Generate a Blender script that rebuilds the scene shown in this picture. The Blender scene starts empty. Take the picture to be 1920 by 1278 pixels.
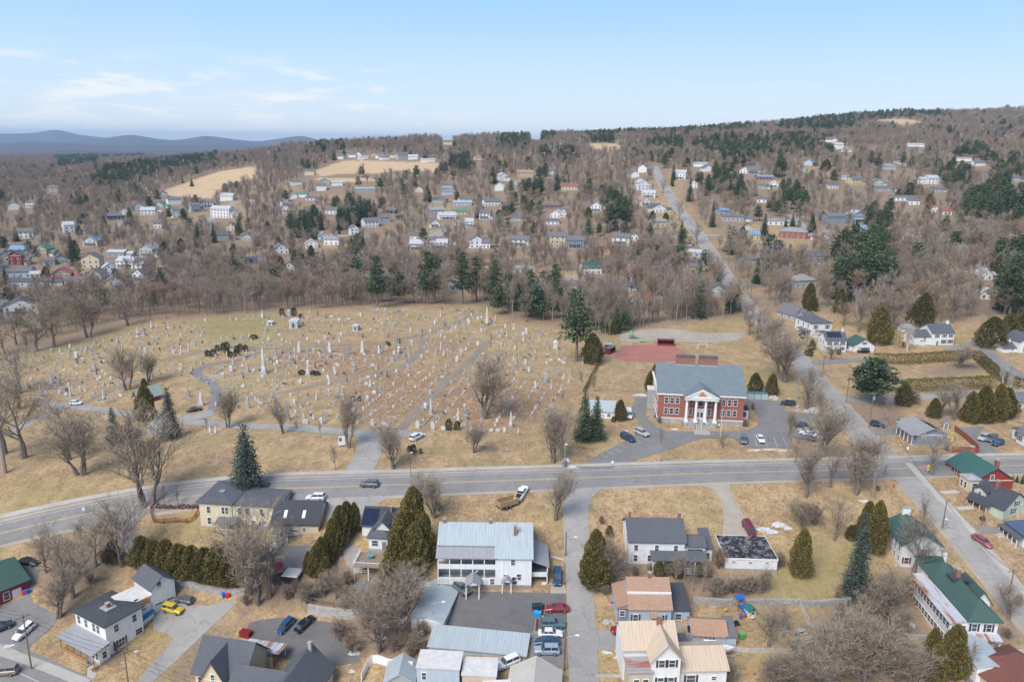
import bpy,bmesh,math,random
import numpy as np
from mathutils import Vector,Matrix
from mathutils.geometry import delaunay_2d_cdt

random.seed(7)
RNG=np.random.default_rng(7)
PI=math.pi
sc=bpy.context.scene
COL=sc.collection

# ------------------------------------------------------------------ camera, sky, sun, exposure
W_PX,H_PX,F_PX=1920.0,1278.0,1450.0
CAM_H=79.0
PITCH=math.atan(371.0/F_PX)
ROLL=math.radians(0.8)
cam=bpy.data.cameras.new('camera');camo=bpy.data.objects.new('camera',cam);COL.objects.link(camo)
cam.sensor_width=36.0;cam.lens=F_PX/W_PX*36.0
cam.clip_start=1.0;cam.clip_end=60000.0
RM=Matrix.Rotation(math.radians(90)-PITCH,3,'X')@Matrix.Rotation(ROLL,3,'Z')
camo.matrix_world=Matrix.Translation((0,0,CAM_H))@RM.to_4x4()
sc.camera=camo
RMn=np.array(RM)

SUN_EL,SUN_AZ=math.radians(48),math.radians(215)     # azimuth measured clockwise from +Y
world=bpy.data.worlds.new('World');sc.world=world;world.use_nodes=True
wt=world.node_tree;wt.nodes.clear()
wo=wt.nodes.new('ShaderNodeOutputWorld');bg=wt.nodes.new('ShaderNodeBackground')
sky=wt.nodes.new('ShaderNodeTexSky');sky.sky_type='NISHITA';sky.sun_disc=False
sky.sun_elevation=SUN_EL;sky.sun_rotation=SUN_AZ
sky.altitude=200;sky.air_density=1.0;sky.dust_density=0.6;sky.ozone_density=2.0
bg.inputs['Strength'].default_value=0.15
# thin fair-weather cloud streaks low in the sky
tc=wt.nodes.new('ShaderNodeTexCoord');sep=wt.nodes.new('ShaderNodeSeparateXYZ')
wt.links.new(tc.outputs['Generated'],sep.inputs[0])
mp=wt.nodes.new('ShaderNodeMapping');mp.inputs['Scale'].default_value=(5.0,5.0,30.0)
wt.links.new(tc.outputs['Generated'],mp.inputs[0])
nz=wt.nodes.new('ShaderNodeTexNoise');nz.inputs['Scale'].default_value=2.3;nz.inputs['Detail'].default_value=7;nz.inputs['Roughness'].default_value=0.62
wt.links.new(mp.outputs[0],nz.inputs['Vector'])
def wmath(op,a,b=None,c=None,clamp=False):
    n=wt.nodes.new('ShaderNodeMath');n.operation=op;n.use_clamp=clamp
    for i,v in enumerate((a,b,c)):
        if v is None:continue
        if isinstance(v,(int,float)):n.inputs[i].default_value=v
        else:wt.links.new(v,n.inputs[i])
    return n.outputs[0]
def wmap(v,a,b,c,d):
    n=wt.nodes.new('ShaderNodeMapRange');n.interpolation_type='SMOOTHSTEP'
    wt.links.new(v,n.inputs[0])
    for i,x in enumerate((a,b,c,d)):n.inputs[i+1].default_value=x
    return n.outputs[0]
band=wmath('MULTIPLY',wmap(sep.outputs['Z'],0.0,0.03,0,1),wmap(sep.outputs['Z'],0.06,0.105,1,0))
left=wmap(sep.outputs['X'],-0.22,0.02,1,0.12)
cl=wmath('MULTIPLY',wmap(nz.outputs['Fac'],0.48,0.64,0,0.9),wmath('MULTIPLY',band,left))
# pale veil near the horizon
veil=wmap(sep.outputs['Z'],0.2,0.55,0.92,0.0)
low=wt.nodes.new('ShaderNodeValToRGB');zz=wmath('MULTIPLY',sep.outputs['Z'],2.0);wt.links.new(zz,low.inputs[0]);low.color_ramp.elements.new(.18);low.color_ramp.elements.new(.36)
for e_,(p_,c_)in zip(low.color_ramp.elements,((0,(.80,.91,1.0)),(.18,(.56,.78,1.0)),(.36,(.34,.64,.97)),(1,(.16,.40,.80)))):e_.position=p_;e_.color=(*c_,1)
lowx=wt.nodes.new('ShaderNodeMix');lowx.data_type='RGBA';lowx.blend_type='MULTIPLY';lowx.clamp_result=False;lowx.inputs[0].default_value=1.0;wt.links.new(low.outputs[0],lowx.inputs[6]);lowx.inputs[7].default_value=(3.9,3.9,3.95,1)
mixv=wt.nodes.new('ShaderNodeMix');mixv.data_type='RGBA'
tint=wt.nodes.new('ShaderNodeMix');tint.data_type='RGBA';tint.blend_type='MULTIPLY';tint.inputs[0].default_value=1.0;tint.inputs[7].default_value=(1.0,.88,.80,1)
wt.links.new(sky.outputs[0],tint.inputs[6]);wt.links.new(veil,mixv.inputs[0]);wt.links.new(tint.outputs[2],mixv.inputs[6]);wt.links.new(lowx.outputs[2],mixv.inputs[7])
mixc=wt.nodes.new('ShaderNodeMix');mixc.data_type='RGBA'
wt.links.new(cl,mixc.inputs[0]);wt.links.new(mixv.outputs[2],mixc.inputs[6]);mixc.inputs[7].default_value=(3.75,3.85,3.95,1)
wt.links.new(mixc.outputs[2],bg.inputs['Color']);wt.links.new(bg.outputs[0],wo.inputs[0])

sl=bpy.data.lights.new('sun','SUN');sl.energy=2.2;sl.angle=math.radians(34);sl.color=(1.0,0.95,0.88)
so=bpy.data.objects.new('sun',sl);COL.objects.link(so)
sd=Vector((math.sin(SUN_AZ)*math.cos(SUN_EL),math.cos(SUN_AZ)*math.cos(SUN_EL),math.sin(SUN_EL)))
so.rotation_euler=sd.to_track_quat('Z','Y').to_euler();so.location=(0,0,300)
sc.view_settings.view_transform='Standard';sc.view_settings.look='None'
sc.view_settings.exposure=0.78;sc.view_settings.gamma=1.0
sc.view_settings.use_curve_mapping=False
sc.cycles.max_bounces=4;sc.cycles.diffuse_bounces=2;sc.cycles.glossy_bounces=2
sc.cycles.transmission_bounces=2;sc.cycles.volume_bounces=0;sc.cycles.caustics_reflective=False;sc.cycles.caustics_refractive=False

# ------------------------------------------------------------------ picture pixel -> world helpers
def ray(px,py):
    px=np.asarray(px,float);py=np.asarray(py,float)
    d=np.stack([(px-W_PX/2)/F_PX,-(py-H_PX/2)/F_PX,-np.ones_like(px)],-1)@RMn.T
    return d
def proj(P):
    P=np.asarray(P,float)-np.array([0,0,CAM_H]);c=P@RMn
    return W_PX/2+F_PX*c[...,0]/-c[...,2],H_PX/2-F_PX*c[...,1]/-c[...,2]
# crop helpers: coordinates read in enlarged views of the picture
CR={'A':(0,880,.31149),'B':(340,880,.31149),'C':(720,880,.31149),'D':(1080,880,.31149),'E':(1440,880,.31149),
      'a':(0,540,.28169),'b':(360,540,.28169),'c':(720,540,.28169),'d':(1080,560,.28169),'e':(1440,540,.28169),
      '1':(0,240,.28169),'2':(400,240,.28169),'3':(800,240,.28169),'4':(1180,240,.28169),'5':(1460,190,.3129),
      's':(1160,640,.16667),'p':(0,0,1.0)}
def cr(c,*pts):
    x0,y0,s=CR[c]
    r=[(x0+s*x,y0+s*y)for x,y in pts]
    return r if len(r)>1 else r[0]

# ------------------------------------------------------------------ terrain
NB,NY=241,420
BB=np.linspace(-1.35,1.35,NB)
LY=np.linspace(math.log(35),math.log(18000),NY)
near_Y=[35,60,110,140,165,180,200,230,300,380]
near={-0.95:[-32,-30,-25,-21,-16,-12,-11,-13,-14,-9],
        -0.50:[-30,-28,-24,-20,-12,-7,-6,-9,-11,-6],
        -0.28:[-28,-26,-22,-17,-6.5,-2.5,-1.5,-2,-3,-3],
        -0.12:[-20,-18,-14,-11,-4.0,-1,0,0,0,-1],
        0.15:[-18,-16,-12.5,-11,-4.5,-1,0,0,0,0],
        0.45:[-18,-17,-14,-12,-5.5,-2,-.5,0,0,1],
        0.95:[-22,-20,-15,-11,-7,-4,-2,0,0,3]}
far={0:[(560,415),(500,505),(440,640),(400,800),(360,1050),(335,1500),(315,2300),(303,3400)],
       320:[(560,420),(500,515),(450,620),(400,760),(360,930),(335,1120),(318,1330),(307,2200),(298,3400)],
       640:[(560,430),(500,520),(450,620),(400,740),(350,880),(322,980),(300,1130),(282,1320),(272,1600)],
       960:[(560,420),(500,500),(450,590),(400,700),(350,840),(300,1060),(282,1250),(270,1550),(263,1850)],
       1280:[(600,335),(560,380),(500,450),(450,520),(420,560),(380,640),(340,740),(300,900),(275,1150),(256,1600),(251,1900)],
       1600:[(560,370),(500,440),(450,520),(400,620),(350,760),(300,950),(262,1300),(232,1850),(216,2350)],
       1920:[(560,360),(500,430),(450,500),(400,600),(350,740),(300,950),(262,1300),(234,1800),(212,2350)]}
cols={}
def column(px,pts):
    out=[]
    for py,Y in pts:
        d=ray(px,py);t=Y/d[1]
        out.append((Y,CAM_H+d[2]*t,d[0]/d[1]))
    return out
nb_keys=sorted(near)
def near_prof(b):
    return[float(np.interp(b,nb_keys,[near[k][i]for k in nb_keys]))for i in range(len(near_Y))]
keys=[]
for px,pts in far.items():
    c=column(px,pts);b=np.mean([q[2]for q in c])
    first=c[0][0]
    Ys=[y for y in near_Y if y<first-8];zs=near_prof(b)[:len(Ys)]
    Ys+=[q[0]for q in c];zs+=[q[1]for q in c]
    last=Ys[-1];zl=zs[-1]
    for m,dz in((1.12,-10),(1.5,-70),(2.2,-110)):
        Ys.append(last*m);zs.append(zl+dz if zl+dz>-60 else-60)
    Ys.append(18000);zs.append(-60)
    keys.append((b,np.interp(LY,np.log(Ys),zs)))
keys=[(-1.35,keys[0][1])]+keys+[(1.35,keys[-1][1])]
kb=np.array([k[0]for k in keys]);kz=np.array([k[1]for k in keys])
# near part on its own finer set of bearings
ZG=np.empty((NB,NY))
for j in range(NY):
    ZG[:,j]=np.interp(BB,kb,kz[:,j])
nearZ=np.array([np.interp(LY,np.log(near_Y),near_prof(b))for b in BB])
wn=np.clip((math.log(350)-LY)/(math.log(350)-math.log(280)),0,1)
ZG=ZG*(1-wn)+nearZ*wn
def blur(A,ax,r):
    k=np.exp(-0.5*(np.arange(-3*r,3*r+1)/r)**2);k/=k.sum()
    P=np.pad(A,[(3*r,3*r)if i==ax else(0,0)for i in range(2)],mode='edge')
    return np.apply_along_axis(lambda v:np.convolve(v,k,'valid'),ax,P)
ZG=blur(blur(ZG,0,6),1,2)
# natural undulation, growing with distance
Yg=np.exp(LY)[None,:];Xg=BB[:,None]*Yg
und=(np.sin(Xg*.013+1.3)*np.cos(Yg*.011)*.5+np.sin(Xg*.031+Yg*.017)*.3+np.sin(Yg*.041-Xg*.027+2)*.2)
ZG+=und*np.clip((Yg-420)/900,0,1)*7
ZG+=und*.25*np.clip((Yg-150)/200,0,1)
def hz(x,y):
    x=np.asarray(x,float);y=np.maximum(np.asarray(y,float),36.0)
    fb=np.clip((x/y-BB[0])/(BB[1]-BB[0]),0,NB-1.001);fy=np.clip((np.log(y)-LY[0])/(LY[1]-LY[0]),0,NY-1.001)
    i=fb.astype(int);j=fy.astype(int);u=fb-i;v=fy-j
    return(ZG[i,j]*(1-u)*(1-v)+ZG[i+1,j]*u*(1-v)+ZG[i,j+1]*(1-u)*v+ZG[i+1,j+1]*u*v)
TS=np.exp(np.linspace(math.log(60),math.log(9000),700))
def G(px,py,many=False):
    """ground point seen at picture pixel (px, py)"""
    d=ray(px,py)
    if d.ndim==1:d=d[None,:]
    res=[]
    for k in range(len(d)):
        X=d[k,0]*TS;Y=d[k,1]*TS;Z=CAM_H+d[k,2]*TS
        g=Z-hz(X,Y);idx=np.where(g<0)[0]
        if len(idx)==0 or idx[0]==0:
            t=TS[-1]if len(idx)==0 else TS[0]
        else:
            a,b=TS[idx[0]-1],TS[idx[0]]
            for _ in range(18):
                m=(a+b)/2
                if CAM_H+d[k,2]*m<float(hz(d[k,0]*m,d[k,1]*m)):b=m
                else:a=m
            t=(a+b)/2
        res.append((d[k,0]*t,d[k,1]*t,float(hz(d[k,0]*t,d[k,1]*t))))
    return res if many else Vector(res[0])
def on_plane(px,py,z):
    d=ray(px,py);t=(z-CAM_H)/d[2]
    return Vector((d[0]*t,d[1]*t,z))
def height_at(P,py):
    """height above P of the point on P's vertical seen at picture row py"""
    lo,hi=0.0,60.0
    for _ in range(30):
        m=(lo+hi)/2
        if proj((P[0],P[1],P[2]+m))[1]>py:lo=m
        else:hi=m
    return lo
def ppm(P):
    c=(np.array([P[0],P[1],P[2]-CAM_H])@RMn);return F_PX/-c[2]
# ------------------------------------------------------------------ materials
class NT:
    def __init__(s,name):
        s.m=bpy.data.materials.new(name);s.m.use_nodes=True;s.t=s.m.node_tree
        s.b=s.t.nodes['Principled BSDF'];s.b.inputs['Specular IOR Level'].default_value=0.25
    def n(s,typ,**kw):
        x=s.t.nodes.new(typ)
        for k,v in kw.items():setattr(x,k,v)
        return x
    def l(s,a,b):s.t.links.new(a,b)
    def noise(s,scale,detail=3,rough=.6,vec=None,out='Fac'):
        x=s.n('ShaderNodeTexNoise');x.inputs['Scale'].default_value=scale;x.inputs['Detail'].default_value=detail;x.inputs['Roughness'].default_value=rough
        s.l(vec if vec is not None else s.pos(),x.inputs['Vector']);return x.outputs[out]
    def pos(s):
        if not hasattr(s,'_p'):s._p=s.n('ShaderNodeNewGeometry').outputs['Position']
        return s._p
    def obj(s):
        if not hasattr(s,'_o'):s._o=s.n('ShaderNodeTexCoord').outputs['Object']
        return s._o
    def scaled(s,vec,sc_):
        x=s.n('ShaderNodeMapping');x.inputs['Scale'].default_value=sc_;s.l(vec,x.inputs[0]);return x.outputs[0]
    def ramp(s,v,stops):
        x=s.n('ShaderNodeValToRGB');r=x.color_ramp
        while len(r.elements)<len(stops):r.elements.new(.5)
        for e,(p,c)in zip(r.elements,stops):
            e.position=p;e.color=(*c,1)if len(c)==3 else c
        s.l(v,x.inputs[0]);return x.outputs[0]
    def mix(s,f,a,b,mode='MIX'):
        x=s.n('ShaderNodeMix',data_type='RGBA',blend_type=mode)
        for i,v in((0,f),(6,a),(7,b)):
            if isinstance(v,(int,float)):x.inputs[i].default_value=v
            elif isinstance(v,tuple):x.inputs[i].default_value=(*v,1)
            else:s.l(v,x.inputs[i])
        return x.outputs[2]
    def mr(s,v,a,b,c=0.,d=1.):
        x=s.n('ShaderNodeMapRange');s.l(v,x.inputs[0])
        for i,q in enumerate((a,b,c,d)):x.inputs[i+1].default_value=q
        return x.outputs[0]
    def math(s,op,a,b):
        x=s.n('ShaderNodeMath',operation=op)
        for i,v in enumerate((a,b)):
            if isinstance(v,(int,float)):x.inputs[i].default_value=v
            else:s.l(v,x.inputs[i])
        return x.outputs[0]
    def fin(s,col,rough=.8,bump=None,bs=.3,bd=.05,metal=0):
        if isinstance(col,tuple):s.b.inputs['Base Color'].default_value=(*col,1)
        else:s.l(col,s.b.inputs['Base Color'])
        s.b.inputs['Roughness'].default_value=rough;s.b.inputs['Metallic'].default_value=metal
        if bump is not None:
            x=s.n('ShaderNodeBump');x.inputs['Strength'].default_value=bs;x.inputs['Distance'].default_value=bd
            s.l(bump,x.inputs['Height']);s.l(x.outputs[0],s.b.inputs['Normal'])
        return s.m
def mul(c,k):return tuple(min(1,x*k)for x in c)
_mc={}
def plain(key,c,rough=.7,var=.18,scale=1.2,metal=0,obj=False):
    """painted or cast surface with soft wear"""
    k=('plain',key)
    if k not in _mc:
        t=NT(key);v=t.noise(scale,4,.65,t.obj()if obj else None)
        _mc[k]=t.fin(t.mix(t.mr(v,.3,.7),mul(c,1-var),mul(c,1+var)),rough,metal=metal)
    return _mc[k]
def siding(key,c):
    k=('sid',key)
    if k not in _mc:
        t=NT(key+'_siding');sp=t.n('ShaderNodeSeparateXYZ');t.l(t.obj(),sp.inputs[0])
        saw=t.math('FRACT',t.math('MULTIPLY',sp.outputs['Z'],4.5),0)
        line=t.mr(saw,0,.18,.9,1.0)
        st=t.noise(.9,4,.7,t.scaled(t.obj(),(1.5,1.5,.35)))
        a=t.mix(t.mr(st,.35,.72),c,mul(c,.84))
        a=t.mix(1.0,a,t.ramp(line,[(0,(0,0,0)),(1,(1,1,1))]),'MULTIPLY')
        _mc[k]=t.fin(a,.65,saw,.3,.02)
    return _mc[k]
def shingle(key,c,var=.30):
    k=('shg',key)
    if k not in _mc:
        t=NT(key+'_shingles')
        v=t.noise(3.0,5,.75,t.scaled(t.obj(),(1,1,1.6)));w=t.noise(.35,3,.6,t.obj())
        a=t.mix(t.mr(v,.3,.7),mul(c,1-var),mul(c,1+var));a=t.mix(t.mr(w,.35,.75,0,.45),a,mul(c,1.25))
        _mc[k]=t.fin(a,.9,v,.5,.05)
    return _mc[k]
def metalroof(key,c,rust=0.0,axis=0):
    k=('met',key,axis)
    if k not in _mc:
        t=NT(key+'_metal_roof');sp=t.n('ShaderNodeSeparateXYZ');t.l(t.obj(),sp.inputs[0])
        fr=t.math('FRACT',t.math('MULTIPLY',sp.outputs['XYZ'[axis]],1.6),0)
        rib=t.mr(fr,0,.16,.72,1.0)
        sc3=(2.0,.25,.25)if axis==0 else(.25,2.0,.25)
        st=t.noise(1.0,4,.7,t.scaled(t.obj(),sc3))
        a=t.mix(t.mr(st,.3,.7),mul(c,.88),mul(c,1.08))
        if rust:
            r=t.noise(.5,4,.7,t.scaled(t.obj(),sc3));a=t.mix(t.mr(r,.56-rust*.2,.66-rust*.1),a,(.33,.12,.05))
        a=t.mix(1.0,a,t.ramp(rib,[(0,(0,0,0)),(1,(1,1,1))]),'MULTIPLY')
        _mc[k]=t.fin(a,.5,fr,.4,.03)
        _mc[k].node_tree.nodes['Principled BSDF'].inputs['Specular IOR Level'].default_value=.4
    return _mc[k]
def brick(key,c):
    k=('br',key)
    if k not in _mc:
        t=NT(key+'_brick');b=t.n('ShaderNodeTexBrick');b.inputs['Scale'].default_value=3.2
        b.inputs['Color1'].default_value=(*c,1);b.inputs['Color2'].default_value=(*mul(c,.75),1);b.inputs['Mortar'].default_value=(*mul(c,1.25),1);b.inputs['Mortar Size'].default_value=.012
        mp_=t.n('ShaderNodeMapping');mp_.inputs['Rotation'].default_value=(PI/2,0,0);t.l(t.obj(),mp_.inputs[0]);t.l(mp_.outputs[0],b.inputs['Vector'])
        v=t.noise(1.1,5,.7,t.obj());_mc[k]=t.fin(t.mix(t.mr(v,.3,.75,0,.35),b.outputs[0],mul(c,.6)),.85)
    return _mc[k]
def stone(key,c,sc_=1.1):
    k=('st',key)
    if k not in _mc:
        t=NT(key+'_stone');v=t.n('ShaderNodeTexVoronoi');v.inputs['Scale'].default_value=sc_;t.l(t.obj(),v.inputs['Vector'])
        e=t.n('ShaderNodeTexVoronoi',feature='DISTANCE_TO_EDGE');e.inputs['Scale'].default_value=sc_;t.l(t.obj(),e.inputs['Vector'])
        a=t.mix(t.mr(v.outputs['Color'],0,1),mul(c,.75),mul(c,1.2));n=t.noise(4,4,.7,t.obj())
        a=t.mix(t.mr(n,.3,.7,0,.4),a,mul(c,.6));a=t.mix(t.mr(e.outputs[0],0,.06,.75,0),a,mul(c,.35))
        _mc[k]=t.fin(a,.9,n,.5,.1)
    return _mc[k]
def glass(key='window_glass',c=(.035,.04,.05)):
    k=('gl',key)
    if k not in _mc:
        t=NT(key);v=t.noise(.35,2,.5);t.b.inputs['Specular IOR Level'].default_value=.6
        _mc[k]=t.fin(t.mix(t.mr(v,.35,.65),c,mul(c,2.6)),.12)
    return _mc[k]
def paint(key,c):
    k=('pt',key)
    if k not in _mc:
        t=NT(key+'_car_paint');v=t.noise(2,3,.6,t.obj());t.b.inputs['Coat Weight'].default_value=.6;t.b.inputs['Coat Roughness'].default_value=.12
        _mc[k]=t.fin(t.mix(t.mr(v,.3,.7),mul(c,.88),mul(c,1.08)),.35)
    return _mc[k]
def asphalt(key,c,crack=.35):
    k=('as',key)
    if k not in _mc:
        t=NT(key);a_=t.noise(.12,4,.7);b_=t.noise(5,5,.8);c_=t.noise(.6,4,.7)
        a=t.mix(t.mr(a_,.35,.65),mul(c,.86),mul(c,1.12));a=t.mix(t.mr(b_,.3,.7,0,.35),a,mul(c,1.35));a=t.mix(t.mr(c_,.5,.75,0,.4),a,mul(c,.7))
        v=t.n('ShaderNodeTexVoronoi',feature='DISTANCE_TO_EDGE');v.inputs['Scale'].default_value=.16
        d=t.noise(.5,3,.6,out='Color');mv=t.n('ShaderNodeMix',data_type='VECTOR');mv.inputs[0].default_value=.12
        t.l(t.pos(),mv.inputs[4]);t.l(d,mv.inputs[5]);t.l(t.pos(),v.inputs['Vector'])
        dd=t.n('ShaderNodeVectorMath',operation='ADD');sc2=t.n('ShaderNodeVectorMath',operation='SCALE');sc2.inputs['Scale'].default_value=3.5
        t.l(d,sc2.inputs[0]);t.l(t.pos(),dd.inputs[0]);t.l(sc2.outputs[0],dd.inputs[1]);t.l(dd.outputs[0],v.inputs['Vector'])
        a=t.mix(t.mr(v.outputs[0],0,.02,crack,0),a,mul(c,.45))
        _mc[k]=t.fin(a,.92,b_,.2,.02)
    return _mc[k]
def leafmat(key,c1,c2,c3):
    t=NT(key);g=t.n('ShaderNodeNewGeometry');o=t.n('ShaderNodeObjectInfo')
    a=t.ramp(g.outputs['Random Per Island'],[(0,c1),(.55,c2),(1,c3)])
    a=t.mix(t.mr(o.outputs['Random'],0,1,0,.45),a,mul(c1,.75))
    return t.fin(a,.85)
def barkmat(key,c1,c2,rnd=.5):
    t=NT(key);o=t.n('ShaderNodeObjectInfo');v=t.noise(1.2,3,.6)
    a=t.mix(t.mr(v,.3,.7),c1,c2);a=t.mix(t.mr(o.outputs['Random'],0,1,0,rnd),a,mul(c2,1.15))
    return t.fin(a,.9)
M_bark=barkmat('grey_brown_bark',(.12,.095,.075),(.21,.175,.145))
M_twig=barkmat('bare_twigs',(.225,.175,.13),(.32,.26,.20),.6)
M_twigred=barkmat('reddish_twigs',(.25,.17,.12),(.33,.235,.175),.5)
M_birch=barkmat('pale_birch_bark',(.55,.51,.47),(.66,.62,.58),.2)
M_spruce=leafmat('spruce_needles',(.035,.062,.034),(.065,.105,.052),(.12,.17,.08))
M_blue=leafmat('blue_spruce_needles',(.05,.078,.06),(.09,.125,.10),(.15,.19,.15))
M_pine=leafmat('pine_needles',(.04,.066,.036),(.085,.125,.058),(.16,.20,.09))
M_cedar=leafmat('cedar_foliage',(.085,.078,.022),(.20,.165,.045),(.32,.25,.08))
M_dkced=leafmat('dark_cedar_foliage',(.07,.066,.022),(.14,.122,.038),(.23,.19,.062))
M_yew=leafmat('clipped_shrub_foliage',(.028,.04,.014),(.05,.065,.022),(.09,.10,.035))

# ------------------------------------------------------------------ mesh builder
class MB:
    def __init__(s):s.v=[];s.f=[];s.m=[]
    def add(s,vs,fs,mi=0):
        o=len(s.v);s.v+=[tuple(v)for v in vs];s.f+=[tuple(o+i for i in f)for f in fs];s.m+=[mi]*len(fs);return s
    def box(s,x0,x1,y0,y1,z0,z1,mi=0):
        return s.add([(x0,y0,z0),(x1,y0,z0),(x1,y1,z0),(x0,y1,z0),(x0,y0,z1),(x1,y0,z1),(x1,y1,z1),(x0,y1,z1)],
              [(0,3,2,1),(4,5,6,7),(0,1,5,4),(1,2,6,5),(2,3,7,6),(3,0,4,7)],mi)
    def frus(s,x0,x1,y0,y1,z0,z1,t,mi=0,ty=None):
        ty=t if ty is None else ty;cx,cy=(x0+x1)/2,(y0+y1)/2;a,b=(x1-x0)/2*t,(y1-y0)/2*ty
        return s.add([(x0,y0,z0),(x1,y0,z0),(x1,y1,z0),(x0,y1,z0),(cx-a,cy-b,z1),(cx+a,cy-b,z1),(cx+a,cy+b,z1),(cx-a,cy+b,z1)],
              [(0,3,2,1),(4,5,6,7),(0,1,5,4),(1,2,6,5),(2,3,7,6),(3,0,4,7)],mi)
    def tube(s,a,b,ra,rb,n=6,mi=0,cap=True):
        a=Vector(a);b=Vector(b);d=b-a
        if d.length<1e-6:return s
        d.normalize();u=d.orthogonal().normalized();w=d.cross(u);o=len(s.v)
        for c,r in((a,ra),(b,rb)):
            for k in range(n):
                q=2*PI*k/n;s.v.append(tuple(c+(u*math.cos(q)+w*math.sin(q))*r))
        for k in range(n):
            s.f.append((o+k,o+(k+1)%n,o+n+(k+1)%n,o+n+k));s.m.append(mi)
        if cap:s.f.append(tuple(o+n+k for k in range(n)));s.m.append(mi);s.f.append(tuple(o+n-1-k for k in range(n)));s.m.append(mi)
        return s
    def prism(s,poly,y0,y1,mi=0):
        """polygon in (x, z), extruded along y"""
        n=len(poly);vs=[(x,y0,z)for x,z in poly]+[(x,y1,z)for x,z in poly]
        fs=[tuple(range(n)),tuple(range(2*n-1,n-1,-1))]+[(i,i+n,(i+1)%n+n,(i+1)%n)for i in range(n)]
        return s.add(vs,fs,mi)
    def prismx(s,poly,x0,x1,mi=0):
        n=len(poly);vs=[(x0,y,z)for y,z in poly]+[(x1,y,z)for y,z in poly]
        fs=[tuple(range(n)),tuple(range(2*n-1,n-1,-1))]+[(i,i+n,(i+1)%n+n,(i+1)%n)for i in range(n)]
        return s.add(vs,fs,mi)
    def lathe(s,prof,n=10,c=(0,0),mi=0):
        o=len(s.v)
        for r,z in prof:
            for k in range(n):s.v.append((c[0]+r*math.cos(2*PI*k/n),c[1]+r*math.sin(2*PI*k/n),z))
        for j in range(len(prof)-1):
            for k in range(n):s.f.append((o+j*n+k,o+j*n+(k+1)%n,o+(j+1)*n+(k+1)%n,o+(j+1)*n+k));s.m.append(mi)
        s.f.append(tuple(o+(len(prof)-1)*n+k for k in range(n)));s.m.append(mi)
        return s
    def mesh(s,name,*mats,smooth=False):
        me=bpy.data.meshes.new(name);me.from_pydata(s.v,[],s.f)
        for m in mats:me.materials.append(m)
        if len(mats)>1:me.polygons.foreach_set('material_index',s.m)
        if smooth:me.polygons.foreach_set('use_smooth',[True]*len(me.polygons))
        me.update();return me
    def build(s,name,*mats,parent=None,smooth=False,fixn=False):
        me=s.mesh(name,*mats,smooth=smooth)
        if fixn:
            bm=bmesh.new();bm.from_mesh(me);bmesh.ops.recalc_face_normals(bm,faces=bm.faces);bm.to_mesh(me);bm.free()
        return link(name,me,parent)
def link(name,data,parent=None):
    o=bpy.data.objects.new(name,data);COL.objects.link(o)
    if parent is not None:o.parent=parent
    return o
def npmesh(name,V,F,mats,mi=None,smooth=False):
    """fast mesh from numpy arrays; F is (n, k)"""
    me=bpy.data.meshes.new(name);V=np.asarray(V,np.float32);F=np.asarray(F,np.int32);n,k=F.shape
    me.vertices.add(len(V));me.vertices.foreach_set('co',V.ravel());me.loops.add(n*k);me.loops.foreach_set('vertex_index',F.ravel())
    me.polygons.add(n);me.polygons.foreach_set('loop_start',np.arange(0,n*k,k,dtype=np.int32));me.polygons.foreach_set('loop_total',np.full(n,k,np.int32))
    for m in mats:me.materials.append(m)
    if mi is not None:me.polygons.foreach_set('material_index',np.asarray(mi,np.int32))
    if smooth:me.polygons.foreach_set('use_smooth',np.ones(n,bool))
    me.update(calc_edges=True);me.validate();return me
def tag(o,label=None,cat=None,group=None,kind=None):
    if label:o['label']=label
    if cat:o['category']=cat
    if group:o['group']=group
    if kind:o['kind']=kind
    return o
def thing(name,loc,rz=0,label=None,cat=None,group=None,s=1.0):
    o=link(name,None);o.location=loc;o.rotation_euler=(0,0,rz);o.scale=(s,s,s);o.empty_display_size=.5
    return tag(o,label,cat,group)
def dup(src,loc,rz=0,s=1.0,label=None,group=None,name=None):
    r=src.copy();COL.objects.link(r);r.location=loc;r.rotation_euler=(0,0,rz)
    r.scale=s if isinstance(s,tuple)else(s,s,s)
    if label:r['label']=label
    if group:r['group']=group
    for ch in list(src.children):
        c=ch.copy();COL.objects.link(c);c.parent=r
        for g in list(ch.children):
            d=g.copy();COL.objects.link(d);d.parent=c
    return r
def ground_rz(p,q):return math.atan2(q[1]-p[1],q[0]-p[0])
# ------------------------------------------------------------------ picture-space masks (where no wood grows)
MW,MH=480,320
MY,MX=np.mgrid[0:MH,0:MW];MXf=MX*4+2.0;MYf=MY*4+2.0
def in_poly(x,y,poly):
    x=np.asarray(x);y=np.asarray(y);r=np.zeros(x.shape,bool);n=len(poly)
    for i in range(n):
        x0,y0=poly[i];x1,y1=poly[(i+1)%n]
        if y0==y1:continue
        c=((y0>y)!=(y1>y))&(x<(x1-x0)*(y-y0)/(y1-y0)+x0);r^=c
    return r
def near_line(x,y,pts,w):
    r=np.zeros(np.shape(x),bool)
    for(x0,y0),(x1,y1)in zip(pts,pts[1:]):
        dx,dy=x1-x0,y1-y0;L=dx*dx+dy*dy+1e-9
        t=np.clip(((x-x0)*dx+(y-y0)*dy)/L,0,1);r|=(x-x0-t*dx)**2+(y-y0-t*dy)**2<w*w
    return r
block=np.zeros((MH,MW),bool)
EDGE=[(-400,650),(0,612),(60,640),(130,628),(200,606),(300,600),(400,594),(500,585),(600,579),(700,572),(900,571),(950,600),(1050,612),(1140,632),(1230,612),(1340,600),(1420,592),(1470,580),(1500,572),(1560,586),(1640,604),(1700,610),(1800,604),(1920,596),(2300,590)]
def edge_y(x):return np.interp(x,[e[0]for e in EDGE],[e[1]for e in EDGE])
block|=MYf>edge_y(MXf)
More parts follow.
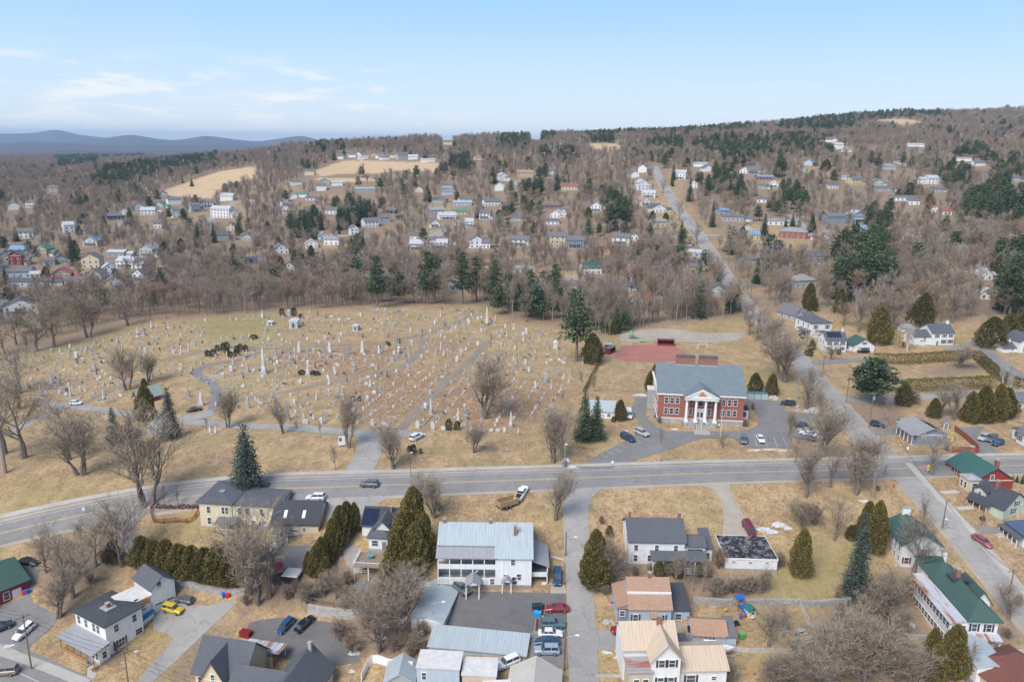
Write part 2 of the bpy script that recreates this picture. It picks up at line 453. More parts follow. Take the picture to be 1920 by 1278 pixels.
fields=[cr('2',(985,216),(1500,232),(1520,250),(1480,290),(1250,285),(1050,308),(990,300)),
          cr('2',(680,332),(1060,337),(1080,358),(700,353)),
          cr('1',(1080,420),(1260,355),(1450,290),(1704,258),(1704,330),(1500,380),(1400,470),(1080,450)),
          cr('2',(0,310),(240,257),(250,290),(100,330),(0,400)),
          cr('2',(850,220),(980,218),(960,300),(800,310),(700,325),(660,290)),
          cr('3',(1060,103),(1280,106),(1290,152),(1100,140)),cr('3',(860,97),(980,110),(900,114)),
          cr('5',(560,106),(700,104),(830,116),(870,122),(820,140),(640,136))]
lawns=[cr('4',(180,330),(200,420),(290,560),(400,690),(330,700),(240,560),(160,450),(130,380)),
         cr('4',(250,330),(330,345),(330,440),(420,530),(440,600),(560,700),(480,700),(380,600),(260,400)),
         cr('4',(780,640),(960,600),(1200,740),(1230,830),(1150,880),(1000,870),(790,820)),
         cr('4',(520,760),(640,720),(700,760),(640,800)),cr('4',(790,1040),(880,1060),(890,1110),(820,1130)),
         cr('4',(900,350),(1040,350),(1040,400),(920,410)),cr('3',(1100,760),(1230,770),(1300,830),(1130,850)),
         cr('3',(560,950),(900,960),(1150,960),(1200,1100),(1000,1110),(600,1020)),cr('3',(0,640),(160,650),(60,690),(0,720)),
         cr('2',(700,770),(900,740),(900,800),(690,810)),cr('2',(400,400),(520,380),(560,410),(430,430)),
         cr('2',(1440,510),(1600,510),(1600,560),(1440,540)),cr('2',(630,440),(900,450),(880,480),(700,470)),
         cr('5',(300,780),(490,780),(480,850),(320,850)),cr('5',(0,830),(180,850),(150,950),(60,960),(0,900)),
         cr('5',(1300,890),(1470,860),(1470,930),(1320,950)),cr('1',(460,900),(700,900),(700,960),(560,980),(470,980)),
         cr('1',(1450,500),(1560,490),(1640,560),(1640,640),(1500,560)),cr('1',(1260,560),(1400,560),(1390,620),(1270,630)),
         cr('4',(1130,560),(1180,640),(1340,780),(1250,760)),cr('4',(1180,240),(1349,300),(1349,330),(1180,300)),
         cr('3',(1600,280),(1704,280),(1704,440),(1620,420)),cr('3',(1500,380),(1600,420),(1700,600),(1600,640),(1500,560))]
for f_ in fields+lawns:
    for dy_ in(0,4,9,13)if f_ in fields else(0,5):block|=in_poly(MXf,MYf-dy_,f_)

# ------------------------------------------------------------------ ground sheet
def build_ground():
    nb,ny=560,620
    b=np.linspace(-1.33,1.33,nb);Y=np.exp(np.linspace(math.log(40),math.log(17000),ny))
    X=b[:,None]*Y[None,:];YY=np.broadcast_to(Y[None,:],X.shape);Z=hz(X,YY)
    V=np.stack([X,YY,Z],-1).reshape(-1,3);i,j=np.mgrid[0:nb-1,0:ny-1];a=(i*ny+j).ravel()
    F=np.stack([a,a+ny,a+ny+1,a+1],1)
    px,py=proj(V);behind=V[:,1]<60
    col=np.zeros((len(V),4),np.float32);col[:,3]=1
    lawn=(py>edge_y(px)+1)|behind
    thick=[cr('A',(180,460),(330,380),(620,330),(780,400),(800,560),(700,560),(640,640),(420,900),(330,900),(220,700)),
             cr('B',(700,560),(1020,540),(1130,620),(1330,640),(1380,900),(1480,960),(1480,1120),(1150,1130),(1000,1180),(920,900),(760,850),(600,850),(420,800),(400,700)),
             cr('D',(90,720),(120,600),(300,560),(830,590),(1180,600),(1160,760),(700,800),(580,730),(230,740)),
             cr('E',(0,1278),(280,1000),(260,830),(560,790),(700,640),(930,640),(930,900),(1000,1000),(1150,1278)),
             cr('A',(960,1270),(1180,1000),(1440,900),(1430,780),(1541,740),(1541,860),(1250,1100),(1160,1278)),
             cr('e',(500,780),(640,760),(900,760),(880,930),(640,930),(560,860)),cr('e',(1000,570),(1280,480),(1420,520),(1400,560),(1200,590)),
             cr('d',(100,400),(160,280),(260,200),(540,180),(1100,130),(1110,60),(100,100)),cr('a',(0,330),(480,240),(700,220),(850,250),(560,350),(240,430),(0,460)),
             cr('E',(1380,780),(1541,700),(1541,1060),(1400,1080))]
    br=np.zeros(len(V),bool)
    for t in thick:br|=in_poly(px,py,t)
    fl=np.zeros(len(V),bool)
    for t in fields:fl|=in_poly(px,py,t)
    lw=np.zeros(len(V),bool)
    for t in lawns:lw|=in_poly(px,py,t)
    # greener swathes where the grass has begun to grow
    green=[cr('A',(900,330),(1180,340),(1300,360),(1400,450),(1180,470),(920,420)),cr('A',(1000,640),(1250,680),(1240,740),(1060,700)),
             cr('A',(1320,880),(1480,900),(1380,960),(1150,1150),(1100,1100)),cr('D',(1100,700),(1541,600),(1541,760),(1200,760)),
             cr('E',(0,640),(240,400),(480,400),(620,500),(640,700),(400,760),(0,770)),cr('d',(1080,480),(1440,520),(1400,640),(1150,620)),
             cr('a',(380,300),(700,280),(900,330),(600,400),(260,450),(0,470)),cr('b',(0,200),(700,180),(600,320),(0,360)),
             cr('d',(690,170),(1100,145),(1090,220),(850,225)),cr('A',(0,180),(400,150),(560,160),(0,330))]
    gr=np.zeros(len(V),bool)
    for t in green:gr|=in_poly(px,py,t)
    bare=[cr('E',(930,50),(1100,70),(1400,350),(1541,480),(1541,640),(1300,400)),cr('b',(1150,540),(1600,540),(1500,700),(1350,930),(1100,930),(1100,800),(1000,640)),
            cr('c',(700,600),(1100,640),(1250,700),(1000,900),(700,930),(300,860),(0,900),(0,700),(200,560)),cr('b',(530,390),(1450,360),(1420,500),(1000,560),(560,540)),
            cr('B',(580,800),(800,880),(950,880),(900,1000)),cr('c',(270,340),(640,350),(500,470),(330,500))]
    ba=np.zeros(len(V),bool)
    for t in bare:ba|=in_poly(px,py,t)
    L=((lawn&~br)|lw)&~fl
    col[:,0]=L;col[:,1]=gr*1.0;col[:,2]=fl*1.0
    ba_=ba*1.0
    C=col.reshape(nb,ny,4)
    for k in(0,1):C[:,:,k]=blur(C[:,:,k],0,1);C[:,:,k]=blur(C[:,:,k],1,1)
    C[:,:,1]=blur(blur(C[:,:,1],0,4),1,4);baf=blur(blur(ba_.reshape(nb,ny),0,3),1,3)
    me=npmesh('ground',V,F,[],smooth=True)
    at=me.color_attributes.new('cover','FLOAT_COLOR','POINT');at.data.foreach_set('color',C.reshape(-1).astype(np.float32))
    a2=me.attributes.new('worn','FLOAT','POINT');a2.data.foreach_set('value',baf.ravel().astype(np.float32))
    t=NT('winter_ground');A=t.n('ShaderNodeAttribute',attribute_name='cover');B_=t.n('ShaderNodeAttribute',attribute_name='worn')
    sp=t.n('ShaderNodeSeparateColor');t.l(A.outputs['Color'],sp.inputs[0])
    n0=t.noise(.018,4,.6);n1=t.noise(.11,5,.7);n2=t.noise(.8,5,.75);n3=t.noise(1.9,5,.8);n4=t.noise(.05,5,.7,t.scaled(t.pos(),(1,1.7,1)))
    tan=t.mix(t.mr(n2,.38,.62),(.265,.172,.09),(.465,.325,.172));tan=t.mix(t.mr(n1,.42,.60,0,.6),tan,(.26,.17,.10));tan=t.mix(t.mr(t.noise(.33,4,.7,t.scaled(t.pos(),(1,.55,1))),.46,.62,0,.5),tan,(.56,.41,.235))
    tan=t.mix(t.mr(n3,.50,.66,0,.75),tan,(.60,.445,.26));tan=t.mix(t.mr(n3,.48,.34,0,.7),tan,(.17,.12,.065))
    grn=t.mix(t.mr(n2,.3,.7),(.20,.19,.07),(.32,.275,.12))
    tan=t.mix(t.math('MULTIPLY',t.mr(n4,.48,.66,0,.75),t.mr(n2,.2,.6)),tan,grn)
    lawn_c=t.mix(t.math('MULTIPLY',sp.outputs[1],t.mr(n2,.25,.6,.3,.9)),tan,grn)
    worn=t.mix(t.mr(n3,.35,.65),(.20,.11,.065),(.36,.225,.145))
    pat=t.math('MULTIPLY',B_.outputs['Fac'],t.mr(t.noise(.5,5,.75),.42,.54,0,.9));lawn_c=t.mix(pat,lawn_c,worn)
    spot=t.mr(t.noise(.22,6,.8),.56,.66,0,.75);lawn_c=t.mix(spot,lawn_c,(.21,.135,.09))
    lit=t.mix(t.mr(n1,.3,.7),(.20,.135,.09),(.30,.215,.15));lit=t.mix(t.mr(n3,.35,.65,0,.7),lit,(.40,.295,.205));lit=t.mix(t.mr(n2,.55,.3,0,.7),lit,(.12,.08,.055));lit=t.mix(t.mr(n0,.45,.65,0,.35),lit,(.25,.22,.12))
    fld=t.mix(t.mr(n1,.3,.7),(.50,.35,.20),(.58,.43,.26));fld=t.mix(t.mr(n4,.5,.7,0,.4),fld,(.40,.28,.17))
    c=t.mix(sp.outputs[0],lit,lawn_c);c=t.mix(sp.outputs[2],c,fld)
    me.materials.append(t.fin(c,.95,n3,.5,.15))
    return tag(link('ground',me),kind='structure')
ground=build_ground()

# ------------------------------------------------------------------ far ridges beyond the town (real hills with depth)
def ridge(name,dist,depth,pts,mat,amp,seed):
    """pts: picture silhouette (px, py) of the crest at ground distance dist"""
    xs=np.linspace(pts[0][0],pts[-1][0],420);ys=np.interp(xs,[p[0]for p in pts],[p[1]for p in pts])
    k=np.exp(-0.5*(np.arange(-9,10)/2.5)**2);k/=k.sum();ys=np.convolve(np.pad(ys,9,mode='edge'),k,'valid')
    d=ray(xs,ys);t=dist/d[:,1];X=d[:,0]*t;Zc=CAM_H+d[:,2]*t
    rows=26;V=[]
    rs=np.random.default_rng(seed)
    ph=rs.uniform(0,6,6)
    for r in range(rows):
        u=r/(rows-1)*2-1;f=max(0,1-abs(u))**.8 if u<0 else(1-u)**.8
        yy=dist+u*depth;w=X/dist*yy
        und=sum(np.sin(w/(dist*(.03+.02*q))+ph[q]+u*3*(q+1))for q in range(6))/6
        V.append(np.stack([w,np.full_like(w,yy),-90+(Zc+90)*f+amp*und*(1-f)*f*4],1))
    V=np.concatenate(V);n=len(xs);i,j=np.mgrid[0:rows-1,0:n-1];a=(i*n+j).ravel()
    F=np.stack([a,a+1,a+n+1,a+n],1)
    return tag(link(name,npmesh(name,V,F,[mat],smooth=True)),kind='structure')
def hillmat(key,c1,c2,c3):
    t=NT(key);a=t.noise(.0035,6,.7);b=t.noise(.02,6,.8)
    c=t.mix(t.mr(a,.4,.6),c1,c2);c=t.mix(t.mr(b,.3,.7,0,.8),c,c3)
    return t.fin(c,1.0,b,.8,12)
MH1=hillmat('wooded_hills',(.11,.095,.09),(.04,.05,.045),(.16,.135,.12))
ridge('hills',5200,1500,[(-500,282),(0,283),(150,281),(350,284),(480,283),(640,280),(760,283),(900,288)],MH1,25,1)
ridge('hills',8200,2000,[(-500,267),(0,268),(60,264),(160,270),(330,271),(480,272),(620,268),(760,274),(900,280)],MH1,40,2)
ridge('mountains',12000,2800,[(-500,275),(0,272),(110,268),(180,261),(245,250.5),(300,260),(335,262),(385,253),(440,261),(480,266),(515,261),(565,253),(605,264),(640,264.5),(700,270),(790,274),(850,262),(905,262),(990,270)],MH1,60,3)
ridge('mountains',16500,2500,[(-500,262),(0,250),(60,249),(105,241),(150,252),(190,257),(260,262),(400,268),(700,272),(1000,270)],MH1,60,4)

# ------------------------------------------------------------------ roads, paths and paved areas
def smooth_line(P,step=1.6):
    P=[Vector((p[0],p[1]))for p in P];Q=[P[0]*2-P[1]]+P+[P[-1]*2-P[-2]];out=[]
    for i in range(1,len(Q)-2):
        a,b,c,d=Q[i-1:i+3];n=max(2,int((c-b).length/step))
        for k in range(n):
            t=k/n;out.append(.5*((2*b)+(c-a)*t+(2*a-5*b+4*c-d)*t*t+(3*b-a-3*c+d)*t**3))
    out.append(P[-1]);return out
def ribbon(name,pts,width,off,mat,shift=0.0,kind='structure',block_px=None,world=False,wend=None,cross=5,dash=None):
    W=pts if world else[G(*p)for p in pts]
    L=smooth_line(W,1.6 if W[0][1]<420 else 4);L=np.array([(p.x,p.y)for p in L]);T=np.gradient(L,axis=0);T/=np.linalg.norm(T,axis=1)[:,None]+1e-9
    N=np.stack([-T[:,1],T[:,0]],1);n=len(L);ws=np.full(n,width,float)if wend is None else np.linspace(width,wend,n)
    V=[]
    for k in range(cross):
        o=(k/(cross-1)-.5);q=L+N*(ws[:,None]*o+shift);V.append(np.stack([q[:,0],q[:,1],hz(q[:,0],q[:,1])+off],1))
    V=np.stack(V,1).reshape(-1,3);i,j=np.mgrid[0:n-1,0:cross-1]
    if dash:
        s_=np.concatenate([[0],np.cumsum(np.linalg.norm(np.diff(L,axis=0),axis=1))])[i];keep=((s_%dash[1])<dash[0]).ravel()
    a=(i*cross+j).ravel();F=np.stack([a+1,a,a+cross,a+cross+1],1)
    if dash:F=F[keep]
    if block_px and not world:
        global block
        block|=near_line(MXf,MYf,pts,block_px)
    return tag(link(name,npmesh(name,V,F,[mat],smooth=True)),kind=kind)
def patch(name,poly,off,mat,grid=2.5,holes=(),block_it=False,world=False,kind='structure'):
    rings=[poly]+list(holes);vs=[];es=[]
    for r in rings:
        W=r if world else[G(*p)for p in r];o=len(vs);q=[]
        for a,b in zip(W,list(W[1:])+[W[0]]):
            a2=Vector((a[0],a[1]));b2=Vector((b[0],b[1]));m=max(1,int((b2-a2).length/grid))
            q+=[a2.lerp(b2,k/m)for k in range(m)]
        vs+=q;es+=[(o+k,o+(k+1)%len(q))for k in range(len(q))]
        if r is poly:xs=[v.x for v in q];ys=[v.y for v in q];outer=[(v.x,v.y)for v in q]
        elif True:pass
    hol=[[(v[0],v[1])for v in(h if world else[G(*p)for p in h])]for h in holes]
    gx,gy=np.meshgrid(np.arange(min(xs),max(xs),grid),np.arange(min(ys),max(ys),grid));ok=in_poly(gx,gy,outer)
    for h in hol:ok&=~in_poly(gx,gy,h)
    vs+=[Vector((float(a),float(b)))for a,b in zip(gx[ok],gy[ok])]
    v2,e2,f2,*_=delaunay_2d_cdt(vs,es,[],0,1e-4)
    v2=np.array([(v.x,v.y)for v in v2]);cen=np.array([v2[list(f)].mean(0)for f in f2]);ok=in_poly(cen[:,0],cen[:,1],outer)
    for h in hol:ok&=~in_poly(cen[:,0],cen[:,1],h)
    F=np.array([f for f,k in zip(f2,ok)if k]);V=np.column_stack([v2,hz(v2[:,0],v2[:,1])+off])
    if block_it and not world:
        global block
        block|=in_poly(MXf,MYf,poly)
    return tag(link(name,npmesh(name,V,F,[mat],smooth=True)),kind=kind)
A_road=asphalt('worn_grey_asphalt',(.23,.22,.212));A_old=asphalt('old_pale_asphalt',(.315,.30,.28),.5);A_dark=asphalt('dark_asphalt',(.145,.14,.138))
A_conc=asphalt('pale_concrete',(.40,.375,.34),.2);A_grav=asphalt('gravel',(.36,.32,.265),.1);A_sand=asphalt('road_sand',(.36,.31,.25),.05)
A_clay=asphalt('red_clay',(.36,.155,.125),.1);A_mid=asphalt('mid_grey_asphalt',(.205,.20,.195))
A_lane=asphalt('lane_dirt',(.25,.215,.17),.1)
L_white=plain('white_road_paint',(.55,.55,.53),.8,.3,2);L_yel=plain('yellow_road_paint',(.50,.40,.22),.8,.3,2)
MAIN=[(-140,1030),(-60,1013),(0,1000),(100,977),(200,956),(300,938),(400,926),(500,918),(600,914),(700,910.5),(800,907),(900,903),(1000,899.5),(1100,896),(1200,892),(1300,888.5),(1400,885.5),(1500,883),(1600,880.5),(1700,878),(1800,875.5),(1920,872.5),(2050,870),(2400,862)]
ribbon('main_road',MAIN,10.2,.05,A_sand);ribbon('main_road',MAIN,7.9,.10,A_road,cross=9)
ribbon('sidewalk',MAIN,1.7,.14,A_conc,shift=6.0)
for s_ in(-.16,.16):ribbon('road_marking',MAIN,.16,.125,L_yel,shift=s_,cross=2)
for s_ in(3.2,):ribbon('road_marking',MAIN,.12,.125,L_white,shift=s_,cross=2)
SIDE=[(1083,905),(1079,940),(1080,985),(1083,1040),(1088,1110),(1091,1180),(1094,1250),(1096,1330)]
ribbon('side_street',SIDE,6.0,.075,A_old,wend=5.2)
patch('side_street',[(1018,905),(1165,900),(1128,915),(1108,935),(1103,960),(1058,960),(1062,935),(1052,916)],.085,A_old)
HILL=[(1225,312),(1235,332),(1262,376),(1292,418),(1318,452),(1345,492),(1378,545),(1420,592),(1470,640),(1512,690),(1552,740),(1595,790),(1640,838),(1690,886),(1742,938),(1800,1000),(1858,1068),(1920,1142),(1990,1225),(2110,1370)]
ribbon('hill_street',HILL,9.0,.04,A_sand,block_px=9);ribbon('hill_street',HILL,7.3,.075,A_old,cross=7,wend=6.6)
block|=in_poly(MXf,MYf,[(1222,318),(1246,318),(1300,400),(1400,545),(1470,600),(1450,640),(1400,600),(1340,525),(1280,440)])
ribbon('sidewalk',[(1700,868),(1745,918),(1800,975),(1858,1042),(1920,1112),(1990,1195)],1.8,.14,A_conc,shift=.3)
for pts,w,m in[([(1515,682),(1550,679),(1600,674),(1640,676)],5,A_road),([(1560,742),(1610,750),(1680,747),(1760,742),(1870,736),(1960,735)],5.5,A_old),
                  ([(1700,872),(1740,858),(1790,862),(1860,868)],3,A_conc),
                  ([(1835,640),(1862,668),(1890,690),(1930,716),(1990,750)],5,A_road),([(1835,640),(1800,652),(1770,660)],3.5,A_road),
                  (cr('4',(480,712),(540,715),(620,716)),5,A_old),(cr('4',(210,722),(300,722),(430,716)),4,A_old),(cr('4',(740,1050),(830,1040),(900,1035)),5,A_road),(cr('4',(800,1135),(890,1130)),4,A_mid),
                  (cr('4',(1080,580),(1120,620),(1160,660),(1220,700),(1290,690),(1349,680)),7,A_old),(cr('5',(290,800),(350,860),(400,900)),6,A_old),(cr('5',(1230,915),(1300,905),(1400,880),(1500,860)),8,A_conc),
                  (cr('3',(0,760),(100,690),(200,640),(290,600)),9,A_old),(cr('3',(560,430),(600,380),(630,350)),11,A_old),
                  (cr('3',(890,1003),(960,990),(1050,985),(1120,988)),5,A_old),(cr('3',(1020,1115),(1150,1118),(1290,1122)),6,A_old),(cr('2',(1290,790),(1400,740),(1500,690),(1600,645)),7,A_old),
                  (cr('1',(640,896),(760,892),(1000,900),(1180,900)),6,A_mid),(cr('1',(770,655),(800,640),(820,625)),6,A_old),(cr('2',(820,720),(900,716)),4,A_conc),(cr('4',(130,495),(240,495)),4,A_old),(cr('4',(170,410),(220,412)),4,A_old),
                  (cr('1',(1270,640),(1400,610),(1540,505),(1704,480)),7,A_old),(cr('5',(190,430),(215,430),(330,433)),6,A_old),(cr('4',(1120,250),(1190,300),(1230,300)),6,A_old)]:
    ribbon('side_street',pts,w,.06,m,block_px=4)
# school drive and its parking lots
patch('school_drive',cr('d',(20,1132),(55,1100),(150,1040),(290,965),(390,905),(470,870),(400,800),(365,740),(385,690),(400,655),(480,655),(490,690),(462,730),(470,790),(520,845),(610,885),(760,882),(900,880),(1080,882),(1190,860),(1225,815),(1190,750),(1140,705),(1135,672),(1290,672),(1380,690),(1390,745),(1480,760),(1560,762),(1640,770),(1640,830),(1560,825),(1450,830),(1400,860),(1440,900),(1430,990),(1130,985),(1090,960),(1050,930),(980,925),(850,930),(740,955),(600,1010),(400,1070),(260,1118),(235,1132)),.07,A_mid,2.0)
patch('parking_lot',cr('d',(1440,845),(1620,850),(1640,950),(1560,960),(1440,920)),.10,A_mid,2.0)
for x in range(5):
    a=cr('d',(1130+x*62,925),(1140+x*66,985));ribbon('road_marking',a,.12,.12,L_white,cross=2)
for x in range(6):
    a=cr('d',(160+x*42,1036-x*22),(215+x*42,1062-x*22));ribbon('road_marking',a,.12,.12,L_white,cross=2)
patch('infield',cr('d',(255,380),(290,335),(330,308),(480,305),(640,312),(720,345),(740,375),(690,412),(560,424),(330,415),(262,398)),.05,A_clay)
patch('gravel_lot',cr('d',(300,285),(290,240),(400,212),(560,195),(690,205),(860,232),(1110,222),(1125,240),(1080,270),(1000,290),(800,292),(640,285),(480,280),(400,290)),.05,A_grav)
# cemetery roads and lanes
ribbon('cemetery_road',cr('a',(0,985),(60,960),(170,905),(290,850),(390,805)),4.0,.06,A_old)
ribbon('cemetery_road',cr('a',(270,762),(370,775),(560,795),(860,838),(1100,870),(1300,893),(1704,922))+cr('b',(560,922),(760,935),(980,955),(1150,962),(1330,962),(1480,975),(1550,985)),4.6,.075,A_old)
patch('cemetery_road',cr('a',(280,758),(400,768),(480,790),(400,812),(340,830),(360,800),(330,775)),.085,A_old)
ribbon('cemetery_road',cr('b',(1160,950),(1180,1010),(1185,1080),(1150,1150),(1100,1250),(1080,1290)),6.0,.09,A_old,wend=8)
patch('cemetery_road',cr('b',(1040,942),(1240,950),(1190,985),(1240,1080),(1220,1110),(1140,1100),(1130,1040),(1090,985)),.10,A_old)
ribbon('cemetery_road',cr('a',(1215,870),(1330,850),(1420,830)),7,.10,A_old)
ribbon('cemetery_path',cr('a',(1410,830),(1425,760),(1440,690),(1420,640),(1360,610),(1310,570),(1340,530),(1450,500),(1600,480))+cr('b',(380,450),(450,430)),3.2,.055,A_mid)
ribbon('cemetery_path',cr('a',(1080,478),(1180,460),(1300,430),(1400,408))+cr('b',(140,404),(260,395),(400,395),(480,410)),3,.05,A_lane)
LANE=cr('b',(1380,950),(1450,870),(1560,760),(1640,680),(1704,600))+cr('c',(480,570),(560,500),(640,410),(700,345))
ribbon('cemetery_lane',LANE,2.8,.05,A_lane)
ribbon('cemetery_lane',cr('b',(480,405),(800,385),(1180,372),(1400,335),(1540,318))+cr('c',(200,318),(330,290),(480,240),(600,160)),2.8,.05,A_lane)
ribbon('cemetery_lane',cr('b',(1540,330),(1530,400),(1460,480),(1380,530),(1240,560),(1060,600),(850,640),(620,690),(350,740),(200,780)),2.8,.055,A_lane)
ribbon('cemetery_lane',cr('a',(560,760),(700,700),(800,655),(900,610)),2.8,.05,A_lane)
# foreground drives and lots
patch('driveway',cr('A',(920,880),(1050,800),(1170,815),(1250,820),(1400,785),(1435,792),(1230,985),(920,1278),(820,1278),(1040,1020),(1000,985),(925,970)),.06,A_old)
patch('parking_lot',cr('B',(395,950),(420,915),(590,890),(780,905),(920,920),(1010,1010),(1080,1150),(960,1180),(700,1160),(480,1090),(420,1010)),.06,A_dark)
patch('parking_lot',cr('C',(360,940),(420,770),(470,735),(740,738),(1090,742),(1098,800),(1100,1190),(950,1180),(880,990)),.06,A_dark)
patch('parking_lot',cr('C',(885,990),(920,940),(1100,960),(1105,1200),(880,1150)),.075,A_mid)
patch('driveway',cr('C',(1000,745),(1010,690),(1085,690),(1100,745)),.075,A_grav)
patch('driveway',cr('B',(620,150),(800,135),(1000,128),(1380,120),(1260,160),(1150,230),(1080,300),(1060,340),(1020,430),(1060,480),(1120,560),(1060,620),(1000,580),(965,480),(1030,330),(1080,260),(1060,200),(960,240),(880,330),(870,240),(700,190)),.06,A_old)
patch('driveway',cr('B',(560,460),(780,455),(790,480),(750,570),(700,610),(560,600),(520,520)),.06,A_mid)
patch('driveway',cr('B',(1040,680),(1160,645),(1200,700),(1160,750),(1060,750)),.06,A_mid)
patch('driveway',cr('D',(740,80),(930,72),(925,120),(960,200),(1030,300),(1090,340),(1080,400),(880,395),(890,300),(880,200),(840,130)),.06,A_grav)
patch('driveway',cr('D',(115,965),(240,960),(310,1010),(300,1085),(120,1085)),.06,A_old)
patch('parking_lot',cr('A',(-60,780),(0,830),(180,750),(200,800),(350,880),(330,930),(240,1010),(120,1110),(0,1080),(-60,1050)),.06,A_mid)
patch('driveway',cr('A',(110,560),(200,530),(240,600),(190,740),(120,700)),.06,A_mid)
ribbon('town_street',cr('A',(-200,1090),(0,1170),(150,1240),(300,1310),(420,1370)),9.5,.06,A_road)
for s_ in(-.15,.15):ribbon('road_marking',cr('A',(-200,1090),(0,1170),(150,1240),(300,1310),(420,1370)),.14,.09,L_yel,shift=s_+3.4,cross=2)
ribbon('road_marking',cr('A',(-200,1090),(0,1170),(150,1240),(300,1310),(420,1370)),.13,.09,L_white,shift=0,cross=2)
ribbon('sidewalk',cr('A',(-200,1040),(0,1095),(200,1160),(380,1230),(520,1290)),2.0,.12,A_conc)
patch('driveway',cr('e',(1230,930),(1440,920),(1400,980),(1440,1010),(1530,1080),(1560,1115),(1400,1130),(1330,1010)),.06,A_mid)
patch('driveway',cr('e',(640,935),(860,930),(870,975),(690,980)),.06,A_mid)
patch('driveway',cr('E',(1230,340),(1420,345),(1480,380),(1300,385)),.06,A_mid)
patch('driveway',cr('E',(1280,1095),(1400,1085),(1560,1095),(1560,1278),(1320,1278),(1320,1160)),.06,A_dark)
patch('driveway',cr('D',(640,1000),(700,990),(740,1040),(760,1110),(640,1110)),.07,A_mid)
patch('path',cr('A',(530,1180),(575,1175),(580,1240),(540,1278),(520,1278)),.06,A_conc)
patch('path',cr('E',(1030,130),(1130,122),(1160,140),(1060,150)),.06,A_conc)
patch('path',cr('E',(1120,225),(1230,218),(1245,238),(1150,245)),.06,A_conc)
patch('path',cr('C',(1000,515),(1085,535),(1085,550),(1000,530)),.08,A_conc)
patch('path',cr('D',(120,1232),(280,1232),(280,1252),(120,1252)),.08,A_conc)
patch('path',cr('D',(195,900),(215,905),(255,950),(240,965)),.08,A_conc)
# ------------------------------------------------------------------ trees: prototypes (one unit tall times height h)
def rot_about(v,ax,a):return Matrix.Rotation(a,3,ax)@v
def bare_parts(seed,h=12.0,fork=.28,spread=.75,nl1=8,nl2=6,nl3=6,nl4=5,tw=.030,up=.35,multi=1,tube_n=5,r0=None,narrow=1.0,trunk_to=.9,litter=False):
    """trunk with limbs (tubes) and a crown of fine twigs (slender blades)"""
    r=random.Random(seed);T=MB();C=MB()
    def blade(a,b,w):
        d=b-a
        if d.length<1e-5:return
        s_=d.cross(Vector((r.uniform(-1,1),r.uniform(-1,1),r.uniform(-1,1)))).normalized()*w
        o=len(C.v);C.v+=[tuple(a-s_),tuple(a+s_),tuple(b)];C.f.append((o,o+1,o+2));C.m.append(0)
    def kids(p,d,ln,rad,lev,n,frac0):
        """grow n children off the line p..p+d*ln"""
        for k in range(n):
            f=frac0+(1-frac0)*(k+r.uniform(.1,.9))/n;q=p+d*ln*f
            ax=d.orthogonal().normalized();ax=rot_about(ax,d,r.uniform(0,2*PI))
            ang=r.uniform(.45,1.0)*(spread if lev==1 else .95);nd=rot_about(d,ax,ang);nd=(nd+Vector((0,0,up*r.uniform(.4,1.2)))).normalized()
            if lev==1:nd=Vector((nd.x*narrow,nd.y*narrow,nd.z)).normalized()
            L={1:.42,2:.22,3:.125,4:.075}[lev]*h*r.uniform(.7,1.2)*(1.15-.5*f)
            grow(q,nd,L,rad*(1-.6*f)*.6,lev)
    def grow(p,d,L,rad,lev):
        if lev<=2:
            segs=3 if lev==1 else 2;q=p;dd=d.copy();pts=[p]
            for s_ in range(segs):
                dd=(dd+Vector((r.uniform(-.16,.16),r.uniform(-.16,.16),r.uniform(-.03,.14)))).normalized();q2=q+dd*L/segs
                T.tube(q,q2,rad*(1-s_/segs*.7),rad*(1-(s_+1)/segs*.7),tube_n if lev==1 else 3,cap=False);q=q2;pts.append(q)
            for s_ in range(segs):
                a,b=pts[s_],pts[s_+1];n=(nl2 if lev==1 else nl3)
                kids(a,(b-a).normalized(),(b-a).length,rad*(1-s_/segs*.6),lev+1,max(1,round(n/segs)),.25 if s_==0 else 0)
            if lev==2:blade(q,q+dd*L*.4,tw*1.3)
        else:
            e=p+d*L;blade(p,e,tw*(1.5 if lev==3 else 1.0))
            if lev==3:kids(p,d,L,rad,4,nl4,.15)
    r0=r0 or h*.022
    for m in range(multi):
        off=Vector((r.uniform(-1,1),r.uniform(-1,1),0))*(.05*h if multi>1 else 0);lean=Vector((off.x*2.5/h+r.uniform(-.05,.05),off.y*2.5/h+r.uniform(-.05,.05),1)).normalized()
        p=off*.5+Vector((0,0,-.4));d=lean;top=h*trunk_to*(1 if m==0 else r.uniform(.8,.98));L1=h*fork+.4
        q=p+d*L1;T.tube(p,q,r0*(1.25 if multi==1 else .9),r0*.85*(1 if multi==1 else .8),tube_n+1,cap=False)
        segs=4;rem=(top-L1)/segs;rr=r0*.8*(1 if multi==1 else .8)
        n1=max(2,round(nl1/(1 if multi==1 else multi*.55)))
        for s_ in range(segs):
            d=(d+Vector((r.uniform(-.12,.12),r.uniform(-.12,.12),.15))).normalized();q2=q+d*rem;rn=rr*.62
            T.tube(q,q2,rr,rn,tube_n,cap=False)
            kids(q,d,rem,rr*1.1,1 if s_<3 else 2,max(1,round(n1/segs+(.8 if s_<2 else 0))),0);q=q2;rr=rn
        kids(q-d*rem*.5,d,rem*.6,rr,2,3,.2)
    return T,C
def bare_mesh(name,*a,bark=None,twig=None,**k):
    T,C=bare_parts(*a,**k);return T.mesh(name+'_trunk',bark or M_bark),C.mesh(name+'_crown',twig or M_twig)
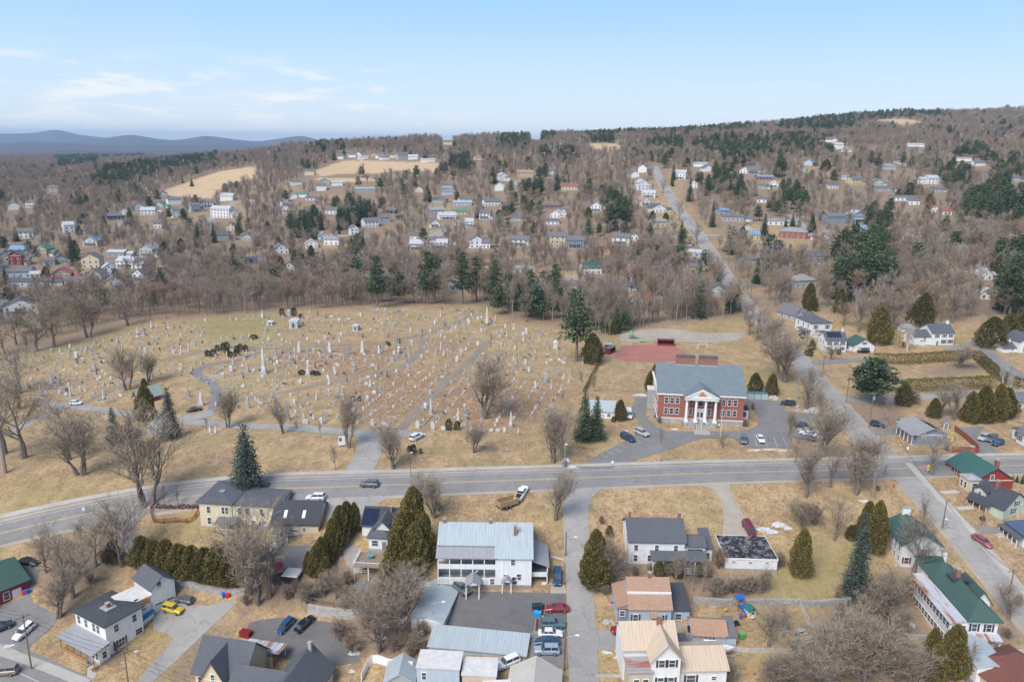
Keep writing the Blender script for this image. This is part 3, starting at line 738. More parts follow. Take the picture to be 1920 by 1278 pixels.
def leafclump(V,F,r,c,size,n,flat=.6,sx=1.0):
    for _ in range(n):
        p=c+Vector((r.gauss(0,1)*sx,r.gauss(0,1)*sx,r.gauss(0,1)*flat))*size;u=Vector((r.uniform(-1,1),r.uniform(-1,1),r.uniform(-.5,.5))).normalized();w=u.cross(Vector((r.uniform(-1,1),r.uniform(-1,1),r.uniform(-1,1)))).normalized()
        s_=size*r.uniform(.45,.9);o=len(V);V+=[p-u*s_-w*s_*.35,p+u*s_*.2-w*s_*.6,p+u*s_+w*s_*.1,p-u*s_*.1+w*s_*.6];F.append((o,o+1,o+2,o+3))
def conifer_mesh(name,kind,seed,h,rad,mat,dens=1.0,leaf=.30,bark=None):
    r=random.Random(seed);V=[];F=[];T=MB();T.tube((0,0,-.4),(0,0,h*.5),h*.018+.05,h*.012,6,cap=False);T.tube((0,0,h*.5),(0,0,h*.97),h*.012,.03,5,cap=False)
    if kind=='spruce':
        z0=.06*h;nlay=int(24*dens**.5)
        for i in range(nlay):
            f=(i+r.uniform(-.3,.3))/nlay;z=z0+(h-z0)*f;R=rad*max(0,1-f)**.8*r.uniform(.85,1.08)+.12
            nb=max(4,int((13-8*f)*dens**.5))
            for b in range(nb):
                a=2*PI*(b+r.uniform(-.4,.4))/nb;L=R*r.uniform(.72,1.12);n=max(2,int(L/(leaf*1.1)/max(.6,1/dens**.3)))
                if L>1:T.tube((0,0,z),(math.cos(a)*L*.8,math.sin(a)*L*.8,z-.18*L),.04,.015,3,cap=False)
                for k in range(n):
                    g=(k+.6)/n;p=Vector((math.cos(a)*L*g,math.sin(a)*L*g,z-.22*L*g**1.2+.07*L*g*g));leafclump(V,F,r,p,leaf*(1.25-.4*g),3 if g>.4 else 2,.35)
    elif kind=='pine':
        nlay=12;z0=.28*h
        for i in range(nlay):
            f=(i+r.uniform(-.3,.3))/nlay;z=z0+(h*.97-z0)*f;f=max(f,0);R=rad*max(0,1-f**1.7)*r.uniform(.55,1.1)+.5;nb=max(4,int(7*(1-f*.4)))
            for b in range(nb):
                a=2*PI*(b+r.uniform(-.45,.45))/nb;L=R*r.uniform(.55,1.15);T.tube((0,0,z),(math.cos(a)*L*.9,math.sin(a)*L*.9,z+.12*L),.08,.025,3,cap=False)
                n=max(2,int(L/.85))
                for k in range(n):
                    g=(k+.8)/n;p=Vector((math.cos(a)*L*g+r.uniform(-.4,.4),math.sin(a)*L*g+r.uniform(-.4,.4),z+.12*L*g+r.uniform(-.15,.3)))
                    leafclump(V,F,r,p,leaf*1.5,int((5+4*g)*dens),.40)
    else:
        n=int(2100*dens)
        for k in range(n):
            f=r.random()**.9;z=.03*h+.97*h*f;prof={'cedar':(math.sin(min(1,(f+.16)/.42)*PI/2))*(1-f)**.5*1.08,'round':math.sqrt(max(0,1-(2*f-.86)**2/1.4))*1.0,'ball':math.sqrt(max(0,1-(2*f-.95)**2))}[kind]
            a=r.uniform(0,2*PI);lump=1+.16*math.sin(3*a+7*f+seed)+.12*math.sin(7*a-15*f+seed*2);lump*=(1+.22*math.sin(5*a+9*f)*math.sin(4*a+3))if kind=='ball' else 1;R=rad*prof*lump*r.uniform(.5 if kind!='ball' else .25,1.03)**.5
            p=Vector((math.cos(a)*R,math.sin(a)*R,z));out=Vector((math.cos(a),math.sin(a),.5)).normalized()
            u=(out*.5+Vector((r.uniform(-.6,.6),r.uniform(-.6,.6),r.uniform(.3,1)))).normalized();w=u.cross(Vector((r.uniform(-1,1),r.uniform(-1,1),r.uniform(-1,1)))).normalized();s_=leaf*r.uniform(.6,1.3)
            o=len(V);V+=[p-u*s_*.6,p+w*s_*.4,p+u*s_,p-w*s_*.4];F.append((o,o+1,o+2,o+3))
    cm=npmesh(name+'_crown',np.array([tuple(v)for v in V]),np.array(F),[mat]);return T.mesh(name+'_trunk',bark or M_bark),cm
def make_tree(name,meshes,parts=('trunk','crown')):
    r=bpy.data.objects.new(name,None);t=bpy.data.objects.new(parts[0],meshes[0]);c=bpy.data.objects.new(parts[1],meshes[1]);return(name,meshes)
def put_tree(proto,loc,s=1.0,rz=None,label=None,cat='tree',group=None,name=None,sxy=None):
    nm,(tm,cm)=proto;r=link(name or nm,None);r.location=loc;r.rotation_euler=(0,0,random.uniform(0,6.28)if rz is None else rz);r.scale=(s*(sxy or 1),s*(sxy or 1),s);r.empty_display_size=.5
    t=link('trunk',tm,r);c=link('crown',cm,r);return tag(r,label,cat,group)
M_slim=barkmat('pale_grey_bark',(.22,.185,.16),(.34,.30,.265),.4)
BROAD=[('bare_tree',bare_mesh('bare_tree',10+i,12.0,fork=.2,spread=.95,nl1=9,nl2=7,nl3=6,nl4=5,tw=.020))for i in range(4)]
VASE=[('bare_tree',bare_mesh('bare_tree',20+i,12.0,fork=.12,spread=.6,nl1=10,nl2=7,nl3=6,nl4=4,tw=.020,up=.55,multi=3))for i in range(2)]
SLIM=[('bare_tree',bare_mesh('bare_tree',30+i,14.0,fork=.42,spread=.65,nl1=7,nl2=5,nl3=5,nl4=4,tw=.027,narrow=.75,r0=.2,bark=M_slim))for i in range(4)]
YOUNG=[('young_bare_tree',bare_mesh('young_bare_tree',40+i,7.0,fork=.15,spread=.6,nl1=8,nl2=5,nl3=4,nl4=3,tw=.020,up=.6,r0=.09))for i in range(2)]
BIRCH=[('birch_tree',bare_mesh('birch_tree',50+i,11.0,fork=.1,spread=.5,nl1=8,nl2=6,nl3=4,nl4=3,tw=.026,up=.5,multi=3,r0=.16,bark=M_birch,twig=barkmat('pale_birch_twigs',(.40,.35,.32),(.52,.47,.43))))for i in range(1)]
BUSH=[('bare_bush',bare_mesh('bare_bush',60+i,4.0,fork=.02,spread=.9,nl1=12,nl2=6,nl3=5,nl4=3,tw=.018,up=.35,multi=6,r0=.05,twig=M_twigred if i%2 else M_twig))for i in range(3)]
SPRUCE=[('spruce_tree',conifer_mesh('spruce','spruce',3+i,16.0,3.6,M_spruce,1.5,.30))for i in range(2)]
BLUE=[('spruce_tree',conifer_mesh('blue_spruce','spruce',8,16.0,3.8,M_blue,1.7,.30))]
PINE=[('pine_tree',conifer_mesh('pine','pine',5+i,18.0,4.6,M_pine,1.3,.34))for i in range(2)]
CEDAR=[('cedar_tree',conifer_mesh('cedar','cedar',11+i,7.0,1.7,M_cedar,4.0,.16))for i in range(3)]
RPINE=[('pine_tree',conifer_mesh('round_pine','pine',91,12.0,5.0,M_pine,3.2,.28))]
DKCED=[('cedar_tree',conifer_mesh('dark_cedar','cedar',15+i,7.0,2.2,M_dkced,3.5,.18))for i in range(2)]
ROUND=[('shrub',conifer_mesh('shrub','round',17,2.0,.85,M_yew,.32,.16))]
PROTO={'broad':BROAD,'vase':VASE,'slim':SLIM,'young':YOUNG,'birch':BIRCH,'bush':BUSH,'spruce':SPRUCE,'blue':BLUE,'pine':PINE,'cedar':CEDAR,'rpine':RPINE,'dkced':DKCED,'round':ROUND}
PH={'broad':12,'vase':12,'slim':14,'young':7,'birch':11,'bush':4,'spruce':16,'blue':16,'pine':18,'cedar':7,'rpine':12,'dkced':7,'round':2}
KW={'broad':'bare grey-brown tree','vase':'bare many-stemmed tree','slim':'tall slim bare tree','young':'small young bare tree','birch':'pale bare birch','bush':'low bare bush','spruce':'dark green spruce','blue':'grey-green spruce','pine':'dark green pine','cedar':'olive green cedar','rpine':'dense round-topped pine','dkced':'dark olive cedar','round':'dark clipped round shrub'}
KC={'bush':'bush','round':'shrub'}
KG={'broad':'bare deciduous trees','vase':'bare deciduous trees','slim':'bare deciduous trees','young':'young bare trees','birch':'pale birches','bush':'bare bushes','spruce':'dark spruces and pines','blue':'grey-green spruces','pine':'dark spruces and pines','cedar':'olive cedars','rpine':'dark spruces and pines','dkced':'olive cedars','round':'clipped round shrubs'}
TREES=[]      # (object, px, py, kind)
def tree_px(kind,px,py,top=None,s=None,wide=1.0,label=None,jit=None):
    P=G(px,py);pr=PROTO[kind][(jit if jit is not None else random.randrange(99))%len(PROTO[kind])]
    if s is None:s=height_at(P,top)/PH[kind]*random.uniform(.93,1.07)
    wide*={'broad':1.55,'vase':1.5,'bush':1.15,'slim':1.15}.get(kind,1)*random.uniform(.9,1.12)
    o=put_tree(pr,P,s,label=label,cat=KC.get(kind,'tree'),group=KG[kind],sxy=wide)
    TREES.append((o,px,py,kind,label is not None));return o
# (kind, crop, base x, base y, top y, width factor)
NEAR_TREES=[
 ('vase','A',890,225,-290,1.05),('vase','A',345,890,590,1.15),('broad','A',440,770,400,1.0),('broad','A',390,700,380,.9),('broad','A',580,580,330,.9),('slim','A',510,560,330,.8),
 ('vase','A',755,575,190,1.1),('birch','A',805,580,240,1.0),('broad','A',280,620,360,.8),('young','A',990,215,100,.9),('young','A',1072,215,95,1.0),('bush','A',700,1100,1040,1),('young','A',770,1110,1020,1),
 ('bush','A',620,560,480,1),('bush','A',480,640,560,1),('bush','A',330,760,690,1),('bush','A',540,690,620,1),('bush','A',1480,820,740,1),('bush','A',1500,760,680,1.2),
 ('vase','B',470,790,330,1.1),('broad','B',400,690,280,1.0),('broad','B',530,770,380,.9),('slim','B',395,350,240,.8),('broad','B',610,460,290,.9),('vase','B',1300,900,560,1.3),('vase','B',1200,1080,760,1.2),('broad','B',1330,1040,720,1.1),('broad','B',1100,960,700,1.1),('broad','B',930,780,590,1.1),('bush','B',760,800,650,1.2),('bush','B',870,760,620,1.2),('bush','B',640,780,690,1.2),('bush','B',1010,850,700,1.2),('bush','B',690,740,660,1),('bush','B',960,1030,900,1.3),('bush','B',1030,1110,970,1.3),('bush','B',1130,880,760,1.3),('bush','B',1420,1080,960,1.3),('bush','B',1380,1130,1030,1.2),('bush','B',1440,1000,900,1.2),('bush','B',1250,720,600,1.2),('bush','B',1180,800,690,1.2),('bush','B',560,700,620,1),('bush','B',1000,700,600,1),
 ('vase','C',300,280,30,1.1),('broad','C',215,130,30,1.3),('vase','C',1027,300,15,.8),('broad','C',60,720,560,1.2),('vase','C',110,800,600,1.1),('bush','C',330,250,190,1),('bush','C',200,1020,960,1.2),('bush','C',120,1060,980,1.2),('bush','C',60,1100,1000,1.2),('bush','C',230,1090,1030,1),
 ('bush','D',150,330,270,1.1),('vase','D',200,700,420,.9),('vase','D',240,690,470,.9),('bush','D',170,750,680,1.1),('bush','D',290,700,600,1.2),('slim','D',590,735,560,1.0),('slim','D',640,730,540,1.0),('slim','D',700,730,570,1.0),('slim','D',760,735,560,1.0),('bush','D',450,620,560,1.2),('bush','D',360,640,580,1.2),('young','D',400,570,460,1.2),('bush','D',560,640,560,1.3),
 ('bush','D',820,760,640,1.3),('bush','D',880,740,640,1.3),('bush','D',940,740,640,1.3),('bush','D',1000,750,650,1.3),('bush','D',1060,740,640,1.3),('bush','D',860,600,470,1.0),('vase','D',1120,740,600,.9),('bush','D',1230,590,500,1.2),('bush','D',800,660,580,1.3),
 ('broad','D',1385,165,-120,.95),('bush','D',1430,330,190,1.1),('vase','D',1375,300,200,1.0),('broad','D',1160,1060,810,1.2),('broad','D',740,1200,1100,1.1),('bush','D',920,1290,1160,1),('broad','D',1300,1270,1010,1.3),('bush','D',1170,1290,1130,1.2),
 ('vase','E',215,370,190,1.2),('broad','E',400,425,190,.9),('broad','E',230,165,-120,1.0),('broad','E',375,105,-110,.9),('vase','E',520,150,-170,1.2),('slim','E',630,170,-140,.9),('vase','E',575,50,-80,.7),('young','E',700,35,-30,1.0),
 ('broad','E',870,640,300,1.0),('bush','E',590,800,660,1.5),('vase','E',740,860,640,1.3),('vase','E',640,900,690,1.2),('bush','E',850,760,640,1.4),('vase','E',760,1010,830,1.3),
 ('vase','E',520,1180,900,1.8),('vase','E',640,1230,950,1.7),('vase','E',420,1260,960,1.6),('vase','E',760,1260,1010,1.5),('vase','E',560,1330,1030,1.6),('vase','E',330,1330,1060,1.4),('vase','E',120,1290,1100,1.4),('vase','E',880,1330,1100,1.3),('bush','E',40,1290,1150,1.5),('bush','E',440,900,800,1.2),('bush','E',560,880,760,1.2),('bush','E',690,790,690,1.2),('vase','E',300,1290,1110,1.2),
 ('bush','E',420,800,720,1.0),('bush','E',640,770,700,1.0),('broad','E',90,1000,840,1.2),('bush','E',160,1080,1000,1.0),('young','E',1190,1278,1040,1.1),('vase','E',1455,905,700,.9),('bush','E',1500,820,740,1.1),('bush','E',1440,1010,940,1.2),('young','E',930,350,180,1.3),('bush','E',660,130,90,1),('young','E',1285,340,260,.9),
 ('broad','4',222,435,345,.9),('broad','4',335,620,480,.9),('broad','4',450,775,640,.9),('broad','4',700,1140,1010,1.0),('broad','4',820,1260,1130,1.0),('broad','4',770,1278,1150,1.0),
 ('slim','a',35,1230,560,1.1),('broad','a',35,1100,700,1.0),('broad','a',160,1130,640,1.0),('broad','a',460,1140,790,1.2),('vase','a',540,1240,840,1.1),('broad','a',125,700,400,1.4),('vase','a',850,680,410,1.0),('vase','a',990,620,430,1.0),('vase','a',590,330,60,1.1),('broad','a',360,390,110,1.0),('broad','a',245,420,130,1.0),('broad','a',110,380,180,1.0),('young','a',180,440,290,1.2),('broad','a',30,440,240,1.1),('broad','a',850,250,60,1.2),('broad','a',130,800,560,1.0),('slim','a',10,900,580,1.0),
 ('vase','a',1520,930,700,.75),('young','a',1375,935,860,1.1),
 ('vase','b',240,925,690,.75),('vase','b',610,970,750,.85),('young','b',702,970,880,.9),('young','b',857,985,880,.7),('vase','b',1035,1060,700,.85),('young','b',958,1210,1050,1.0),('young','b',1082,1115,1030,.9),('vase','b',1345,1195,920,1.2),
 ('vase','c',660,860,460,1.3),('vase','c',600,1090,900,1.1),('vase','c',1120,1165,840,.9),('broad','c',1180,1150,820,1.0),('slim','c',1310,700,560,1.0),('young','c',1400,690,560,1.0),('young','c',1190,760,680,1.1),('bush','c',1200,1190,1130,1),('young','c',255,320,270,.9),
 ('slim','d',565,1080,870,.6),('broad','d',975,990,880,1.3),('vase','d',1385,550,250,1.2),('broad','d',1200,270,60,1.2),('broad','d',1290,330,150,1.3),('broad','d',1150,240,100,1.1),('broad','d',1310,400,200,1.1),('broad','d',1420,400,260,1.0),('broad','d',1250,300,130,1),('bush','d',550,830,780,.9),('bush','d',1130,850,790,1.1),('bush','d',500,720,650,1.1),('bush','d',1175,740,690,.8),('broad','d',1530,740,560,1.0),('broad','d',1620,830,640,1.0),
 ('slim','d',1410,1060,800,.9),('broad','d',1460,1090,920,.8),('vase','d',1620,1050,700,1.0),('broad','d',1545,700,500,.9),
 ('broad','e',105,610,300,1.3),('broad','e',30,420,200,1.2),('broad','e',250,800,560,1.0),('slim','e',340,900,680,.9),('slim','e',130,1130,850,.9),('broad','e',1085,1240,1000,1.3),('broad','e',420,480,380,1.3),('birch','e',925,415,220,.8),('vase','e',1260,530,380,1.6),('birch','e',1560,640,480,.9),('birch','e',1610,690,570,1.0),('slim','e',790,925,740,1.0),('broad','e',1150,860,620,1.3),('broad','e',1230,880,640,1.1),('bush','e',970,770,670,1.3),('broad','e',1225,230,0,1.2),('broad','e',700,300,30,1.2),('broad','e',600,290,60,1.1),('broad','e',500,250,100,1.0),('broad','e',830,290,60,1.0),('birch','e',1605,540,460,.6),('bush','e',1180,1080,1020,1),('bush','e',820,600,560,.8),('young','e',870,400,320,1),('bush','e',900,395,350,1)]
for k,c,x,y,ty,w in NEAR_TREES:
    q=cr(c,(x,y));tree_px(k,q[0],q[1],cr(c,(x,ty))[1],wide=w)
EVERGREENS=[
 ('blue','p',465,922,795,1.25),('blue','a',1140,1000,630,1.0),('spruce','a',765,1025,780,1.1),('spruce','a',870,1000,820,.9),('cedar','a',975,880,640,1.15),('dkced','a',960,650,600,1.3),
 ('pine','c',1280,485,10,1.05),('dkced','c',1385,500,300,1.1),('spruce','c',1330,1010,700,1.1),('spruce','c',1410,1005,730,1.2),('dkced','c',1570,880,740,1.0),('dkced','c',1525,890,850,1.2),
 ('dkced','d',500,620,465,1.1),('dkced','d',525,600,450,1.0),('dkced','d',1190,620,490,1.15),('dkced','d',1300,640,495,1.1),
 ('cedar','e',735,370,135,1.25),('dkced','e',1480,395,190,1.5),('dkced','e',1600,330,170,1.3),('dkced','e',1690,330,150,1.3),('dkced','e',1015,250,45,1.4),('rpine','e',690,765,440,1.25),('dkced','e',900,780,620,1.2),('cedar','e',1340,890,680,1.2),('cedar','e',1420,890,640,1.3),('cedar','e',1520,880,650,1.2),('dkced','e',1570,860,650,1.2),('dkced','e',1100,860,740,1.2),('cedar','e',290,410,340,1.3),('dkced','e',230,335,290,1.0),('round','e',422,442,404,.9),('round','e',470,442,404,.9),('round','e',270,450,412,1.6),('dkced','e',290,155,30,1.0),('pine','e',1575,170,-60,1.3),('pine','e',1660,190,-70,1.2),
 ('dkced','e',840,640,580,1.0),('spruce','e',1655,1290,1240,1.0),('spruce','e',1690,1300,1240,1),('spruce','e',1625,1290,1245,1),
 ('blue','E',520,780,240,.62),('cedar','E',640,500,185,.8),('cedar','E',590,400,190,1.2),('dkced','E',500,420,330,1.3),('cedar','D',1345,640,360,.95),('cedar','E',1100,1240,930,1.2),('cedar','E',980,1150,940,1.0),('cedar','E',1000,1270,1050,1.2),('cedar','E',330,1060,960,1.4),('dkced','E',710,930,860,1.0),
 ('cedar','D',110,710,370,.9),('cedar','D',80,690,490,1.1),('cedar','D',200,400,330,1.4),('dkced','D',610,650,530,1.0),('dkced','D',740,640,550,1.0),('dkced','D',500,640,550,1.2),
 ('cedar','C',180,520,110,.95),('cedar','C',240,560,250,1.1),('cedar','C',120,600,240,1.1),('cedar','C',190,640,340,1.0),('cedar','C',70,680,400,1.1),('cedar','C',130,700,480,1.0),('cedar','C',30,740,560,1),
 ('cedar','B',1045,370,185,1.0),('cedar','B',1000,400,200,1.1),('cedar','B',960,450,230,1.1),('cedar','B',920,500,300,1.1),('cedar','B',890,550,370,1.1),('cedar','B',850,600,410,1.1),('cedar','B',810,640,460,1.1),('cedar','B',870,660,520,1.1),('cedar','B',770,620,500,1.1),
 ('dkced','A',680,560,430,1.2),('cedar','A',860,570,398,1.75),('cedar','A',935,590,434,1.75),('cedar','A',1010,610,426,1.75),('cedar','A',1085,635,448,1.75),('cedar','A',1165,650,452,1.75),('cedar','A',1240,660,477,1.75),('cedar','A',1315,675,452,1.75),('cedar','A',1390,680,482,1.75)]
for k,c,x,y,ty,w in EVERGREENS:
    q=cr(c,(x,y));tree_px(k,q[0],q[1],cr(c,(x,ty))[1],wide=w)
for x,y in[(105,455),(142,455),(170,420),(207,410),(232,400),(233,440),(255,462),(298,450),(300,430),(322,412),(357,422)]:
    q=cr('b',(x,y));tree_px('round',*q,cr('b',(x,y-44))[1],wide=.95)
for x,y,h in[(1073,752,32),(1113,752,32),(1378,366,32),(1300,380,28),(1314,384,24),(725,205,34),(600,185,50),(680,185,60)]:
    q=cr('b',(x,y));tree_px('round',*q,cr('b',(x,y-h))[1],wide=.9 if h<40 else .7)
for x,y,w in[(730,576,1.6),(806,578,1.3),(830,580,1.6),(410,338,2.2)]:
    q=cr('b',(x,y));tree_px('round',*q,cr('b',(x,y-30))[1],wide=w)
for x,y,h in[(432,945,68),(487,945,60),(195,1105,60),(245,1100,36),(168,1090,40)]:
    q=cr('c',(x,y));tree_px('round',*q,cr('c',(x,y-h))[1],wide=.75)
# clipped cedar hedges
def hedge(label,pts,w,h,mat,dens=90,name='hedge'):
    L=smooth_line([G(*p)for p in pts],1.0);r=random.Random(len(label));V=[];F=[];T=MB()
    for a,b in zip(L,L[1:]):
        d=(b-a);dl=d.length;d.normalize();n=Vector((-d.y,d.x))
        for _ in range(int(dens*dl*h*.5)):
            f=r.random();side=r.choice((-1,1));zt=r.random()
            if r.random()<.4:o_=r.uniform(-.5,.5)*w;zz=h
            else:o_=side*.5*w*(1-.15*zt);zz=zt*h
            q=a.lerp(b,f)+n*(o_+r.uniform(-.15,.15));zz+=r.uniform(-.15,.12)+.12*math.sin(q.x*1.1+q.y*.7)
            z0=float(hz(q.x,q.y));p=Vector((q.x,q.y,z0+zz));u=Vector((r.uniform(-.6,.6),r.uniform(-.6,.6),1)).normalized();v=u.cross(Vector((r.uniform(-1,1),r.uniform(-1,1),r.uniform(-1,1)))).normalized();s_=r.uniform(.14,.34)
            o=len(V);V+=[p-u*s_*.6,p+v*s_*.5,p+u*s_,p-v*s_*.5];F.append((o,o+1,o+2,o+3))
        T.tube((a.x,a.y,float(hz(a.x,a.y))-.2),(a.x,a.y,float(hz(a.x,a.y))+h*.8),.06,.04,4,cap=False)
    root=link(name,None);root.location=(L[0].x,L[0].y,float(hz(L[0].x,L[0].y)));off=np.array(root.location)
    cm=npmesh('foliage',np.array([tuple(v)for v in V])-off,np.array(F),[mat]);link('foliage',cm,root)
    T.v=[(x-off[0],y-off[1],z-off[2])for x,y,z in T.v];T.build('stems',M_bark,parent=root);return tag(root,label,'hedge')
hedge('long clipped cedar hedge behind the fenced lawn, below the white house with a garage wing',cr('e',(700,500),(850,505),(1000,500),(1130,490),(1300,480)),2.6,3.7,M_cedar)
hedge('dark clipped hedge running down the right side of the enclosed lawn beside the lane',cr('e',(1385,470),(1450,530),(1520,590),(1600,640),(1690,670)),2.6,3.3,M_dkced)
hedge('olive cedar hedge along the near side of the enclosed lawn',cr('e',(880,690),(1000,685),(1150,675),(1300,670),(1500,660)),2.8,3.9,M_cedar)
hedge('thin brown hedge line dividing the cemetery from the school field',cr('c',(1330,700),(1360,640),(1400,560),(1430,510)),.8,1.1,M_dkced,50)
hedge('row of tiny dark hedge plants above the red rail fence by the yellow house',cr('A',(945,233),(1060,235),(1195,235)),.6,.9,M_yew,60)
# ------------------------------------------------------------------ buildings
WH=(.80,.80,.79)
S_white=siding('white',WH);S_cream=siding('cream',(.66,.56,.38));S_yel=siding('pale_yellow',(.77,.67,.48));S_lb=siding('pale_blue',(.46,.54,.62));S_mint=siding('pale_green',(.52,.60,.49))
S_grey=siding('grey',(.40,.42,.43));S_blue=siding('slate_blue',(.22,.28,.35));S_red=siding('barn_red',(.26,.045,.05));S_beige=siding('beige',(.58,.49,.38));S_tan=siding('tan',(.48,.38,.27));S_brown=siding('brown',(.20,.13,.09))
S_green=siding('faded_green',(.30,.38,.33));S_dkb=siding('dark_blue',(.06,.07,.12));S_pyel=siding('light_yellow',(.66,.56,.30))
R_dark=shingle('charcoal',(.065,.07,.08));R_char=shingle('dark_grey',(.105,.11,.125));R_grey=shingle('grey',(.155,.155,.16));R_lg=shingle('light_grey',(.27,.27,.275));R_green=shingle('dark_green',(.055,.105,.09));R_tan=shingle('tan',(.37,.235,.165))
R_school=shingle('blue_grey',(.155,.19,.21),.35);R_teal=metalroof('teal_green',(.05,.13,.115));R_red=metalroof('red',(.40,.10,.09));R_brownred=shingle('red_brown',(.17,.07,.055))
R_metal=metalroof('pale_blue_grey',(.40,.455,.475));R_metalv=metalroof('pale_blue_grey',(.40,.455,.475),0,1);R_mgrey=metalroof('grey',(.33,.33,.345));R_mtan=metalroof('tan',(.57,.45,.335));R_mtanv=metalroof('tan',(.57,.45,.335),0,1);R_rust=metalroof('rusty',(.50,.53,.57),.35);R_rustv=metalroof('rusty',(.36,.34,.35),.4,1)
R_blue=metalroof('blue',(.20,.33,.48));R_black=metalroof('black',(.045,.05,.06));R_white=metalroof('white',(.50,.505,.51));R_vgreen=metalroof('green',(.07,.28,.20));R_orange=metalroof('orange_brown',(.38,.16,.08),.3);R_sky=metalroof('bright_blue',(.05,.25,.52))
R_beige=shingle('beige',(.46,.43,.38),.12);R_flat=plain('flat_grey_roof',(.36,.35,.34),.9,.15,.8,obj=True);R_fwhite=plain('flat_white_roof',(.62,.60,.57),.9,.12,.8,obj=True)
T_white=plain('white_trim',(.78,.78,.76),.6,.06,2,obj=True);T_cream=plain('cream_trim',(.70,.60,.44),.6,.06,2,obj=True);T_dark=plain('dark_shutters',(.045,.05,.06),.6,.2,2,obj=True);T_blue=plain('blue_shutters',(.05,.09,.18),.6,.2,2,obj=True);T_red=plain('red_shutters',(.22,.04,.04),.6,.2,2,obj=True)
BR=brick('red',(.36,.14,.105));BR2=brick('chimney',(.33,.16,.12));FND=plain('grey_foundation',(.36,.35,.33),.9,.2,1,obj=True);WOOD=plain('weathered_wood',(.28,.21,.15),.9,.25,2,obj=True);OWOOD=plain('orange_stained_wood',(.42,.20,.07),.8,.2,2,obj=True)
GL=glass();GLl=glass('lit_glass',(.12,.14,.16));DOORM=plain('door_paint',(.20,.22,.24),.6,.15,2,obj=True);GARAGE=plain('garage_door_panel',(.70,.70,.68),.7,.08,2,obj=True)
SOLAR=plain('solar_cells',(.018,.025,.055),.25,.3,1.5,obj=True);METAL=plain('galvanised_metal',(.40,.41,.42),.5,.15,2,obj=True,metal=.3);BLACK=plain('black_metal',(.025,.025,.028),.5,.2,2,obj=True)
WALLS={'W':S_white,'C':S_cream,'Y':S_pyel,'LB':S_lb,'M':S_mint,'G':S_grey,'B':S_blue,'R':S_red,'T':S_tan,'BR':S_brown,'GR':S_green,'DB':S_dkb,'RB':brick('mid_red',(.38,.13,.09)),'BE':S_beige}
ROOFS={'G':R_grey,'DG':R_char,'D':R_dark,'LG':R_lg,'W':R_white,'GR':R_vgreen,'DGR':R_green,'B':R_blue,'LB':R_metal,'R':R_red,'T':R_tan,'O':R_orange,'BL':R_black}
WN={'W':'white','C':'cream','Y':'yellow','LB':'pale blue','M':'mint green','G':'grey','B':'slate blue','R':'red','T':'tan','BR':'brown','GR':'faded green','DB':'dark blue','RB':'red brick','BE':'beige'}
RN={'G':'grey','DG':'dark grey','D':'charcoal','LG':'light grey','W':'white','GR':'green','DGR':'dark green','B':'blue','LB':'pale blue','R':'red','T':'tan','O':'rusty orange','BL':'black'}
_win={}
def win_meshes(w,h,shut=None,cross=True,trim=None):
    k=(round(w,1),round(h,1),shut and shut.name,trim and trim.name)
    if k not in _win:
        t=.10;m=MB();m.box(-w/2-t,w/2+t,-.07,.02,h/2,h/2+t*1.2);m.box(-w/2-t*1.4,w/2+t*1.4,-.10,.02,-h/2-t,-h/2)
        m.box(-w/2-t,-w/2,-.07,.02,-h/2,h/2);m.box(w/2,w/2+t,-.07,.02,-h/2,h/2)
        if cross:m.box(-w/2,w/2,-.055,.01,-.03,.03)
        if w>1.6:
            for q in(-w/6,w/6):m.box(q-.03,q+.03,-.05,.01,-h/2,h/2)
        fr=m.mesh('window_frame',trim or T_white);p=MB().box(-w/2+.002,w/2-.002,-.03,.015,-h/2+.002,h/2-.002).mesh('pane',GL)
        sh=None
        if shut:
            sh=MB().box(-.18,.18,-.06,.0,-h/2-.05,h/2+.05).mesh('shutter',shut)
        _win[k]=(fr,p,sh)
    return _win[k]
FACE={'F':0,'R':PI/2,'B':PI,'L':-PI/2}
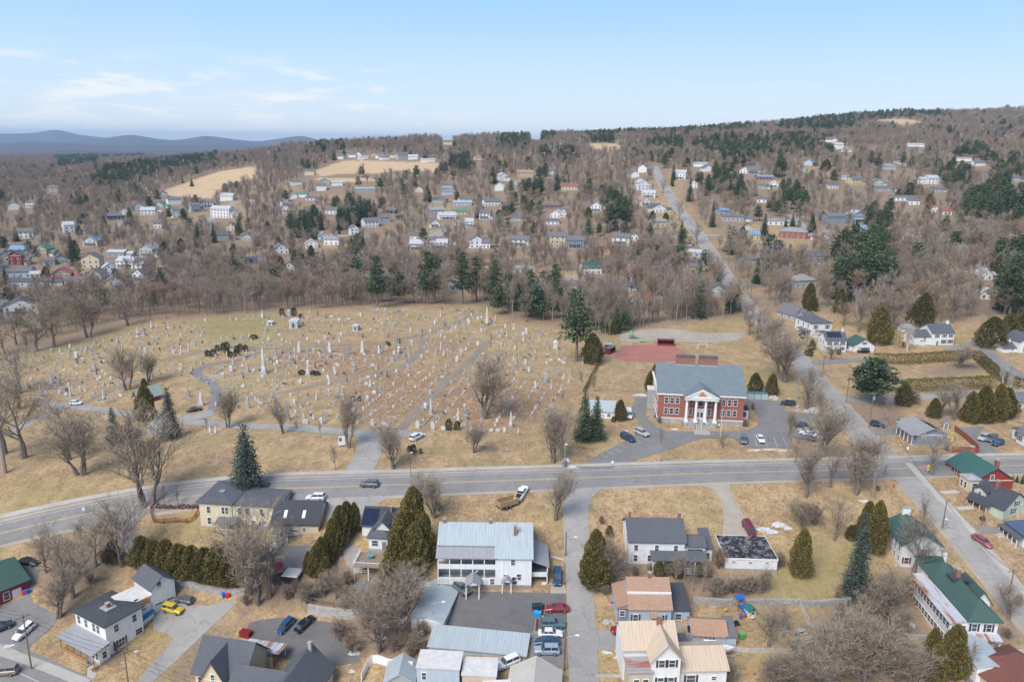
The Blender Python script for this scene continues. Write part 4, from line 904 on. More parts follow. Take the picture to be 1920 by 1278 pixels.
class House:
    """local frame: origin at the front-left base corner, x along the front, y into the depth"""
    def __init__(s,name,label,cat='house',C=None,eave=None,R=None,L=None,depth=8,loc=None,rz=0,group=None):
        if C is not None:
            P=G(*C);s.h=height_at(P,eave);Q=on_plane(*R,P.z+s.h);s.P=P;u=Vector((Q.x-P.x,Q.y-P.y));s.w=u.length;rz=math.atan2(u.y,u.x)
            if L is not None:K=on_plane(*L,P.z+s.h);s.d=Vector((K.x-P.x,K.y-P.y)).length
            else:s.d=depth
            loc=P
        s.o=thing(name,loc,rz,label,cat,group);s.loc=Vector(loc);s.rz=rz
    def part(s,name,mb,*m,parent=None,loc=None,rz=0,label=None,fix=True):
        o=mb.build(name,*m,parent=parent or s.o,fixn=fix)
        if loc is not None:o.location=loc
        o.rotation_euler=(0,0,rz)
        if label:o['label']=label
        return o
    def vol(s,x,y,w,d,h,z=0,roof='gu',rise=2.0,over=.4,wall=None,rmat=None,base=True,walls=True,trim=None,thick=.2,wname='wall',lowx=None):
        """a block of the house: walls, roof and foundation"""
        wall=wall or S_white;rmat=rmat or R_grey;m=MB();x1,y1,H=x+w,y+d,z+h
        v=[(x,y,z),(x1,y,z),(x1,y1,z),(x,y1,z)]
        if walls:
            zb=z-(0.0 if z>.5 else 3.0)
            m.box(x,x1,y,y1,zb,H)
            if roof=='gu':m.add([(x,y,H),(x,y1,H),(x,(y+y1)/2,H+rise),(x1,y,H),(x1,y1,H),(x1,(y+y1)/2,H+rise)],[(0,2,1),(3,4,5),(0,3,5,2),(1,2,5,4)])
            if roof=='gv':m.add([(x,y,H),(x1,y,H),((x+x1)/2,y,H+rise),(x,y1,H),(x1,y1,H),((x+x1)/2,y1,H+rise)],[(0,1,2),(3,5,4),(0,2,5,3),(1,4,5,2)])
            if roof=='gam':m.add([(x,y,H),(x1,y,H),(x1-w*.17,y,H+rise*.68),((x+x1)/2,y,H+rise),(x+w*.17,y,H+rise*.68)],[(0,1,2,3,4)]);m.add([(x,y1,H),(x1,y1,H),(x1-w*.17,y1,H+rise*.68),((x+x1)/2,y1,H+rise),(x+w*.17,y1,H+rise*.68)],[(4,3,2,1,0)])
            s.part(wname,m,wall)
            if base and z<.5:
                f=MB();f.box(x-.05,x1+.05,y-.05,y1+.05,z-3,z+.35);s.part('foundation',f,FND)
        r=MB();t=thick;o=over;slope=None
        def tent(tops):
            """list of quads (top surface) turned into slabs of thickness t"""
            for q in tops:
                n=len(q);r.add([(a,b,c+t)for a,b,c in q]+[(a,b,c)for a,b,c in q],[tuple(range(n)),tuple(range(2*n-1,n-1,-1))]+[(i,i+n,(i+1)%n+n,(i+1)%n)for i in range(n)])
        if roof=='gu':
            k=rise/(d/2);e=H-k*o;ym=(y+y1)/2
            tent([[(x-o,y-o,e),(x1+o,y-o,e),(x1+o,ym,H+rise),(x-o,ym,H+rise)],[(x1+o,y1+o,e),(x-o,y1+o,e),(x-o,ym,H+rise),(x1+o,ym,H+rise)]])
        elif roof=='gv':
            k=rise/(w/2);e=H-k*o;xm=(x+x1)/2
            tent([[(x-o,y1+o,e),(x-o,y-o,e),(xm,y-o,H+rise),(xm,y1+o,H+rise)],[(x1+o,y-o,e),(x1+o,y1+o,e),(xm,y1+o,H+rise),(xm,y-o,H+rise)]])
        elif roof=='gam':
            a=w*.17;zz=rise*.68;xm=(x+x1)/2
            tent([[(x-.2,y1+o,H-.2),(x-.2,y-o,H-.2),(x+a,y-o,H+zz),(x+a,y1+o,H+zz)],[(x1+.2,y-o,H-.2),(x1+.2,y1+o,H-.2),(x1-a,y1+o,H+zz),(x1-a,y-o,H+zz)],
                  [(x+a,y1+o,H+zz),(x+a,y-o,H+zz),(xm,y-o,H+rise),(xm,y1+o,H+rise)],[(x1-a,y-o,H+zz),(x1-a,y1+o,H+zz),(xm,y1+o,H+rise),(xm,y-o,H+rise)]])
        elif roof=='hip':
            a,b,c,e=(x-o,y-o,H),(x1+o,y-o,H),(x1+o,y1+o,H),(x-o,y1+o,H);m_=min(w,d)/2+o
            if w>=d:p,q=(x-o+m_,(y+y1)/2,H+rise),(x1+o-m_,(y+y1)/2,H+rise);tops=[[a,b,q,p],[b,c,q],[c,e,p,q],[e,a,p]]
            else:p,q=((x+x1)/2,y-o+m_,H+rise),((x+x1)/2,y1+o-m_,H+rise);tops=[[a,b,p],[b,c,q,p],[c,e,q],[e,a,p,q]]
            tent(tops);r.box(x-o+.01,x1+o-.01,y-o+.01,y1+o-.01,H-.02,H+.05)
        elif roof=='flat':
            r.box(x-o,x1+o,y-o,y1+o,H+.002,H+t+.05)
        elif roof in('sf','sb','sl','sr'):   # shed roof, high side at the back / front / right / left
            hi=rise;c={'sf':(0,0,hi,hi),'sb':(hi,hi,0,0),'sl':(0,hi,hi,0),'sr':(hi,0,0,hi)}[roof]
            q=[(x-o,y-o,H+c[0]),(x1+o,y-o,H+c[1]),(x1+o,y1+o,H+c[2]),(x-o,y1+o,H+c[3])];tent([q])
            if walls:
                g=MB();g.add([(x,y,H),(x1,y,H),(x1,y1,H),(x,y1,H),(x,y,H+c[0]-.001),(x1,y,H+c[1]-.001),(x1,y1,H+c[2]-.001),(x,y1,H+c[3]-.001)],[(0,1,5,4),(1,2,6,5),(2,3,7,6),(3,0,4,7)]);s.part(wname,g,wall,fix=False)
        ro=s.part('roof',r,rmat)
        # light fascia boards under the eaves
        if roof in('gu','gv','hip')and walls:
            f=MB();zf=H-.28
            f.box(x-.06,x1+.06,y-.06,y1+.06,zf,H-.04);s.part('trim',f,trim or T_white)
        return ro
    def at(s,face,x,y,w,d):
        return{'F':(lambda q:(x+q*w,y-.01)),'R':(lambda q:(x+w+.01,y+q*d)),'B':(lambda q:(x+(1-q)*w,y+d+.01)),'L':(lambda q:(x-.01,y+(1-q)*d))}[face]
    def wins(s,blk,face,qs,z,w=.95,h=1.5,shut=None,trim=None,lone=False):
        f,p,sh=win_meshes(w,h,shut,trim=trim);pos=s.at(face,*blk)
        for q in qs:
            X,Y=pos(q);o=link('window',f,s.o);o.location=(X,Y,z);o.rotation_euler=(0,0,FACE[face])
            if not lone:link('pane',p,o)
            if sh:
                for k in(-1,1):
                    a=link('shutter',sh,o);a.location=(k*(w/2+.30),0,0)
    def door(s,blk,face,q,z=0,w=1.0,h=2.1,mat=None):
        X,Y=s.at(face,*blk)(q);o=MB().box(-w/2,w/2,-.06,.02,0,h).build('door',mat or DOORM,parent=s.o);o.location=(X,Y,z);o.rotation_euler=(0,0,FACE[face])
        fr=MB().box(-w/2-.12,-w/2,-.08,.02,0,h).box(w/2,w/2+.12,-.08,.02,0,h).box(-w/2-.12,w/2+.12,-.08,.02,h,h+.14).build('door_frame',T_white,parent=o)
        k=MB().box(w/2-.2,w/2-.12,-.11,-.06,.95,1.05).build('handle',BLACK,parent=o)
    def garage(s,blk,face,q,z=0,w=2.7,h=2.2):
        X,Y=s.at(face,*blk)(q);m=MB();n=4
        for i in range(n):m.box(-w/2,w/2,-.05,.02,i*h/n+.01,(i+1)*h/n-.02)
        o=m.build('garage_door',GARAGE,parent=s.o);o.location=(X,Y,z);o.rotation_euler=(0,0,FACE[face])
        g=MB().box(-w/2+.2,w/2-.2,-.065,-.05,h*.80,h*.93).build('pane',GL,parent=o)
    def chimney(s,x,y,z0,z1,w=.7,d=.7,mat=None):
        m=MB().box(x-w/2,x+w/2,y-d/2,y+d/2,z0,z1-.2);o=s.part('chimney',m,mat or BR2);c=MB().box(x-w/2-.07,x+w/2+.07,y-d/2-.07,y+d/2+.07,z1-.2,z1);c.build('chimney_cap',FND,parent=o)
    def porch(s,x,y,w,d,h,z=0,rmat=None,rise=.6,posts=4,side='F',rail=True,deck=True,roof='sf',over=.25,col=None,rcol=None):
        s.vol(x,y,w,d,h,z,roof,rise,over,rmat=rmat,walls=False)
        n=posts;col=col or T_white
        pts=[(x+.1+(w-.2)*i/(n-1),y+.1)for i in range(n)]if side in 'FB' else[((x+.1 if side=='L' else x+w-.1),y+.1+(d-.2)*i/(n-1))for i in range(n)]
        for a,b in pts:
            s.part('post',MB().box(a-.08,a+.08,b-.08,b+.08,z-.6,z+h),col,fix=False)
        if deck:s.part('deck',MB().box(x,x+w,y,y+d,z-.6,z+.08),FND,fix=False)
        if rail:
            m=MB();a0,b0=pts[0];a1,b1=pts[-1]
            if side in 'FB':
                m.box(a0,a1,b0-.04,b0+.04,z+.85,z+.93);k=max(2,int((a1-a0)/.3))
                for i in range(k):q=a0+(a1-a0)*i/k;m.box(q,q+.05,b0-.02,b0+.02,z+.1,z+.85)
            else:
                m.box(a0-.04,a0+.04,b0,b1,z+.85,z+.93);k=max(2,int((b1-b0)/.3))
                for i in range(k):q=b0+(b1-b0)*i/k;m.box(a0-.02,a0+.02,q,q+.05,z+.1,z+.85)
            s.part('railing',m,rcol or T_white,fix=False)
def p(c,x,y):return cr(c,(x,y))
def py_(c,y):return cr(c,(0,y))[1]

# --- white house with dark flat-hipped roof, front-left
H=House('white_house','white two-storey house with dark low roof, brick chimney and wraparound front porch',C=p('A',655,1130),eave=py_('A',945),R=p('A',850,825),L=p('A',412,872))
w,d,h=H.w,H.d,H.h;H.vol(0,0,w,d,h,roof='hip',rise=.8,over=.5,rmat=R_dark);blk=(0,0,w,d)
H.wins(blk,'L',(.12,.36,.62,.76),h-1.5,.9,1.7);H.wins(blk,'F',(.28,.78),h-1.6,.9,1.5);H.wins(blk,'F',(.86,),2.0,1.5,1.2);H.wins(blk,'F',(.34,),1.8,1.9,1.7,T_dark)
H.chimney(w*.45,d*.42,h,h+2.0);H.part('roof',MB().box(w*.3,w*.6,d*.3,d*.55,h+.93,h+.99),R_flat)
H.vol(-3.6,-.9,3.4,d+1.2,3.0,0,'sl',.8,.3,rmat=R_mgrey,walls=False); 
for q in range(6):H.part('post',MB().box(-3.5,-3.36,-.8+q*(d+.9)/5,-.66+q*(d+.9)/5,-.4,3.1),OWOOD,fix=False)
H.part('railing',MB().box(-3.52,-3.4,1.5,d+.2,.1,.9),OWOOD);H.part('deck',MB().box(-3.6,0,1.2,d+.3,-1.2,.08),FND);H.part('skirt',MB().box(-3.64,-3.6,1.2,d+.3,-1.3,-.25),BLACK)
H.vol(-2.2,-.6,2.2,2.6,2.9,0,'flat',0,.02,rmat=R_mgrey);H.wins((-2.2,-.6,2.2,2.6),'F',(.5,),1.6,.8,1.5);H.wins((-2.2,-.6,2.2,2.6),'L',(.3,.75),1.6,.7,1.4)
H.part('steps',MB().box(-3.8,-2.4,-.6,.0,-.8,-.1).box(-3.8,-2.4,-1.1,-.6,-1.1,-.4).box(-3.8,-2.4,-1.6,-1.1,-1.4,-.7),WOOD)
H.vol(w,1.2,3.3,5,2.7,0,'sl',.9,.35,rmat=R_sky);H.wins((w,1.2,3.3,5),'F',(.6,),1.6,.8,1.0)
# --- its garage
H=House('garage','white gabled garage with grey link and three garage doors beside the parked yellow car','garage',C=p('A',925,872),eave=py_('A',722),R=p('A',1048,660),L=p('A',716,705))
w,d,h=H.w,H.d,H.h;H.vol(0,0,w,d,h,roof='gv',rise=2.0,over=.4,rmat=R_char);blk=(0,0,w,d);H.garage(blk,'F',.26,.1,w*.36);H.garage(blk,'F',.74,.1,w*.36);H.wins(blk,'F',(.35,),h+.3,.9,1.5)
H.vol(-5.6,.4,5.6,d*.6,h-1.5,roof='sf',rise=.6,over=.35,rmat=R_fwhite);b2=(-5.6,.4,5.6,d*.6);H.garage(b2,'F',.45,.1,4.0);H.wins(b2,'F',(.45,),h-1.4,.7,1.0);H.part('balcony',MB().box(-5.0,-.8,-.9,.35,h-2.2,h-2.1).box(-5.0,-.8,-.95,-.88,h-2.2,h-1.2),OWOOD)
# --- long yellow house
H=House('yellow_house','long pale yellow apartment house with dark flat roofs and an attached black-roofed barn',C=p('B',120,345),eave=py_('B',200),R=p('B',570,226),depth=11)
w,d,h=H.w,H.d,H.h;k=w*.42;H.vol(0,0,k,11,h+.25,roof='hip',rise=.7,over=.6,wall=S_yel,rmat=R_char,trim=T_cream);H.vol(k+.01,.25,w-k,8.5,h,roof='hip',rise=.5,over=.5,wall=S_yel,rmat=R_char,trim=T_cream)
H.wins((0,0,k,9),'F',(.28,.74,.84),h-1.6,.8,1.6);H.wins((0,0,k,9),'F',(.28,.8),1.8,.8,1.6);H.wins((k,.25,w-k,9),'F',(.17,.34,.66),h-1.6,.8,1.6);H.wins((k,.25,w-k,9),'F',(.2,.7),1.7,.9,1.4);H.door((k,.25,w-k,9),'F',.46,.3);H.door((0,0,k,9),'F',.62,.3)
H.porch(k*.62,-2.2,4.6,2.1,2.4,0,R_grey,.5,3);H.part('bulkhead',MB().box(w-4.2,w-1.4,-1.8,.2,-.5,2.1),METAL);H.part('roof_vent',MB().box(k*.4,k*.55,4,5,h+.9,h+1.25),METAL)
P0=G(*p('B',555,395));H2=House('yellow_barn','pale yellow barn with black standing-seam metal roof and two skylights, joined to the yellow house','barn',C=p('B',548,410),eave=py_('B',326),R=p('B',822,329),depth=10.5)
w,d,h=H2.w,H2.d,H2.h;H2.vol(0,0,w,d,h,roof='gu',rise=3.3,over=.35,wall=S_yel,rmat=R_black,trim=T_cream);b=(0,0,w,d);H2.wins(b,'F',(.70,),2.2,.5,.8);H2.wins(b,'R',(.5,),h-.6,.8,1.2);H2.wins(b,'R',(.85,),2.6,.8,1.2);H2.door(b,'R',.3,.1,1.2);H2.garage(b,'F',.45,.0,2.6)
for q in(.26,.66):H2.part('skylight',MB().add([(w*q-.35,1.2,h+.98),(w*q+.35,1.2,h+.98),(w*q+.35,2.9,h+2.05),(w*q-.35,2.9,h+2.05)],[(0,1,2,3)]).box(w*q-.36,w*q+.36,1.15,1.22,h+.8,h+1.0),T_white,fix=False)
H2.porch(.8,-2.4,3.4,2.3,2.3,0,R_grey,.4,3)
# --- small white house with solar panels
H=House('white_cottage','small white house with solar panels, cross gable and a raised deck beside tall cedars',C=p('B',1090,405),eave=py_('B',332),R=p('B',1330,345),depth=8.5)
w,d,h=H.w,H.d,H.h;H.vol(0,0,w,d,h,roof='gu',rise=2.4,rmat=R_dark);H.vol(w*.3,-2.6,w*.55,5,h-.1,roof='gv',rise=2.6,rmat=R_char);H.wins((w*.3,-2.6,w*.55,5),'F',(.7,),h-.2,.8,1.2)
H.part('solar_panel',MB().add([(-.2,-.2,h+.12),(w*.36,-.2,h+.12),(w*.36,d*.42,h+2.35),(-.2,d*.42,h+2.35)],[(0,1,2,3)]),SOLAR);H.part('solar_panel',MB().add([(w*.60,-2.3,h+2.2),(w*.80,-2.3,h+.75),(w*.80,.6,h+.75),(w*.60,.6,h+2.2)],[(0,1,2,3)]),SOLAR)
H.chimney(w*.66,d*.35,h,h+3.6,.5,.5);H.vol(w*.32,-5.4,w*.5,2.8,3.0,0,'hip',.9,.4,rmat=R_char);H.wins((w*.32,-5.4,w*.5,2.8),'F',(.3,),1.7,1.3,1.3);H.door((w*.32,-5.4,w*.5,2.8),'F',.75,.1)
H.part('deck',MB().box(w*.12,w*.82,-11.5,-5.5,-.75,-.5),WOOD)
m=MB()
for q in np.arange(w*.12,w*.82,.28):m.box(q,q+.05,-11.5,-11.44,-.5,.4)
for q in np.arange(-11.5,-5.6,.28):m.box(w*.12,w*.12+.06,q,q+.05,-.5,.4)
m.box(w*.12,w*.82,-11.52,-11.42,.4,.48).box(w*.12-.02,w*.12+.08,-11.5,-5.5,.4,.48);H.part('railing',m,T_white)
for q in(.14,.47,.80):H.part('post',MB().box(w*q-.1,w*q+.1,-11.4,-11.2,-4,-.75),T_white)
H.part('table',MB().box(w*.35,w*.5,-8.6,-7.4,.15,.25).box(w*.41,w*.44,-8.1,-7.9,-.5,.15),plain('turquoise',(.10,.35,.40)))
# --- big white apartment building
H=House('apartment_building','large white three-storey apartment house with pale blue metal roof and stacked left-side porches','apartment building',C=p('C',675,715),eave=py_('C',530),R=p('C',890,533),depth=15)
w,d,h=H.w,H.d,H.h;zf=-H.loc.z;b=(0,0,w,d)
Pl=G(*p('C',327,668));wl=Vector((Pl.x-H.loc.x,Pl.y-H.loc.y)).length*.97
H.vol(0,0,w,d,h,roof='gu',rise=3.9,over=.35,rmat=R_metal);H.wins(b,'F',(.47,),h-1.0,.75,1.2);H.wins(b,'F',(.24,),h-4.2,.75,.8);H.wins(b,'F',(.64,),h-4.3,.9,1.3);H.wins(b,'F',(.52,),1.9,1.0,1.7)
H.vol(-wl,2.6,wl,d-5.2,h+1.4,roof='gu',rise=2.4,over=.3,rmat=R_metal);bl=(-wl,2.6,wl,d);H.wins(bl,'F',(.18,.32,.49,.59,.80),h+.35,.8,1.2)
H.vol(-wl,0,wl,2.6,h-.2,roof='sf',rise=1.2,over=.35,rmat=R_mgrey,walls=False)
fl=[h-.5-1.0,h-.5-3.4,2.0]
H.part('wall',MB().box(-wl,0,0,.15,-.5,h-4.6).box(-wl,0,0,.15,h-2.7,h-1.6),S_white);H.part('wall',MB().box(-wl,-wl+.15,.16,2.6,-.5,h-2.3),S_white)
H.part('floor',MB().box(-wl,-.02,.16,2.58,h-2.7,h-2.5).box(-wl,-.02,.16,2.58,h-5.2,h-5.0),FND)
for i in range(6):
    q=-wl+.1+(wl-.2)*i/5;H.part('post',MB().box(q-.09,q+.09,-.02,.16,h-4.6,h-.15),T_white,fix=False)
for zz in(h-1.6,h-4.6):
    m=MB();m.box(-wl,0,.04,.1,zz+.55,zz+.6)
    for q in np.arange(-wl,0,.3):m.box(q,q+.07,.04,.1,zz,zz+.55)
    H.part('railing',m,T_dark)
m=MB()
for q in np.arange(-wl+.3,-.3,.9):m.box(q,q+.06,-.06,0,.8,h-5.0)
for z in np.arange(.9,h-5.0,.55):m.box(-wl+.3,-1.9,-.05,-.01,z,z+.06)
H.part('lattice',m,plain('light_grey_lattice',(.52,.52,.52)));H.wins((-wl,0,wl,2),'F',(.93,),1.6,.8,1.3)
H.part('stair',MB().add([(-wl*.45,.5,h-5.0),(-wl*.30,.5,h-3.2),(-wl*.30,.8,h-3.2),(-wl*.45,.8,h-5.0),(-wl*.45,.5,h-4.7),(-wl*.30,.5,h-2.9),(-wl*.30,.8,h-2.9),(-wl*.45,.8,h-4.7)],[(0,1,5,4),(4,5,6,7),(3,2,6,7)]),T_white)
for(cx,gw,dep,hh)in((-wl*.39,2.6,3.2,2.6),(w*.30,1.8,1.4,2.3)):
    H.vol(cx-gw/2,-dep,gw,dep,hh,0,'gv',.9,.25,rmat=R_mgrey,walls=False)
    for q in(-1,1):H.part('post',MB().box(cx+q*gw/2-.1,cx+q*gw/2+.1,-dep,-dep+.2,-.6,hh),T_white,fix=False)
    H.part('gable',MB().add([(cx-gw/2,-dep+.02,hh),(cx+gw/2,-dep+.02,hh),(cx,-dep+.02,hh+.85)],[(0,1,2)]),T_white,fix=False)
H.door(b,'F',.30,.1);H.chimney(-wl*.93,d/2,h+1.5,h+4.9);H.chimney(-wl*.12,d/2,h+1.5,h+4.9);H.chimney(w*.52,d*.32,h+1,h+4.9,.6,.6)
H.vol(w+.02,1.2,3.4,8.5,h-2.6,roof='sr',rise=1.4,over=.3,rmat=R_mgrey,walls=False);b3=(w,1.2,3.4,8.5)
H.part('wall',MB().box(w+.02,w+3.4,1.2,1.35,h-4.9,h-3.9).box(w+3.25,w+3.4,1.35,9,-.5,h-2.7).box(w+.02,w+3.2,8.7,8.9,-.5,h-2.7).box(w+2.2,w+3.4,1.2,1.34,-.5,.8),S_white);H.part('floor',MB().box(w+.02,w+3.2,1.36,8.7,h-5.1,h-4.9),FND)
H.part('post',MB().box(w+3.2,w+3.4,1.2,1.4,-.4,h-2.6),T_white);H.part('wall',MB().box(w+.03,w+.1,1.4,8.6,-.5,h-2.7),S_grey);H.part('trim',MB().box(1.2,1.5,-.1,0,0,h-.4),T_white)
H.part('foundation',MB().box(-wl,w+.03,-.12,-.02,-2,.9),stone('rubble',(.38,.32,.27),3))
# --- metal-roofed garages
H=House('long_garage','pale blue metal-roofed garage block at the left end of the parking lot','garage',C=p('C',165,970),eave=py_('C',893),R=p('C',355,918),depth=17)
w,d,h=H.w,H.d,H.h;H.vol(0,0,w,d,h,roof='gv',rise=.9,over=.3,wall=S_white,rmat=R_metalv); 
for q in range(4):H.garage((0,0,w,d),'R',.14+q*.24,.05,2.8,2.3)
H=House('long_garage','long low pale blue metal-roofed garage along the near side of the parking lot','garage',C=p('C',272,1112),eave=py_('C',1062),R=p('C',850,1120),depth=4.8)
w,d,h=H.w,H.d,H.h;H.vol(0,0,w,d,h,roof='sf',rise=1.0,over=.35,wall=S_lb,rmat=R_metal)
H=House('pale_blue_building','pale blue box-shaped two-storey building with flat roof at the bottom edge','building',loc=G(*p('C',200,1370)),rz=-.06);Pq=H.loc;P2=G(*p('C',462,1390));w=(Vector((P2.x,P2.y))-Vector((Pq.x,Pq.y))).length*.92;h=height_at(Pq,py_('C',1190))
H.vol(0,0,w,4.6,h,roof='flat',over=.15,wall=S_lb,rmat=R_fwhite);H.wins((0,0,w,7),'F',(.17,),h-1.6,.7,1.4);H.wins((0,0,w,7),'F',(.14,),h-4.4,.7,1.2)
H=House('flat_roofed_garage','beige double garage with flat off-white roof right of the pale blue box building','garage',loc=G(*p('C',470,1350)),rz=-.03);Pq=H.loc;P2=G(*p('C',672,1355));w=(Vector((P2.x,P2.y))-Vector((Pq.x,Pq.y))).length;h=height_at(Pq,py_('C',1236))
H.vol(0,0,w,4.6,h,roof='flat',over=.15,wall=S_beige,rmat=R_fwhite);H.garage((0,0,w,7),'F',.28,0,2.4,2.1);H.garage((0,0,w,7),'F',.74,0,2.4,2.1)
H=House('beige_house','beige-roofed gabled building beside the silver car at the bottom edge','building',loc=G(*p('C',745,1420)),rz=-.10);Pq=H.loc;w=8.6;h=2.6
H.vol(0,-4,w,10.5,h,roof='gv',rise=2.4,over=.35,wall=S_beige,rmat=R_beige);H.vol(-4.4,-4,4.4,6.5,2.2,roof='sl',rise=.7,over=.3,wall=S_beige,rmat=R_fwhite)
H=House('small_shed','small shed with pale green-grey metal gable roof inside the white fence','shed',loc=G(*p('B',1225,1345)),rz=.0);H.vol(0,0,5.2,5.5,2.3,roof='gv',rise=1.7,over=.3,wall=S_grey,rmat=R_metalv)
# --- cream Victorian building, bottom left of centre
H=House('cream_house','cream house with steep charcoal gables, chimney and a striped white metal porch roof',loc=G(*p('B',100,1400)),rz=-.20);h=height_at(H.loc,py_('B',1205))
s_=1/ppm(H.loc)/1;u=Vector((math.cos(-.20),math.sin(-.20)))
w=9.6
H.vol(0,0,w,8.5,h,roof='gu',rise=4.3,over=.6,wall=S_cream,rmat=R_char,trim=T_cream);H.vol(2.4,-1.6,4.6,6,h,roof='gv',rise=3.8,over=.5,wall=S_cream,rmat=R_char,trim=T_cream)
H.wins((2.4,-1.6,4.6,6),'F',(.5,),h+.3,.7,1.5);H.wins((0,0,w,8),'F',(.10,.75),h-2,.8,1.5);H.wins((2.4,-1.6,4.6,6),'F',(.5,),h-2.4,1.1,1.5)
H.vol(w-1,-3.5,9.5,7.5,h-1.2,roof='gu',rise=3.6,over=.5,wall=S_cream,rmat=R_char,trim=T_cream);H.vol(w+6.2,-4,8.2,10.5,h-.2,roof='gv',rise=3.9,over=.5,wall=S_cream,rmat=R_char,trim=T_cream)
H.chimney(w+10.6,5.6,h+2,h+5.2,.6,.6,FND);H.vol(w-5.5,8.9,7.6,3.2,3.6,1.8,'sb',.5,.3,rmat=metalroof('streaked_white',(.58,.61,.64),.35),walls=False);H.part('wall',MB().box(w-5,w+1,8.2,8.8,0,5),S_cream);H.wins((w+6.2,-4,8.2,10.5),'F',(.3,.7),h-2,.9,1.5)
for q in(w-5.3,w-2,w+1.8):H.part('post',MB().box(q,q+.15,11.9,12.05,-.5,4.8),T_white)
# --- D: white house with charcoal roof
H=House('white_house','white house with charcoal gable roof and two ridge chimneys behind bare brush',C=p('D',312,572),eave=py_('D',430),R=p('D',658,436),depth=9.5)
w,d,h=H.w,H.d,H.h;b=(0,0,w,d);H.vol(0,0,w,d,h,roof='gu',rise=3.0,over=.35,rmat=R_char);H.wins(b,'F',(.13,.5,.84),h-1.5,.75,1.3);H.wins(b,'F',(.13,.38,),1.7,.75,1.4);H.chimney(w*.05,d/2,h+2,h+4.8,.55,.55,BR);H.chimney(w*.95,d/2,h+2,h+4.6,.55,.55,BR)
H.vol(w+.02,.3,w*.37,5,h-1.2,roof='gu',rise=1.2,over=.3,rmat=R_char);H.wins((w,.3,w*.37,5),'F',(.32,.70),h-2.2,1.6,.9);H.vol(w*1.38,1.5,w*.15,6,h-2.3,roof='sf',rise=1.5,over=.3,rmat=R_char);H.wins((w*1.38,1.5,w*.15,6),'F',(.5,),1.6,.7,1.5)
H.porch(w*.40,-2.6,w*.95,2.5,2.6,0,R_char,.8,6)
# --- flat-roofed outbuilding
H=House('outbuilding','long white outbuilding with patchy black flat roof beside the maroon car','outbuilding',C=p('D',895,600),eave=py_('D',533),R=p('D',1215,543),L=p('D',868,397))
w,d,h=H.w,H.d,H.h
rt=NT('patchy_tar_roof');nn=rt.noise(.7,6,.75,rt.obj());spx=rt.n('ShaderNodeSeparateXYZ');rt.l(rt.obj(),spx.inputs[0]);R_tar=rt.fin(rt.mix(rt.mr(nn,.48,.66),(.028,.028,.032),(.34,.33,.33)),.9)
H.vol(0,0,w,d,h,roof='flat',over=.0,thick=.05,rmat=R_tar);H.wins((0,0,w,d),'F',(.16,.48,.80),h-.8,.8,.4)
H.part('parapet',MB().box(-.1,w+.1,-.12,0,h-.2,h+.14).box(-.1,w+.1,d,d+.12,h-.2,h+.14).box(-.12,0,0,d,h-.2,h+.14).box(w,w+.12,0,d,h-.2,h+.14),T_white)
# --- pale blue house with tan roof
H=House('pale_blue_house','pale blue house with tan shingle roof, blue shutters and a dark-roofed right wing',C=p('D',318,936),eave=py_('D',836),R=p('D',575,840),depth=10.5)
w,d,h=H.w,H.d,H.h;b=(0,0,w,d);H.vol(0,0,w,d,h,roof='gu',rise=3.6,over=.3,wall=S_lb,rmat=R_tan);H.wins(b,'F',(.15,.79),h-2.0,.9,1.5,T_blue);H.wins(b,'F',(.58,),h-.35,.6,.4)
H.part('dormer_band',MB().box(-.3,w+.3,2.3,2.55,h+1.72,h+2.18),T_white);H.chimney(w*.55,d/2,h+2.6,h+4.9,.6,.6);H.porch(w*.5,-1.0,1.9,.9,2.3,0,R_tan,.5,2,rail=False);H.door(b,'F',.60,0,1.0,2.1,WOOD)
H.vol(-2.2,.8,2.2,8,3.3,roof='sr',rise=-.0,over=.3,wall=S_lb,rmat=R_tan);H.vol(-2.3,.8,2.3,8,3.3,roof='sl',rise=.9,over=.25,wall=S_lb,rmat=R_tan);H.wins((-2.3,.8,2.3,8),'F',(.45,),2.1,.9,1.1)
H.vol(w+.02,1.8,w*.5,7.5,h-1.4,roof='sf',rise=1.2,over=.3,wall=S_lb,rmat=R_dark);H.wins((w,1.8,w*.5,7.5),'F',(.47,),h-2.8,1.1,1.3)
# --- tan metal-roofed house, bottom right of the side street
H=House('white_house','white house with tan metal roof, front gable and dark shutters at the bottom edge',C=p('D',446,1345),eave=py_('D',1140),R=p('D',632,1136),depth=9)
w,d,h=H.w,H.d,H.h;b=(0,0,w,d);H.vol(0,0,w,6.6,h,roof='gv',rise=2.8,over=.5,wall=S_white,rmat=R_mtanv);H.wins(b,'F',(.34,.70),h-.9,1.0,1.4,T_dark);H.wins(b,'F',(.34,.70),h-4.4,1.0,1.4,T_dark)
H.vol(-4.2,3.1,w+4.15,7.2,h+.02,roof='gu',rise=2.75,over=.5,wall=S_white,rmat=R_mtan);H.chimney(w*.48,6.0,h+2,h+4.6,.7,.7);H.vol(-4.0,-.3,4.0,3.4,h-2.4,roof='sf',rise=.6,over=.25,wall=S_beige,rmat=R_rustv);H.wins((-4,-.3,4,3.4),'F',(.35,.75),2.4,.9,1.3)
H.vol(w+.05,1.2,w*1.75,7.5,h-3.2,roof='gu',rise=1.9,over=.4,wall=S_white,rmat=R_mtan);H.wins((w,1.2,w*1.75,7),'F',(.28,),1.8,1.5,1.4,T_dark);H.wins((w,1.2,w*1.75,7),'F',(.75,),1.8,.8,.7);H.vol(w+.2,8.9,4.2,4,2.4,roof='flat',over=.1,wall=S_grey,rmat=R_char)
